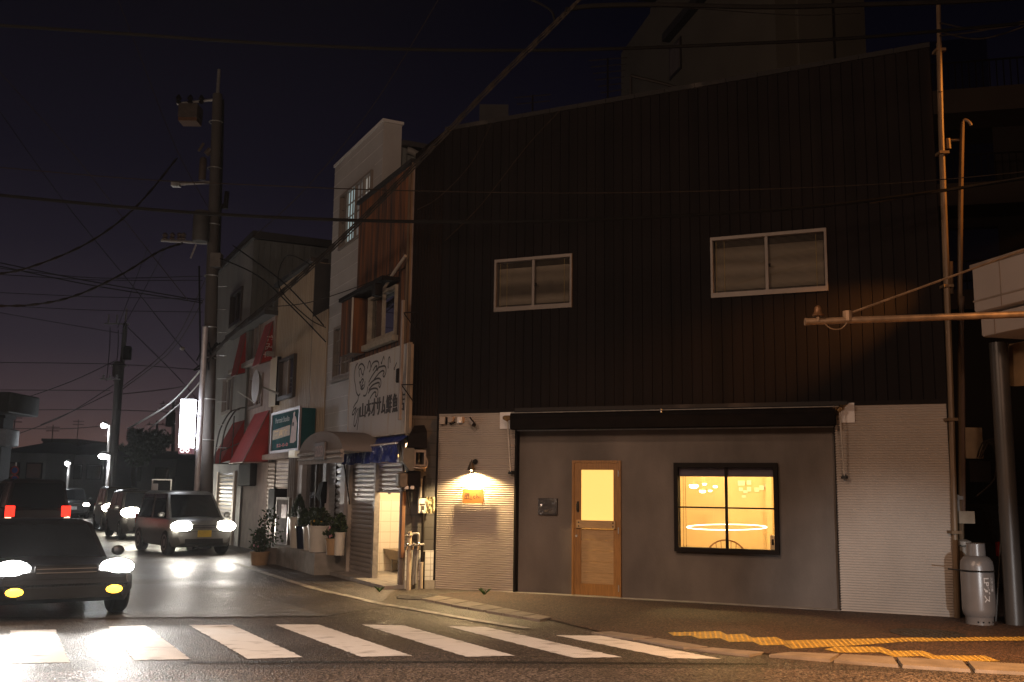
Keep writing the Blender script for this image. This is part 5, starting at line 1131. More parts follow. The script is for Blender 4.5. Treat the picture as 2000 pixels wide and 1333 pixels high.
# tactile paving: three strips of studded yellow tiles
tac = mat('yellow_tactile', (.34, .23, .05), .65, 0, 0, 5, rgb2=(.17, .105, .03), lo=.42, hi=.72)
stud = mat('yellow_studs', (.44, .28, .05), .6, 0, .3, 14)
def inside(p, P):
    c = False
    for (x0, y0), (x1, y1) in zip(P, P[1:]+P[:1]):
        if (y0 > p[1]) != (y1 > p[1]) and p[0] < (x1-x0)*(p[1]-y0)/(y1-y0)+x0: c = not c
    return c
S1 = [(1304.6, 1235.8), (1406.6, 1233), (1420, 1240), (1454, 1238), (1470, 1245.8), (1515, 1244.4), (1531, 1251), (1547, 1268), (1529, 1260), (1486, 1260.7), (1470, 1253.5), (1424.7, 1254), (1406.6, 1247), (1366, 1248), (1350, 1241.7), (1316, 1242.6)]
S2 = [(1532, 1251.2), (1773, 1245.8), (2000, 1244), (2140, 1243), (2140, 1250), (2000, 1251.5), (1773, 1253.5), (1651, 1262), (1548, 1267.5)]
S3 = [(1610, 1268.4), (1633, 1263.2), (1719, 1263.4), (1742, 1271.6), (1800.7, 1270.7), (1828, 1280.6), (1923, 1280.6), (1954.7, 1292), (1837, 1292), (1800.7, 1282), (1746, 1283.4), (1719, 1274.3), (1687.5, 1275), (1637.6, 1275)]
mb = MB(); dm = MB()
axs = Vector((.986, -.166, 0)); ays = Vector((.166, .986, 0))
for S_ in (S1, S2, S3):
    P = [gnd(x, y, .016) for x, y in S_]; Q2 = [(p.x, p.y) for p in P]
    bm = bmesh.new(); vs = [bm.verts.new(p) for p in P]; bm.faces.new(vs); bmesh.ops.triangulate(bm, faces=bm.faces); bm.verts.ensure_lookup_table(); bm.verts.index_update()
    base = len(mb.v); mb.v += [v.co.copy() for v in bm.verts]; mb.f += [[base+v.index for v in f.verts] for f in bm.faces]; bm.free()
    for i in range(-20, 130):
        for j in range(-30, 60):
            p = Vector((1.6, 9.6, 0))+axs*(i*.058+(.014 if (i//5) % 2 else 0)*0)+ays*j*.058
            if i % 5 == 0 and False: continue
            if inside((p.x, p.y), Q2) and inside((p.x+.02, p.y+.02), Q2) and inside((p.x-.02, p.y-.02), Q2):
                r = .016; lo_ = [dm.pt((p.x+r*math.cos(k*1.257), p.y+r*math.sin(k*1.257), .0162)) for k in range(5)]; hi_ = [dm.pt((p.x+r*.55*math.cos(k*1.257), p.y+r*.55*math.sin(k*1.257), .0215)) for k in range(5)]
                for k in range(5): dm.f.append([lo_[k], lo_[(k+1) % 5], hi_[(k+1) % 5], hi_[k]])
                dm.f.append(hi_)
TP = struct(mb.build('tactile_paving', tac, None, 0))
o = dm.build('tactile_studs', stud, TP, 0); o['kind'] = 'structure'
c = gnd(1812, 1240); mb = MB(); mb.lathe((c.x, c.y, .013), [(.42, 0), (.42, .006), (.36, .006), (.36, .003), (.34, .008), (.05, .008)], 28)
for i in range(8):
    for j in range(-3, 4):
        a = -.3+.085*i; 
        if a*a+(j*.085)**2 < .1: mb.box(c.x+a-.02, c.x+a+.02, c.y+j*.085-.02, c.y+j*.085+.02, .020, .026)
o = mb.build('manhole_cover', mat('cast_iron', (.045, .04, .036), .6, .5, .3, 20)); tag(o, 'round iron manhole cover in the brown pavement near the gas cylinder', 'manhole cover')
# rubble and weeds at the foot of the splayed corner
mb = MB(); rnd = random.Random(5)
for x, y, r in ((800, 1170, .16), (815, 1171, .18), (830, 1169, .15), (790, 1168, .1), (845, 1167, .1)):
    p = gnd(x, y); mb.ball((p.x, p.y, .0), r*1.3, r*.8, .05, 9, 5)
o = mb.build('broken_mortar', mat('dark_mortar', (.09, .08, .072), .9, 0, .4, 14, bump=.6)); o['kind'] = 'structure'
def weed(label, x, y, n, h, group='weeds along the foot of the walls'):
    p = gnd(x, y); mb = MB(); rnd = random.Random(x)
    for i in range(n):
        a = rnd.uniform(0, 6.28); l = h*rnd.uniform(.5, 1); b = Vector((math.cos(a), math.sin(a), 0)); wv = Vector((-b.y, b.x, 0))*.008
        q = [p+wv, p-wv, p+b*l*.5-wv*.7+Vector((0, 0, l*.7)), p+b*l*.9+Vector((0, 0, l*.8)), p+b*l*.5+wv*.7+Vector((0, 0, l*.7))]; mb.face([tuple(v) for v in q])
    o = mb.build('weed', mat('weed_green', (.05, .11, .025), .7, 0, .3, 20), None, 0); tag(o, label, 'weed', group)
weed('small grass tuft at the foot of the cream cladding by the door sill', 946, 1163, 22, .14); weed('bright green weed at the edge of the fish shop slab', 741, 1157, 16, .12)

# ================================================================== right of the shop: pipes, gas bottle, canopy, alley
def hpipe(name, label, pts, r, m, cat='pipe', n=9, d=None):
    mb = MB(); mb.tube([tuple(p) for p in pts], r, n); return tag(mb.build(name, m), label, cat)
pm = mat('brown_painted_pipe', (.17, .11, .062), .5, .1, .3, 9, (1, 1, .2))
E_ = MF.P(UR+.07, -.05, 0)
def px_at_u(x, y, d=-.05): u, z = MF.m(x, y, d); return MF.P(u, d, z)
t = thing('corner_downpipe', 'tall pale pipe rising past the roof at the end of the dark shop front', 'pipe', MF.P(UR+.05, -.06, 0))
q = [px_at_u(1870, 1215), px_at_u(1858, 800), px_at_u(1847, 500), px_at_u(1838, 250), px_at_u(1834, 85)]
mb = MB(); mb.tube([tuple(p) for p in q], [.04, .04, .045, .04, .038], 10); mb.build('lower_pipe', pm, t)
q2 = [px_at_u(1836, 180, -.1), px_at_u(1834, 70, -.1), px_at_u(1832, -30, -.1)]
mb = MB(); mb.tube([tuple(p) for p in q2], .032, 8); mb.build('upper_pipe', pm, t)
for y in (100, 300, 560, 820, 1040):
    p = px_at_u(1834+(y-85)*.032, y); mb = MB(); mb.box(p.x-.07, p.x+.07, p.y-.07, p.y+.09, p.z-.02, p.z+.02); mb.build('pipe_clip', pm, t)
Q = lambda x, y: MF.P(MF.m(x, y, .5)[0], .5, MF.m(x, y, .5)[1])
t = thing('vent_pipe', 'slender pale pipe with a bent open top beside the tall corner pipe', 'pipe', Q(1876, 1100))
mb = MB(); mb.tube([tuple(Q(*p)) for p in ((1878, 1100), (1876, 800), (1875, 560), (1876, 400), (1878, 300), (1880, 240))], [.036, .036, .036, .036, .034, .03], 9); mb.tube([tuple(p) for p in crom([Q(1880, 242), Q(1882, 236), Q(1887, 235), Q(1894, 240), Q(1897, 246)], 4)], .022, 7); mb.build('riser', pm, t)
mb = MB(); mb.tube([tuple(Q(1848, 275)), tuple(Q(1874, 274))], .02, 6); mb.tube([tuple(Q(1850, 272)), tuple(Q(1852, 292))], .045, 8); mb.build('side_arm', pm, t)
hpipe('short_pipe', 'short stub of pale pipe between the two tall pipes', [Q(1856, 575), Q(1855, 512)], .045, pm)
hpipe('drain_pipe', 'dim lower pipe running down into the dark alley', [Q(1880, 1000), Q(1878, 580)], .04, mat('dim_pipe', (.16, .10, .07), .6))
# gas cylinder
p = gnd(1914, 1221); gx, gy = p.x, p.y; RAD = .20
t = thing('gas_cylinder', 'tall grey gas cylinder strapped at the alley mouth beside the cream cladding', 'gas cylinder', (gx, gy, 0))
gm = mat('grey_gas_paint', (.20, .18, .17), .32, .2, .06, 5)
G = MB(); G.lathe((gx, gy, .0), [(.165, 0), (.168, .10), (.172, .11), (.19, .13), (RAD, .2), (RAD, .74), (.19, .80), (.155, .85), (.10, .875)], 32); G.build('tank', gm, t)
G = MB(); G.lathe((gx, gy, .87), [(.115, 0), (.115, .02), (.11, .15), (.118, .155), (.112, .158), (.10, .15), (.10, .01)], 24); G.build('valve_collar', gm, t)
G = MB(); G.cyl((gx, gy, .87), (gx, gy, .99), .025, 8); G.cyl((gx-.05, gy-.02, .96), (gx+.06, gy, .96), .02, 8); G.build('valve', M['dark'], t)
G = MB(); G.tube([(gx+(RAD+.004)*math.cos(a), gy+(RAD+.004)*math.sin(a), .68) for a in [2*math.pi*i/28 for i in range(28)]], .012, 6, True); G.tube([(gx-RAD, gy, .68), (gx-.33, gy+.1, .69)], .01, 6); G.build('chain_strap', M['blackmetal'], t)
G = MB(); 
for a in (-2.1, -1.75, -1.3, -.9): G.lathe((gx+.167*math.cos(a), gy+.167*math.sin(a), .05), [(.012, -.004), (.012, .004)], 8, 'd')
G.build('foot_hole', M['blackmetal'], t)
def wrap_text(s, h, z, a0, r, vert=True):
    tb = MB(WF); tb.text(s, 0, 0, 0, 1, None if not vert else h*len(s)*.9, .02, hgt=h); out = MB(WF)
    for v in tb.v:
        if vert: lu, lz = v.z, -v.x+z
        else: lu, lz = v.x, v.z+z
        a = a0+lu/r; out.v.append(Vector((gx+r*math.cos(a), gy+r*math.sin(a), lz)))
    out.f = tb.f; return out
L = wrap_text('LPガス', .085, .45, -1.45, RAD+.002); o = L.build('lettering', mat('faded_white_letter', (.55, .52, .50), .6), t, 0)
L2 = wrap_text('火気厳禁', .05, .52, -1.05, RAD+.002); L2.build('lettering', MATS['faded_white_letter'], t, 0)
# regulator and meter on the side of the shop
p = Q(1884, 1010); t = thing('gas_meter', 'small cream gas meter on the pipes above the grey gas cylinder', 'gas meter', (p.x, p.y, p.z-.1))
mb = MB(); mb.box(p.x-.1, p.x+.12, p.y-.05, p.y+.1, p.z-.09, p.z+.08); mb.build('meter_case', mat('cream_meter', (.42, .34, .25), .5), t)
mb = MB(); mb.tube([(p.x-.08, p.y, p.z+.08), (p.x-.08, p.y, p.z+.3), (p.x-.14, p.y, p.z+.32), (p.x-.16, p.y, p.z-.3), (p.x-.16, p.y, p.z-1.0)], .02, 7); mb.box(p.x-.11, p.x-.03, p.y-.06, p.y-.04, p.z+.24, p.z+.29); mb.build('meter_pipe', M['galv'], t)
p = Q(1882, 1062); t = thing('gas_regulator', 'pale mushroom-shaped regulator between the gas meter and the cylinder', 'regulator', (p.x, p.y, p.z-.2))
mb = MB(); mb.lathe((p.x, p.y, p.z), [(.03, -.18), (.04, -.05), (.10, -.02), (.10, .03), (.04, .06)], 14); mb.build('regulator_body', mat('pale_grey_cast', (.38, .33, .28), .5), t)
mb = MB(); mb.tube([tuple(v) for v in crom([(p.x, p.y, p.z-.18), (p.x+.02, p.y, p.z-.3), (p.x+.1, p.y-.05, p.z-.34), (gx-.03, gy, .97)], 4)], .014, 6); mb.build('gas_hose', mat('amber_hose', (.25, .10, .04), .5), t)
p = Q(1908, 865); t = thing('switch_board', 'tan electric box with looped cables on the dim alley wall', 'electric box', (p.x, p.y+.2, p.z-.3))
mb = MB(); mb.box(p.x-.12, p.x+.13, p.y+.1, p.y+.25, p.z-.22, p.z+.22); mb.build('box', mat('tan_box', (.36, .26, .16), .6), t)
mb = MB(); mb.box(p.x-.1, p.x+.2, p.y+.05, p.y+.25, p.z-.55, p.z-.25); mb.build('lower_box', M['dark'], t)
mb = MB()
for k in range(3): mb.tube([tuple(v) for v in crom([(p.x+.02+.03*k, p.y+.05, p.z-.2), (p.x+.1+.05*k, p.y, p.z+.02+.02*k), (p.x+.25+.03*k, p.y, p.z-.1), (p.x+.22, p.y, p.z-.5), (p.x-.05, p.y, p.z-.75)], 4)], .01, 5)
mb.build('cable_loop', M['cable_b'], t)
# canopy building across the alley mouth
cf = Fr((gnd(1962, 1222).x, gnd(1962, 1222).y), (.235, -.972))                # u runs towards the viewer, d to the east
cz = lambda y, x=1900: (hz(x)-y)/FPX*13.25+CAMH
t = thing('canopy_building', 'shop with a two-tier pale fascia canopy carried on a steel post', 'shop building', cf.P(3, 2, 0))
ou = cf.m(1900, 560, -.45)[0]; zA, zB = cf.m(1900, 521, -.45)[1], cf.m(1904, 612, -.45)[1]; zC, zD = cf.m(1914, 620, -.4)[1], cf.m(1920, 658, -.4)[1]
fas = mat('pale_fascia', (.36, .30, .265), .55, 0, .06, 1.5)
mb = MB(cf); mb.bbox(ou, 9, -.45, 3.5, zB, zA, .02); mb.build('upper_fascia', fas, t)
o2 = cf.m(1916, 640, -.38)[0]; mb = MB(cf); mb.bbox(o2, 9, -.38, 3.4, zD, zB-.03, .02); mb.build('lower_fascia', fas, t)
mb = MB(cf); mb.box(ou-.01, 9, -.475, -.44, zA-.03, zA+.02); mb.box(ou, 9, -.462, -.448, zB+.14, zB+.16)
for k in range(6): mb.box(ou+.5+k*1.35, ou+.51+k*1.35, -.458, -.449, zB, zA); mb.box(o2+.25+k*1.35, o2+.26+k*1.35, -.388, -.379, zD, zB-.03)
mb.build('fascia_trim', mat('fascia_seam', (.25, .19, .15), .6), t)
def post(x, y0, y1, r, d, m_, nm):
    a = cf.m(x, y1, d); mb = MB(cf); mb.cyl((a[0], d, 0), (a[0], d, zD), r, 14); return mb.build(nm, m_, t)
steel = mat('dull_steel_post', (.075, .065, .058), .4, .3, .2, 4, (1, 1, .3))
mb = MB(); b = gnd(1983, 1222); mb.cyl((b.x, b.y, 0), (b.x, b.y, zD), .115, 16); mb.build('post', steel, t)
b = gnd(1968, 1217); mb = MB(); mb.cyl((b.x, b.y, 0), (b.x+.02, b.y, zD), .035, 9); mb.build('post', steel, t)
b1 = gnd(1945, 1216); mb = MB(); mb.cyl((b1.x, b1.y, 0), (b.x, b.y, 1.25), .012, 6); mb.build('brace', steel, t)
mb = MB(cf); mb.box(2.2, 9, .9, 4.5, -.1, zD); mb.build('shop_wall', mat('dim_wall', (.05, .035, .028), .8, 0, .2), t)
mb = MB(cf); a = cf.m(1940, 700, -.2); mb.face([(a[0]-.35, .35, zD), (a[0]+.25, .35, zD), (a[0]+.25, .3, zD-.62), (a[0]-.6, .3, zD-.55)]); mb.build('hanging_cloth', mat('tan_cloth', (.22, .13, .06), .8), t, 0)
# level arm reaching in from beyond the picture with a small bell lamp and a stay
ay = 9.6; A0 = at(1572, 629, ay); A1 = at(2010, 614, ay+.0); dirv = (A1-A0)
t = thing('signal_arm', 'long level tube reaching over the pavement with a stay rod', 'signal arm', A0+dirv)
mb = MB(); mb.tube([tuple(A0), tuple(A0+dirv*2.2)], .034, 12); mb.lathe((A0.x, A0.y, A0.z), [(.038, -.0), (.038, .02)], 12, 'u'); mb.build('tube_arm', mat('weathered_arm', (.30, .19, .11), .45, .3, .35, 9), t)
S0 = at(1655, 614, ay); S1 = at(1898, 526, ay)
mb = MB(); mb.tube([tuple(S0), tuple(S0+(S1-S0)*2.2)], .012, 6); mb.build('stay_rod', MATS['weathered_arm'], t)
mb = MB(); mb.cyl((S0.x, S0.y, S0.z-.07), (S0.x, S0.y, S0.z+.03), .045, 10); mb.build('stay_clamp', MATS['weathered_arm'], t)
base = A0+dirv*2.2; mb = MB(); mb.cyl((base.x, base.y, 0), (base.x, base.y, base.z+2.6), .09, 12); mb.build('mast', steel, t)
L0 = at(1598, 618, ay-.02); t2 = thing('bell_lamp', 'small rusty bell-shaped fitting sitting on the level tube', 'bell', L0)
mb = MB(); mb.lathe((L0.x, L0.y, L0.z), [(.052, .0), (.058, .012), (.042, .03), (.036, .07), (.03, .09), (.012, .105)], 16); mb.build('bell', mat('rusty_bronze', (.20, .10, .045), .4, .5, .35, 30), t2)
mb = MB(); mb.cyl((L0.x, L0.y, L0.z-.05), (L0.x, L0.y, L0.z+.03), .02, 8); mb.tube([tuple(v) for v in crom([L0+Vector((.03, 0, -.04)), L0+Vector((.12, 0, -.12)), L0+Vector((.22, 0, -.12)), L0+Vector((.28, 0, -.06))], 4)], .006, 5); mb.build('bell_stem', MATS['weathered_arm'], t2)
# dark car parked in the alley mouth
# balconied apartment house beyond the alley
def block(name, label, u_, z0, z1): pass
ap = Fr((at(1850, 900, 24).x-.6, 24.5), (.97, -.24))
t = thing('balcony_building', 'unlit apartment house with railed balconies rising behind the alley pipes', 'apartment building', ap.P(6, 0, 0))
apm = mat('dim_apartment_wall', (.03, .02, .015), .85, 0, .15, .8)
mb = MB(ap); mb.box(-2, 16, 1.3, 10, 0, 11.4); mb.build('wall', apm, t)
zz = lambda y: (hz(1920)-y)/FPX*24+CAMH
for k, (yt, yb) in enumerate(((137, 188), (338, 385), (560, 600))):
    a, b = zz(yb), zz(yt); mb = MB(ap); mb.box(-2, 16, 0, 1.3, a, b); mb.build('balcony_slab', mat('pale_balcony', (.08, .055, .038), .85, 0, .1, 1), t)
    mb = MB(ap); hh = .75
    mb.box(-2, 16, .03, .06, b+hh-.04, b+hh)
    for i in range(110): mb.box(-2+i*.163, -1.975+i*.163, .035, .055, b, b+hh-.04)
    mb.build('balcony_railing', M['dark'], t)
    for i in range(4): mb = MB(ap); mb.box(.8+i*3.6, 2.5+i*3.6, 1.27, 1.295, b+.1, b+1.9); mb.build('balcony_door', M['glass_d'], t)
# tall block behind the shop
tf_o = at(1215, 200, 26); tf = Fr((tf_o.x, tf_o.y), (.22, -.975))
Yb = 26
t = thing('tower_block', 'pale blank-walled apartment block looming behind the roof of the dark shop', 'apartment building', (at(1500, 300, 24).x, 26, 0))
c1 = at(1270, 60, 30); c2 = at(1515, 60, 22); c3 = at(1690, 60, 22.8)
zt = 17.0
mb = MB(); mb.slab([(c1.x, c1.y), (c2.x, c2.y), (c3.x, c3.y), (c3.x+1.5, c3.y+8), (c1.x+3, c1.y+6)], 0, zt); mb.build('wall', M['terr'], t)
d1 = at(1213, 110, 33); fz = at(1213, 105, 33).z
mb = MB(); mb.slab([(d1.x, d1.y), (c1.x, c1.y), (c1.x+3, c1.y+5), (d1.x+3, d1.y+5)], 0, fz); mb.build('lower_wing', M['terr'], t)
tw = Fr((c1.x, c1.y), (c2.x-c1.x, c2.y-c1.y)); TL = math.hypot(c2.x-c1.x, c2.y-c1.y)
mb = MB(tw); zq = at(1340, 80, 27).z; mb.box(TL*.2, TL*.55, -.25, -.003, zq+.6, zq+.85); mb.box(TL*.05, TL*.5, -.6, -.003, zq+2.5, zq+3.1); mb.build('ledge', M['roof'], t)
mb = MB(tw); q = tw.m(1320, 115, 0); mb.box(q[0]-.45, q[0]+.45, -.03, .02, q[1]-.5, q[1]+.5); w0 = mb.build('small_window', M['alu_d'], t)
mb = MB(tw); mb.box(q[0]-.38, q[0]+.38, -.045, -.031, q[1]-.42, q[1]+.42); mb.build('pane', curt, w0)
mb = MB(Fr((c2.x, c2.y), (c3.x-c2.x, c3.y-c2.y))); mb.box(.55, 1.5, -.12, -.003, 0, zt-.1); mb.build('stair_rib', M['terr'], t)
# roof clutter: aerials, a hut
def aerial(label, x, y, Y, n, w_, h):
    p = at(x, y, Y); t = thing('roof_aerial', label, 'aerial', (p.x, p.y, p.z), 'aerials on the roofs')
    mb = MB(); mb.cyl((p.x, p.y, 7.6 if Y < 25 else p.z), (p.x, p.y, p.z+h), .02, 6); mb.build('mast', M['dark'], t)
    mb = MB(); 
    for k in range(n): z = p.z+h-.14*k-.02; mb.tube([(p.x-w_/2+.05*k, p.y, z-.04), (p.x+w_/2-.02*k, p.y, z+.04)], .012, 5)
    mb.build('element', M['alu_d'], t)
aerial('many-armed television aerial standing at the edge of the pale tower', 1187, 195, 19.5, 7, .8, .9)
aerial('flat-armed television aerial lower on the dark roof line', 1040, 218, 19.5, 2, .75, .35)
p = at(965, 230, 20); mb = MB(); mb.slab([(p.x-.3, p.y-.3), (p.x+.3, p.y-.3), (p.x+.3, p.y+.4), (p.x-.3, p.y+.4)], 7.5, at(965, 215, 20).z); o = mb.build('roof_hut', M['roof']); tag(o, 'low brown roof hatch showing above the dark shop parapet', 'roof hatch')
p = at(1302, 165, 18); q = at(1232, 148, 18); mb = MB(); mb.tube([tuple(q), tuple(p), (p.x+.6, p.y, p.z-.2)], .03, 6); mb.cyl((q.x, q.y, q.z-.5), tuple(q), .03, 6); o = mb.build('roof_rail', M['alu_d']); tag(o, 'slanting metal rail on the roof in front of the pale tower', 'rail')
# ================================================================== poles and street lamps up the street
def pole(name, label, x, ytop, xb, Y, r, grp=None):
    """concrete pole; its top and foot are placed at distance Y"""
    top = at(x, ytop, Y); foot = at(xb, 950, Y); foot = Vector((foot.x, foot.y, 0))
    k = (top.x-foot.x)/(top.z-CAMH); foot.x -= k*CAMH
    t = thing(name, label, 'utility pole', foot, grp)
    mb = MB(); mb.tube([tuple(foot), tuple(foot+(top-foot)*.5), tuple(top)], [r*1.15, r, r*.8], 14); mb.build('shaft', M['poleconc'], t)
    return t, foot, top
def crossarm(t, c, half, ang=0, nins=3, h=.22, name='crossarm', both=True):
    ax = Vector((math.cos(ang), math.sin(ang), 0)); mb = MB()
    mb.tube([tuple(c-ax*half), tuple(c+ax*half*(1 if both else .1))], .045, 6); o = mb.build(name, M['galv'], t)
    for i in range(nins):
        f = -1+2*(i+.5)/nins if both else -1+1.0*(i+.3)/nins
        p = c+ax*half*f; mb = MB(); mb.lathe((p.x, p.y, p.z+.04), [(.03, 0), (.07, .05), (.04, .09), (.075, .14), (.04, .18), (.06, h)], 10); mb.build('insulator', mat('porcelain', (.22, .2, .19), .3), o)
    return o
YP = 27
t, ft, tp = pole('utility_pole', 'nearest tall concrete utility pole carrying transformers at the bend of the street', 425, 185, 402, YP, .17)
mb = MB(); mb.cyl(tuple(tp), tuple(tp+Vector((0, 0, .75))), .05, 8); mb.build('pole_cap', M['galv'], t)
U = lambda x, y, Y=YP: at(x, y, Y)
# switch tank near the top
c = U(372, 222); mb = MB(); mb.bbox(c.x-.28, c.x+.28, c.y-.25, c.y+.25, c.z-.2, c.z+.22, .03); mb.build('switch_tank', mat('rusty_tank', (.07, .05, .04), .7, 0, .3, 6), t)
mb = MB(); mb.box(c.x-.26, c.x+.26, c.y-.23, c.y+.23, c.z-.3, c.z-.2); mb.build('tank_base', mat('rust_base', (.12, .05, .02), .7), t)
mb = MB(); mb.tube([tuple(c+Vector((-.4, 0, .28))), tuple(tp+Vector((-.02, 0, -.15)))], .04, 6); o = mb.build('tank_hanger', M['galv'], t)
for k in (-.33, 0, .32):
    mb = MB(); mb.lathe((c.x+k, c.y-.1, c.z+.25), [(.03, 0), (.08, .05), (.04, .1), (.09, .15), (.03, .26)], 9); mb.build('bushing', M['dark'], o)
# slim cut-out canister, its bracket and the big transformer
c = U(396, 330); mb = MB(); mb.lathe((c.x, c.y, c.z-.33), [(.09, 0), (.10, .05), (.10, .6), (.06, .66)], 14); mb.build('canister', mat('tan_canister', (.09, .065, .05), .7), t)
c2 = U(412, 292); mb = MB(); mb.tube([tuple(c2), tuple(U(402, 302))], .09, 8); mb.tube([tuple(U(398, 280)), tuple(U(388, 296))], .04, 6); mb.build('clamp_arm', MATS['tan_canister'], t)
mb = MB(); mb.tube([tuple(U(336, 361)), tuple(U(418, 356))], .045, 6); mb.box(U(336, 361).x, U(352, 361).x, YP-.1, YP+.1, U(336, 365).z, U(336, 357).z); mb.build('bracket_arm', M['galv'], t)
c = U(398, 448); mb = MB(); mb.lathe((c.x, c.y-.25, c.z-.42), [(.20, 0), (.22, .05), (.22, .80), (.19, .86), (.05, .9)], 18); mb.build('transformer', mat('grey_transformer', (.07, .062, .057), .7, 0, .15, 5), t)
mb = MB(); mb.tube([tuple(U(315, 470)), tuple(U(412, 476))], .04, 6); mb.tube([tuple(U(383, 478)), tuple(U(372, 505))], .025, 6); o = mb.build('lower_arm', M['galv'], t)
for x in (322, 336, 350, 358):
    p = U(x, 470); mb = MB(); mb.lathe((p.x, p.y, p.z), [(.03, 0), (.08, .05), (.04, .1), (.085, .15), (.03, .22)], 9); mb.build('insulator', mat('rusty_insulator', (.08, .05, .035), .6), o)
c = U(441, 395); mb = MB(); mb.tube([tuple(c+Vector((0, 0, -.2))), tuple(c+Vector((.02, 0, .3)))], .07, 8); mb.tube([tuple(U(431, 408)), tuple(c)], .04, 6); mb.build('side_fuse', M['dark'], t)
c = U(427, 513); mb = MB(); mb.bbox(c.x-.14, c.x+.16, c.y-.35, c.y-.1, c.z-.2, c.z+.2, .02); mb.build('pale_box', mat('pole_box', (.14, .12, .105), .7), t)
for y in (240, 330, 440, 540, 640, 700, 780, 860): p = U(424-(y-185)*.03, y); mb = MB(); mb.tube([(p.x+.19*math.cos(a), p.y+.19*math.sin(a), p.z) for a in [6.283*i/14 for i in range(14)]], .018, 5, True); mb.build('steel_band', M['galv'], t)
mb = MB(); mb.tube([tuple(U(434, 195)+Vector((.03, 0, 0))), tuple(U(432, 300)+Vector((.03, 0, 0))), tuple(U(428, 520))], .03, 6); mb.tube([tuple(U(389, 520)), tuple(U(393, 800)), tuple(U(386, 960))], .025, 6); mb.build('riser_cable', M['cable'], t)
mb = MB(); rnd = random.Random(2); c = U(407, 700)
for i in range(9):
    a = c+Vector((rnd.uniform(-.25, .2), -.22, rnd.uniform(-.3, .3))); mb.tube([tuple(v) for v in crom([a, a+Vector((rnd.uniform(-.25, .25), -.08, rnd.uniform(-.25, .25))), a+Vector((rnd.uniform(-.3, .3), -.02, rnd.uniform(-.35, .3)))], 5)], .022, 5)
mb.build('cable_tangle', M['cable'], t)
mb = MB(); 
for k in range(8): p = U(430-(k*.0), 560+k*45); mb.tube([tuple(p+Vector((-.1, 0, 0))), tuple(p+Vector((.17, -.02, 0)))], .012, 4)
mb.build('step_bolt', M['galv'], t)
# pale service pole beside it, carrying the lit sign
p0 = U(384, 960, 26.4); p1 = U(401, 640, 26.4)
t = thing('sign_post', 'thin pale metal post beside the nearest utility pole holding the lit sign', 'post', Vector((p0.x-.03, p0.y, 0)))
mb = MB(); mb.tube([(p0.x-.1, p0.y, 0), tuple(p0), tuple(p1)], .075, 12); mb.build('shaft', mat('bright_galv', (.55, .53, .55), .4, .3), t)
a = U(352, 780, 26.2); b = U(383, 887, 26.2)
ang = .12
t = thing('lit_sign', 'tall narrow glowing white sign box on brackets beside the utility pole', 'lit sign', Vector(((a.x+b.x)/2, 26.2, b.z)))
sl = (U(367.5, 780, 26.2)-U(361, 887, 26.2)); lo = U(364, 875, 26.2); hi = U(368.5, 781, 26.2)
def slant(mb, z0, z1, w_, y0, y1):
    f = lambda z: lo.x+(hi.x-lo.x)*(z-lo.z)/(hi.z-lo.z)
    mb.loft([[(f(z)-w_, y0, z), (f(z)+w_, y0, z), (f(z)+w_, y1, z), (f(z)-w_, y1, z)] for z in (z0, z1)]); return mb
slant(MB(), lo.z, hi.z, .172, 26.1, 26.3).build('light_box', emis('white_sign_glow', (.88, .92, 1), 14), t)
slant(MB(), lo.z-.16, lo.z-.002, .172, 26.1, 26.3).build('foot_panel', mat('maroon_panel', (.20, .05, .06), .5, emit=.25, ecol=(.5, .25, .3)), t)
mb = MB(); mb.text('CPO', lo.x-.01, lo.z-.07, 26.098, 1, .24, .03, hgt=.11); mb.build('lettering', emis('white_letter_glow', (1, .95, .95), 3), t, 0)
mb = MB()
for y in (783, 806, 852, 880):
    q = U(384, y, 26.25); s_ = U(395-(y-780)*.05, y, 26.4); mb.tube([tuple(q+Vector((-.03, 0, 0))), tuple(s_)], .014, 5)
mb.tube([tuple(U(384, 806, 26.25)), tuple(U(393, 822, 26.4))], .014, 5); mb.tube([tuple(U(383, 852, 26.25)), tuple(U(391, 838, 26.4))], .014, 5)
mb.build('bracket', MATS['bright_galv'], t)
# far poles
t, f1, t1 = pole('utility_pole', 'distant concrete utility pole with three tall insulators against the dusk sky', 245, 632, 219, 58, .16)
mb = MB(); mb.cyl(tuple(t1), tuple(t1+Vector((.02, 0, .9))), .05, 6); mb.build('pole_cap', M['galv'], t)
crossarm(t, at(228, 633, 58), .75, 0, 3, .5); crossarm(t, at(232, 715, 58), .5, 0, 2); 
c = at(231, 720, 58); mb = MB(); mb.lathe((c.x, c.y, c.z-.5), [(.3, 0), (.32, .1), (.32, .8), (.2, .9)], 12); mb.build('transformer', MATS['rusty_tank'], t)
c = at(249, 690, 58); mb = MB(); mb.bbox(c.x-.2, c.x+.2, c.y-.2, c.y+.2, c.z-.4, c.z+.4, .05); mb.build('switch_box', M['dark'], t)
t, f2, t2 = pole('utility_pole', 'shorter distant utility pole just beside the one with three tall insulators', 228, 742, 216, 55, .15)
crossarm(t, at(215, 741, 55), .55, 0, 3)
t, f3, t3 = pole('utility_pole', 'very distant utility pole seen just beyond the lit white sign', 339, 782, 337, 85, .16)
crossarm(t, at(333, 790, 85), .9, 0, 3); crossarm(t, at(330, 800, 85), 1.0, 0, 3)
c = at(333, 820, 85); mb = MB(); mb.lathe((c.x, c.y, c.z-.6), [(.4, 0), (.4, 1.2)], 10); mb.build('transformer', M['dark'], t)
t, f4, t4 = pole('utility_pole', 'faint short utility pole rising over the dark round tree', 307, 822, 304, 100, .13)
crossarm(t, at(305, 830, 100), 1.0, 0, 3); crossarm(t, at(306, 843, 100), .8, 0, 2)
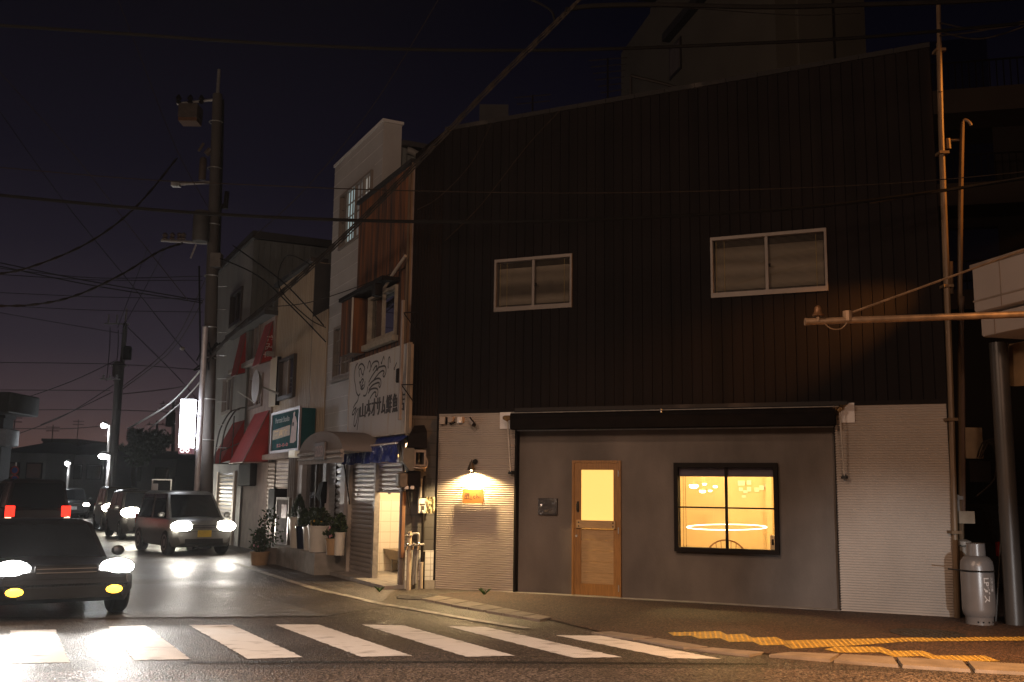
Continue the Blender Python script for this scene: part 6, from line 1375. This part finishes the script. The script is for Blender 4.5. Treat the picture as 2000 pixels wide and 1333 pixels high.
def streetlamp(label, x, y, Y, xb, hx, watts, em):
    p = at(x, y, Y); b = at(xb, 940, Y); t = thing('street_lamp', label, 'street lamp', Vector((b.x, Y, 0)), 'street lamps far up the street')
    mb = MB(); mb.tube([(b.x, Y, 0), tuple(at(xb+5, y+10, Y)), tuple(at(xb+5, y, Y))], .07, 8); mb.build('pole', M['galv'], t)
    mb = MB(); mb.tube([tuple(at(xb+5, y+3, Y)), tuple(at(x+6, y+1, Y))], .04, 6); mb.build('arm', M['galv'], t)
    mb = MB(); mb.ball((p.x, p.y, p.z+.08), hx*1.1, .25, .12); mb.build('lamp_head', M['galv'], t)
    mb = MB(); mb.ball((p.x, p.y-.05, p.z-.02), hx, .3, .13); mb.build('diffuser', emis('cool_street_glow', (.93, .97, 1), em), t)
    lamp('street_lamp_light', 'POINT', (p.x, p.y-.1, p.z-.5), watts, (.9, .95, 1), size=.2, parent=t)
streetlamp('higher cold-white street lamp beside the distant paired poles', 204, 831, 50, 209, .13, 160, 40)
streetlamp('lower and larger cold-white street lamp beside the distant paired poles', 204, 891, 46, 210, .24, 240, 40)
streetlamp('faint small lamp on a thin post in front of the far houses', 133, 905, 52, 130, .07, 25, 12)
# cool street light over the far carriageway
# ================================================================== far houses, tree, sheds across the road
def house(name, label, px0, px1, ytop, yr, Y, dep, m_, hip=True, win=0, cat='house', zb=0):
    a = at(px0, ytop, Y); b = at(px1, ytop, Y); zr = at(px0, yr, Y).z; t = thing(name, label, cat, ((a.x+b.x)/2, Y, zb))
    mb = MB(); mb.box(a.x, b.x, Y, Y+dep, zb, a.z); mb.build('wall', m_, t)
    mb = MB(); e = .4; w_ = b.x-a.x
    if hip: mb.loft([[(a.x-e, Y-e, a.z), (b.x+e, Y-e, a.z), (b.x+e, Y+dep+e, a.z), (a.x-e, Y+dep+e, a.z)], [(a.x+w_*.3, Y+dep*.45, zr), (b.x-w_*.3, Y+dep*.45, zr), (b.x-w_*.3, Y+dep*.55, zr), (a.x+w_*.3, Y+dep*.55, zr)]])
    else: mb.box(a.x-.1, b.x+.1, Y-.1, Y+dep, a.z, zr)
    mb.build('roof', M['roof'], t)
    for i in range(win):
        u = a.x+w_*(i+.5)/win; mb = MB(); mb.box(u-.5, u+.5, Y-.06, Y+.02, a.z-1.6, a.z-.6); f = mb.build('window', M['dark'], t); mb = MB(); mb.box(u-.42, u+.42, Y-.075, Y-.061, a.z-1.52, a.z-.68); mb.build('pane', M['glass_d'], f)
    return t
house('far_house', 'dark hip-roofed house with a pale wall at the far end of the street', 4, 92, 884, 858, 62, 9, M['far'], True, 2)
house('far_house', 'wide dark-roofed house behind the distant street lamps', 92, 205, 888, 860, 66, 9, mat('darker_house', (.06, .055, .052), .85), True, 3)
house('far_house', 'flat boxy roof block rising behind the far dark houses', 84, 153, 862, 857, 80, 8, M['roof'], False)
house('far_house', 'long low dark house beyond the lit white sign', 238, 345, 896, 876, 72, 10, mat('darker_house', (.06, .055, .052), .85), True, 2)
house('corner_house', 'dim blank building under a deep black eave at the edge across the road', -160, 8, 815, 768, 40, .8, mat('dim_corner_wall', (.05, .05, .055), .8), False, 0, 'building')
a = at(-20, 838, 39); b = at(22, 873, 39); mb = MB(); mb.bbox(a.x, b.x, 38.6, 39.6, b.z, a.z, .05); o = mb.build('sign_box', mat('pale_unlit_sign', (.30, .33, .40), .5, 0, .1)); tag(o, 'unlit pale blue sign box below the dark eave across the road', 'sign')
a = at(-40, 767, 39); b = at(29, 808, 39); mb = MB(); mb.bbox(a.x, b.x, 38.5, 41, b.z, a.z, .05); o = mb.build('dark_eave', M['roof']); tag(o, 'deep black overhanging eave at the edge of the sky across the road', 'eave')
for lab, x, y, Y, h in (('thin television aerial on the far hip-roofed house', 88, 858, 66, 1.0), ('taller television aerial on the far flat roof block', 140, 857, 80, 1.6), ('small television aerial above the house at the road end', 12, 838, 62, .9)):
    p = at(x, y, Y); t = thing('roof_aerial', lab, 'aerial', p, 'aerials on the roofs'); mb = MB(); mb.cyl((p.x, Y+1, p.z-1.5), (p.x, Y+1, p.z+h), .03, 5); mb.build('mast', M['dark'], t)
    mb = MB()
    for k in (.15, .4): mb.tube([(p.x-.45, Y+1, p.z+h-k), (p.x+.45, Y+1, p.z+h-k)], .025, 4)
    mb.build('element', M['dark'], t)
# two round no-parking signs on a post across the road
p = at(30, 920, 42); t = thing('road_sign', 'pair of round blue and red traffic signs stacked on one post across the road', 'traffic sign', (p.x, 42, 0))
mb = MB(); mb.cyl((p.x, 42, 0), (p.x, 42, p.z+.35), .035, 8); mb.build('post', M['galv'], t)
for y in (919, 936):
    q = at(30, y, 42); mb = MB(); mb.lathe((q.x, 41.95, q.z), [(.17, 0), (.18, -.01), (.0, -.011)], 18, 'd'); o = mb.build('sign_disc', mat('sign_red', (.45, .05, .05), .5), t); mb = MB(); mb.lathe((q.x, 41.935, q.z), [(.12, 0), (.0, -.005)], 18, 'd'); mb.build('disc_face', mat('sign_blue', (.06, .10, .40), .5), o)
# framed signboard standing by the road
a = at(297, 936, 33); b = at(332, 1000, 33); t = thing('frame_sign', 'white-framed empty signboard standing beside the road', 'signboard', ((a.x+b.x)/2, 33, 0))
mb = MB(); frame(mb, a.x, b.x, at(300, 975, 33).z, a.z, .035, 32.98, 33.02); mb.cyl((b.x-.02, 33, 0), (b.x-.02, 33, a.z), .025, 6); mb.cyl((a.x+.02, 33, 0), (a.x+.02, 33, a.z), .025, 6); mb.build('sign_frame', mat('white_pipe', (.6, .55, .52), .5), t)
mb = MB(); c = at(302, 957, 33); mb.box(c.x-.06, c.x+.10, 32.99, 33.01, c.z-.2, c.z+.2); mb.build('notice', M['white'], t)
# tree and dark hedge mass
def tree(name, label, x, ytop, ybot, Y, R_, n, seed, xb=None):
    c = at(x, (ytop+ybot)/2, Y); h = (at(x, ytop, Y).z-at(x, ybot, Y).z)/2; t = thing(name, label, 'tree', (c.x, Y, 0)); rnd = random.Random(seed)
    mb = MB(); mb.tube([tuple(v) for v in crom([(c.x+.2, Y, 0), (c.x, Y, c.z-h*1.2), (c.x+.1, Y, c.z+h*.2)], 4)], .16, 8)
    lobes = [(c.x+rnd.uniform(-.75, .75)*R_, Y+rnd.uniform(-.5, .5)*R_, c.z+rnd.uniform(-.6, .7)*h, rnd.uniform(.25, .45)*R_) for _ in range(13)]
    for l in lobes: mb.tube([(c.x, Y, c.z-h*.9), (l[0], l[1], l[2])], [.07, .025], 5)
    mb.build('trunk', mat('tree_bark', (.05, .04, .03), .9, 0, .3, 8), t)
    mb = MB()
    for i in range(n):
        l = rnd.choice(lobes); v = Vector((rnd.gauss(0, 1), rnd.gauss(0, 1), rnd.gauss(0, .8))).normalized()*l[3]*rnd.uniform(.55, 1.08); p = Vector(l[:3])+v
        a = Vector((rnd.uniform(-1, 1), rnd.uniform(-1, 1), rnd.uniform(-1, 1))).normalized()*.17; b = a.cross(Vector((rnd.random(), rnd.random(), rnd.random()))).normalized()*.09
        mb.face([tuple(p-a), tuple(p+b), tuple(p+a), tuple(p-b)])
    mb.build('crown', M['leaf'], t, 0); return t
tree('street_tree', 'dark cloud-pruned tree silhouetted low against the dusk glow', 288, 846, 885, 75, 1.9, 2600, 3)
tree('street_tree', 'low dark bushy tree beside the long low house', 262, 878, 905, 70, 1.3, 1400, 5)

# ================================================================== overhead cables
def cable(label, pts, rpx=1.2, m=None, k=8, twist=0, group=None):
    P = [at(x, y, Y) for x, y, Y in pts]; P = crom(P, k); mb = MB()
    rs = [rpx*p.y/FPX*.5 for p in P]; mb.tube([tuple(p) for p in P], rs, 6)
    if twist:
        for ph in range(2):
            mb.tube([tuple(p+Vector((math.cos(i*1.3+ph*3.1), 0, math.sin(i*1.3+ph*3.1)))*rs[i]*1.25) for i, p in enumerate(P)], [r*.55 for r in rs], 4)
    o = mb.build('cable', m or M['cable']); return tag(o, label, 'cable', group)
cb = M['cable_b']
cable('thick black cable crossing the top of the sky and the tower block', [(-60, 46, 12), (250, 67, 12), (500, 84, 12), (800, 97, 12), (1100, 98, 12), (1400, 88, 12), (1690, 73, 12), (2060, 40, 12)], 7)
cable('thick black cable crossing in front of the lit upper window of the white building', [(-60, 376, 13), (350, 414, 13), (700, 431, 13), (1000, 433, 13), (1300, 423, 13), (1650, 398, 13), (2060, 340, 13)], 7)
cable('thin cable crossing above the thicker one over the rusty cladding', [(-60, 322, 16), (250, 349, 16), (500, 362, 16), (800, 373, 16), (1200, 377, 14), (1700, 361, 12.5), (2060, 330, 12)], 2.2, cb)
for i, (off, w_) in enumerate(((0, 3.4), (6, 2.6), (-5, 2.2))):
    cable(('main strand of the lashed cable bundle climbing steeply over the row of shops', 'lower strand of the lashed cable bundle over the row of shops', 'upper strand of the lashed cable bundle over the row of shops')[i],
          [(404, 708+off*.3, 26.8), (450, 655+off*.6, 24), (540, 580+off*.8, 20.5), (640, 492+off, 17.5), (740, 395+off, 15), (840, 292+off, 13), (960, 168+off, 11.3), (1075, 55+off, 10), (1125, 6+off*.5, 9.4), (1190, -60, 8.8)], w_, cb, 10, 1, 'strands of the lashed cable bundle')
cable('dark cable curling off the bundle at the top of the sky', [(1010, -12, 10.6), (1055, 8, 10.4), (1078, 24, 10.2), (1084, 46, 10.0)], 5)
cable('pair of dark sagging cables along the very top edge over the tower block', [(1105, 20, 9.6), (1160, 12, 9.6), (1300, 10, 9.6), (1500, 14, 9.6), (1700, 9, 9.6), (1900, 2, 9.6), (2060, -10, 9.6)], 10)
cable('thin sagging wire just below the topmost cable', [(1240, 8, 10), (1400, 20, 10), (1560, 30, 10), (1680, 26, 10)], 2)
for i, (y0, y1, y2) in enumerate(((70, 58, 34), (45, 48, 44), (62, 66, 38))):
    cable(('upper', 'middle', 'lower')[i]+' of three brown cables swinging in above the balconies', [(1836, y0, 13.6), (1920, y1+(10 if i else 2), 12.6), (2060, y2-8, 11.5)], 3.2, cb, 6)
cable('brown cable passing the tall pipes below the balconies', [(1700, 398, 13.2), (1850, 372, 12.9), (2060, 336, 12)], 3, cb, 6)
cable('bright thin guy wire slanting down beside the transformer pole from the top of the sky', [(215, -40, 22), (262, 80, 23.5), (345, 292, 26), (408, 408, 27)], 1.6, cb, 6)
cable('thin wire slanting over the empty dark sky to the utility pole', [(-20, 120, 18), (150, 310, 21), (260, 452, 24), (368, 588, 26.8)], 1.6, cb, 6)
cable('second thin wire slanting over the dark sky, ending at a small insulator', [(-20, 190, 26), (130, 400, 32), (260, 560, 40), (356, 680, 48), (415, 745, 55)], 1.6)
cable('heavy twisted cable sagging from the pole to the edge of the sky', [(-40, 540, 17), (60, 522, 18.5), (180, 470, 21), (270, 400, 23.5), (345, 310, 26.5)], 3.4, cb, 8, 1)
cable('lower heavy twisted cable sagging from the lower arm of the pole', [(-40, 597, 18), (60, 596, 19), (150, 577, 21), (240, 535, 23.5), (310, 492, 25.5), (356, 475, 26.8)], 3.4, cb, 8, 1)
cable('thin wire from the white building up across the sky', [(432, 512, 27), (545, 420, 24), (640, 320, 21), (740, 190, 18), (880, -40, 15)], 1.8, cb, 6)
cable('thin rod-like wire slanting down the dark boards', [(1099, 211, 15.6), (1030, 285, 16.0), (940, 400, 16.5), (870, 470, 16.7)], 2, cb, 5)
cable('fine wire swagging over the splayed corner to a small insulator', [(960, 240, 15.8), (920, 320, 16), (858, 385, 16.4), (815, 410, 16.6)], 1.8, cb, 6)
cable('service wire dropping from the bundle to the beige building', [(612, 520, 17.8), (560, 500, 19), (545, 560, 19.8), (600, 620, 20.2), (636, 640, 20.6)], 2, None, 6)
cable('black service cable slanting across the beige building', [(430, 505, 26.5), (505, 540, 24), (580, 610, 21.5), (636, 668, 20.3)], 2.6, None, 6)
cable('second black service cable slanting to the corner of the white building', [(455, 480, 26), (545, 545, 23), (600, 600, 21), (632, 636, 20.3)], 2.6, None, 6)
cable('pale beaded wire from the brown house to the white building', [(520, 600, 22), (600, 592, 20.5), (700, 560, 18.5), (800, 520, 16.9)], 1.8, cb, 6)
for i, (a, b, c, r) in enumerate((((-40, 520, 30), (180, 543, 36), (395, 540, 27.3), 1.6), ((-40, 534, 30), (180, 547, 36), (395, 548, 27.3), 1.6), ((-40, 505, 30), (150, 545, 34), (395, 588, 27.3), 2.2), ((-40, 512, 30), (170, 556, 34), (395, 592, 27.3), 2.2),
                                 ((-40, 570, 30), (180, 580, 33), (395, 584, 27.3), 1.3), ((-40, 595, 30), (180, 606, 33), (395, 610, 27.3), 1.3), ((-40, 604, 32), (120, 632, 40), (240, 652, 58), 1.3))):
    cable(('topmost faint', 'second faint', 'upper dark pair member, slightly sagging,', 'lower dark pair member, slightly sagging,', 'fine level', 'lowest fine level', 'faint slanting')[i]+' line wire reaching across the dusk sky to a pole', [a, b, c], r, None, 8, 0, 'line wires across the dusk sky')
for i, pts in enumerate((((-40, 708, 45), (230, 712, 57), (380, 722, 70)), ((-40, 762, 45), (215, 763, 55)), ((-40, 802, 45), (215, 801, 55), (340, 806, 85)), ((-40, 836, 45), (120, 838, 52), (205, 832, 50)), ((20, 788, 40), (140, 745, 48), (225, 705, 58)), ((80, 830, 45), (150, 800, 50), (220, 766, 55)), ((30, 850, 45), (130, 810, 50), (222, 752, 55)))):
    cable(('highest dim wire over the far houses', 'second dim wire over the far houses', 'third dim wire over the far houses, passing both far poles', 'lowest dim wire over the far roofs ending at the higher street lamp', 'dim wire rising steeply from the black eave to the far pole', 'dim wire rising from the flat roof block to the far pole', 'longest dim wire rising from the far house to the paired poles')[i], pts, 1.6, None, 6, 0, 'dim wires over the far houses')
for i, pts in enumerate((((402, 545, 27), (330, 680, 42), (240, 755, 57)), ((398, 585, 27), (330, 690, 40), (240, 760, 57)), ((395, 720, 27), (330, 790, 45), (250, 838, 57)), ((398, 738, 27), (350, 790, 38), (290, 840, 60)), ((240, 770, 57), (330, 760, 60), (372, 752, 40)), ((250, 640, 58), (350, 740, 66), (400, 800, 80)), ((208, 745, 58), (214, 680, 58), (215, 640, 58)), ((222, 745, 58), (230, 690, 58), (231, 645, 58)), ((230, 640, 58), (260, 560, 45), (290, 480, 33)), ((240, 640, 58), (285, 560, 45), (325, 480, 30)))):
    cable(('steep pale line wire from the near pole down to the far pole, upper of two', 'steep pale line wire from the near pole down to the far pole, lower of two', 'bright telephone cable falling from the near pole behind the lit sign', 'second bright telephone cable falling from the near pole behind the lit sign', 'pale wire with a small clamp above the lit sign', 'thin wire falling behind the lit sign from the far pole', 'short jumper wire hanging by the first tall insulator', 'short jumper wire hanging by the third tall insulator', 'faint wire climbing from the far pole into the dark', 'second faint wire climbing from the far pole into the dark')[i], pts, (1.8, 1.8, 4, 3, 1.8, 1.6, 1.5, 1.5, 1.3, 1.3)[i], cb if i in (0, 1, 4) else (M['galv'] if i in (2, 3) else None), 8, 0, 'line wires between the poles')
# insulator clamp on the lone wire
p = at(356, 681, 48); mb = MB(); mb.ball(tuple(p), .13, .13, .1, 8, 5); o = mb.build('wire_insulator', mat('porcelain_pale', (.5, .42, .34), .3)); tag(o, 'single small pale insulator strung on the slanting wire', 'insulator')

# ================================================================== vehicles (built at rest with their lamps on)
def car(label, cat, x, y, hd, L, W, H, paint_, hood=.34, hoodz=.62, belt=.58, cab=(.04, .16, .60, .70), headw=0, heads=20, tail=0, plate='white', hcol=(1, .95, .86), fog=0, group=None, headz=.42, beam=75, tgt=14, hs=1.0):
    """local u runs forward from the car's middle, d to its right-hand side"""
    fr = Fr((x, y), (math.cos(hd), math.sin(hd))); t = thing('car', label, cat, fr.P(0, 0, 0), group); h = L/2; w_ = W/2
    zb = .2
    top = lambda s: H*(hoodz-.05 if s > .985 else hoodz if s > 1-hood+.02 else belt+.03)
    rings = []
    for s in (0, .015, .06, .16, .3, .5, .64, 1-hood, 1-hood+.04, .86, .94, .985, 1.0):
        u = -h+L*s; e = min(s, 1-s); k = 1-.16*max(0, 1-e/.10)**2; zt_ = H*(belt+.02) if s < 1-hood else H*(belt+.02)+(H*hoodz*.93-H*(belt+.02))*((s-(1-hood))/hood)
        zt_ *= 1-.10*max(0, 1-e/.03); z0 = zb+.10*max(0, 1-e/.05)
        rings.append([(u, -w_*k*.90, z0), (u, -w_*k, z0+.14), (u, -w_*k*1.0, zt_*.72), (u, -w_*k*.965, zt_*.95), (u, -w_*k*.86, zt_), (u, 0, zt_+.025), (u, w_*k*.86, zt_), (u, w_*k*.965, zt_*.95), (u, w_*k, zt_*.72), (u, w_*k, z0+.14), (u, w_*k*.90, z0)])
    mb = MB(fr); mb.loft(rings)
    c0, c1, c2, c3 = [-h+L*q for q in cab]; zb2 = H*(belt)-.02; wr = w_*.76; wbm = w_*.90
    cr = [[(c0, -wbm, zb2), (c0, wbm, zb2)], [(c1, -wr, H*.965), (c1, wr, H*.965)], [(c2, -wr, H*.97), (c2, wr, H*.97)], [(c3, -wbm, zb2), (c3, wbm, zb2)]]
    mid = (c1+c2)/2
    lo_ = [(c0, -wbm, zb2), (c3, -wbm, zb2), (c3, wbm, zb2), (c0, wbm, zb2)]; hi_ = [(c1, -wr, H*.955), (c2, -wr, H*.955), (c2, wr, H*.955), (c1, wr, H*.955)]; h2 = [(c1+.12, -wr*.8, H), (c2-.14, -wr*.8, H), (c2-.14, wr*.8, H), (c1+.12, wr*.8, H)]
    mb.loft([lo_, hi_, h2]); bd = mb.build('body', paint_, t, 40)
    gl = mat('car_glass', (.012, .013, .015), .06, 0, .1, spec=.7)
    def pane(A, B_, C, D_, nm, ins=.07):
        q = [Vector(v) for v in (A, B_, C, D_)]; c = sum(q, Vector())/4; n = (q[1]-q[0]).cross(q[3]-q[0]).normalized()
        cc = Vector(((c0+c3)/2, 0, H*.6)); n = n if n.dot(c-cc) > 0 else -n
        mb = MB(fr); mb.face([tuple(v+(c-v)*ins+n*.008) for v in q]); mb.build(nm, gl, t)
    pane(lo_[1], lo_[2], hi_[2], hi_[1], 'windscreen', .09); pane(lo_[0], lo_[3], hi_[3], hi_[0], 'rear_window', .1)
    lerp = lambda a, b, k: tuple(a[i]+(b[i]-a[i])*k for i in range(3))
    for i, j in ((0, 1), (3, 2)):
        A, B_, C, D_ = lo_[i], lo_[j], hi_[j], hi_[i]
        pane(lerp(A, B_, .06), lerp(A, B_, .48), lerp(D_, C, .49), lerp(D_, C, .02), 'side_window', .08); pane(lerp(A, B_, .51), lerp(A, B_, .93), lerp(D_, C, .98), lerp(D_, C, .52), 'side_window', .08)
    for u in (-h+L*.19, h-L*.18):
        for sd in (-1, 1):
            mb = MB(fr); d = sd*(w_-.09); mb.lathe((u, d, .3), [(.17, -.105), (.27, -.105), (.3, -.07), (.3, .07), (.27, .105), (.17, .105)], 20, 'd'); wh = mb.build('wheel', M['rubber'], t)
            mb = MB(fr); mb.lathe((u, d+sd*.09, .3), [(.18, 0), (.19, sd*.02), (.12, sd*.012), (.04, sd*.02)], 16, 'd'); mb.build('rim', M['alu'], wh)
    for sd in (-1, 1):
        mb = MB(fr); mb.ball((c3-.16, sd*(w_+.07), H*belt+.1), .06, .09, .07, 8, 5); mb.build('mirror', paint_, t)
        u = h-.05; d = sd*w_*.70; z = H*headz+.05
        mb = MB(fr); mb.ball((u-.03, d, z), .09*hs, .17*hs, .085*hs, 14, 7)
        mb.build('headlight', emis('headlight_%s' % ('warm' if hcol[2] < .9 else 'cool')+str(int(heads)), hcol, heads) if heads else mat('headlight_off', (.5, .5, .5), .1), t)
        if fog:
            mb = MB(fr); mb.ball((h-.02, sd*w_*.66, .36), .06, .11, .055, 12, 6); mb.build('fog_lamp', emis('yellow_fog_glow', (1, .52, .04), fog), t)
        mb = MB(fr); mb.bbox(-h-.012, -h+.06, sd*w_*.93, sd*w_*.66, H*.44, H*.60, .012); mb.build('tail_light', emis('red_tail_glow%d' % int(tail*10), (1, .03, .015), tail) if tail else mat('tail_off', (.25, .01, .01), .2), t)
        if tail:
            mb = MB(fr); mb.bbox(-h-.014, -h+.05, sd*w_*.92, sd*w_*.75, H*.38, H*.432, .008); mb.build('indicator', emis('orange_tail_glow', (1, .55, .35), 3), t)
    pc = mat('number_plate_'+str(plate), (.55, .38, .03) if plate == 'yellow' else (.6, .6, .58), .5, emit=.0)
    for u, nm in ((h+.012, 'number_plate'), (-h-.02, 'number_plate'))[0 if plate else 1:]:
        mb = MB(fr); mb.box(u-.008, u+.004, -.165, .165, .44, .60); mb.build(nm, pc, t)
    mb = MB(fr); mb.bbox(h-.03, h+.006, -w_*.42, w_*.42, H*headz-.02, H*headz+.09, .01); mb.box(h-.03, h+.004, -w_*.62, w_*.62, .27, .40); gr_ = mb.build('grille', M['blackmetal'], t)
    mb = MB(fr)
    for k in (.0, .045): mb.box(h+.004, h+.014, -w_*.40, w_*.40, H*headz+k, H*headz+k+.008)
    mb.build('grille_bars', M['alu'], gr_)
    mb = MB(fr); mb.box(h-.012, h+.008, -w_*.80, w_*.80, H*headz-.075, H*headz-.065); mb.build('bumper_seam', M['blackmetal'], gr_)
    if headw:
        for sd in (-1, 1):
            a = fr.P(h+.12, sd*w_*.70, H*headz+.05); b = fr.P(h+tgt, sd*w_*.5, -.35); lamp('headlight_beam', 'SPOT', a, headw, hcol, b, beam, .7, .06, t)
    return t
pt = lambda n, c, r=.3: mat('car_paint_'+n, c, r, .2, .04, 2, spec=.6)
def gx_(x, y, dz=0):
    p = gnd(x, y); return p.x, p.y
DOWN = math.atan2(-_u2.y*0-.89, .45)          # heading towards the viewer along the street
TO = math.atan2(SF.u.y, SF.u.x)
# dark people carrier going away
p = gnd(58, 1070); car('dark people carrier seen from behind with red tail lamps glowing', 'car', p.x-1.3, p.y+2.4, TO+math.pi+.10, 4.5, 1.72, 1.78, pt('black', (.02, .012, .012)), .20, .56, .56, (.02, .07, .70, .82), 0, 0, 2.2, 'white')
# oncoming cars in the far lane
p = at(190, 1005, 36); car('oncoming small car with round dazzling headlamps behind the turning silver one', 'car', p.x, p.y+2, TO+.04, 3.4, 1.48, 1.6, pt('dark', (.05, .045, .04)), .2, .56, .56, (.03, .10, .66, .80), 50, 45, 0, 'yellow', (1, .90, .72), 0, None, .50, 36, 14, 1.9)
p = at(226, 1003, 30.5); car('oncoming car with brighter headlamps squeezed behind the silver hatchback', 'car', p.x, p.y+2, TO+.05, 3.9, 1.6, 1.5, pt('grey', (.08, .075, .07)), .24, .58, .58, (.03, .12, .64, .78), 50, 60, 0, 'white', (1, .92, .76), 0, None, .52, 36, 14, 1.9)
p = at(135, 992, 52); car('far car with small headlamps queuing at the end of the street', 'car', p.x, p.y, TO+.04, 3.9, 1.6, 1.5, pt('dark2', (.04, .04, .04)), .24, .58, .58, (.03, .12, .64, .78), 0, 30, 0, 'white', (1, .92, .8), 0, None, .42, 80, 14, 1.2)
# silver kei hatchback nosing out
p = gnd(318, 1086); car('silver small hatchback with a yellow number plate and glaring headlamps', 'car', p.x-.1, p.y+1.55, TO+.16, 3.4, 1.48, 1.52, pt('silver', (.16, .155, .14)), .2, .57, .56, (.03, .09, .66, .82), 100, 70, 0, 'yellow', (1, .93, .82), 0, None, .42, 50, 8, 1.6)
# low dark car at the near edge of the crossing, headlamps and yellow fog lamps lit
p = gnd(-30, 1218); car('low dark car cut off at the crossing with white headlamp and yellow fog lamp lit', 'car', p.x-.30, p.y+1.9, TO+.12, 4.0, 1.68, 1.14, pt('ink', (.018, .017, .018)), .36, .60, .56, (.05, .30, .50, .66), 210, 60, 0, None, (1, .97, .92), 6, None, .50, 84, 10, 1.2)
# dark car tucked in the alley
p = at(1945, 1100, 16.5); car('dark car tucked nose-in down the black alley behind the gas cylinder', 'car', p.x+.5, p.y+2.2, 1.75, 3.9, 1.6, 1.5, pt('alley', (.012, .01, .01)), .24, .58, .58, (.03, .12, .64, .78), 0, 0, 0, 'white')

# ================================================================== thin scattering box, added for a lens-like glow around the lamps
mb = MB(); mb.box(-75, 40, -20, 130, -1, 24)
hz_ = mb.build('bloom_volume', MATS['dark_room'], None, 0); hz_.data.materials.clear()
hm = bpy.data.materials.new('bloom_haze'); hm.use_nodes = True; hm.node_tree.nodes.clear()
ho = N(hm.node_tree, 'ShaderNodeOutputMaterial'); hv = N(hm.node_tree, 'ShaderNodeVolumePrincipled')
hv.inputs['Color'].default_value = (.8, .82, .85, 1); hv.inputs['Density'].default_value = .0008; hv.inputs['Anisotropy'].default_value = .65
hm.node_tree.links.new(hv.outputs[0], ho.inputs['Volume']); hz_.data.materials.append(hm); struct(hz_, 'stuff')
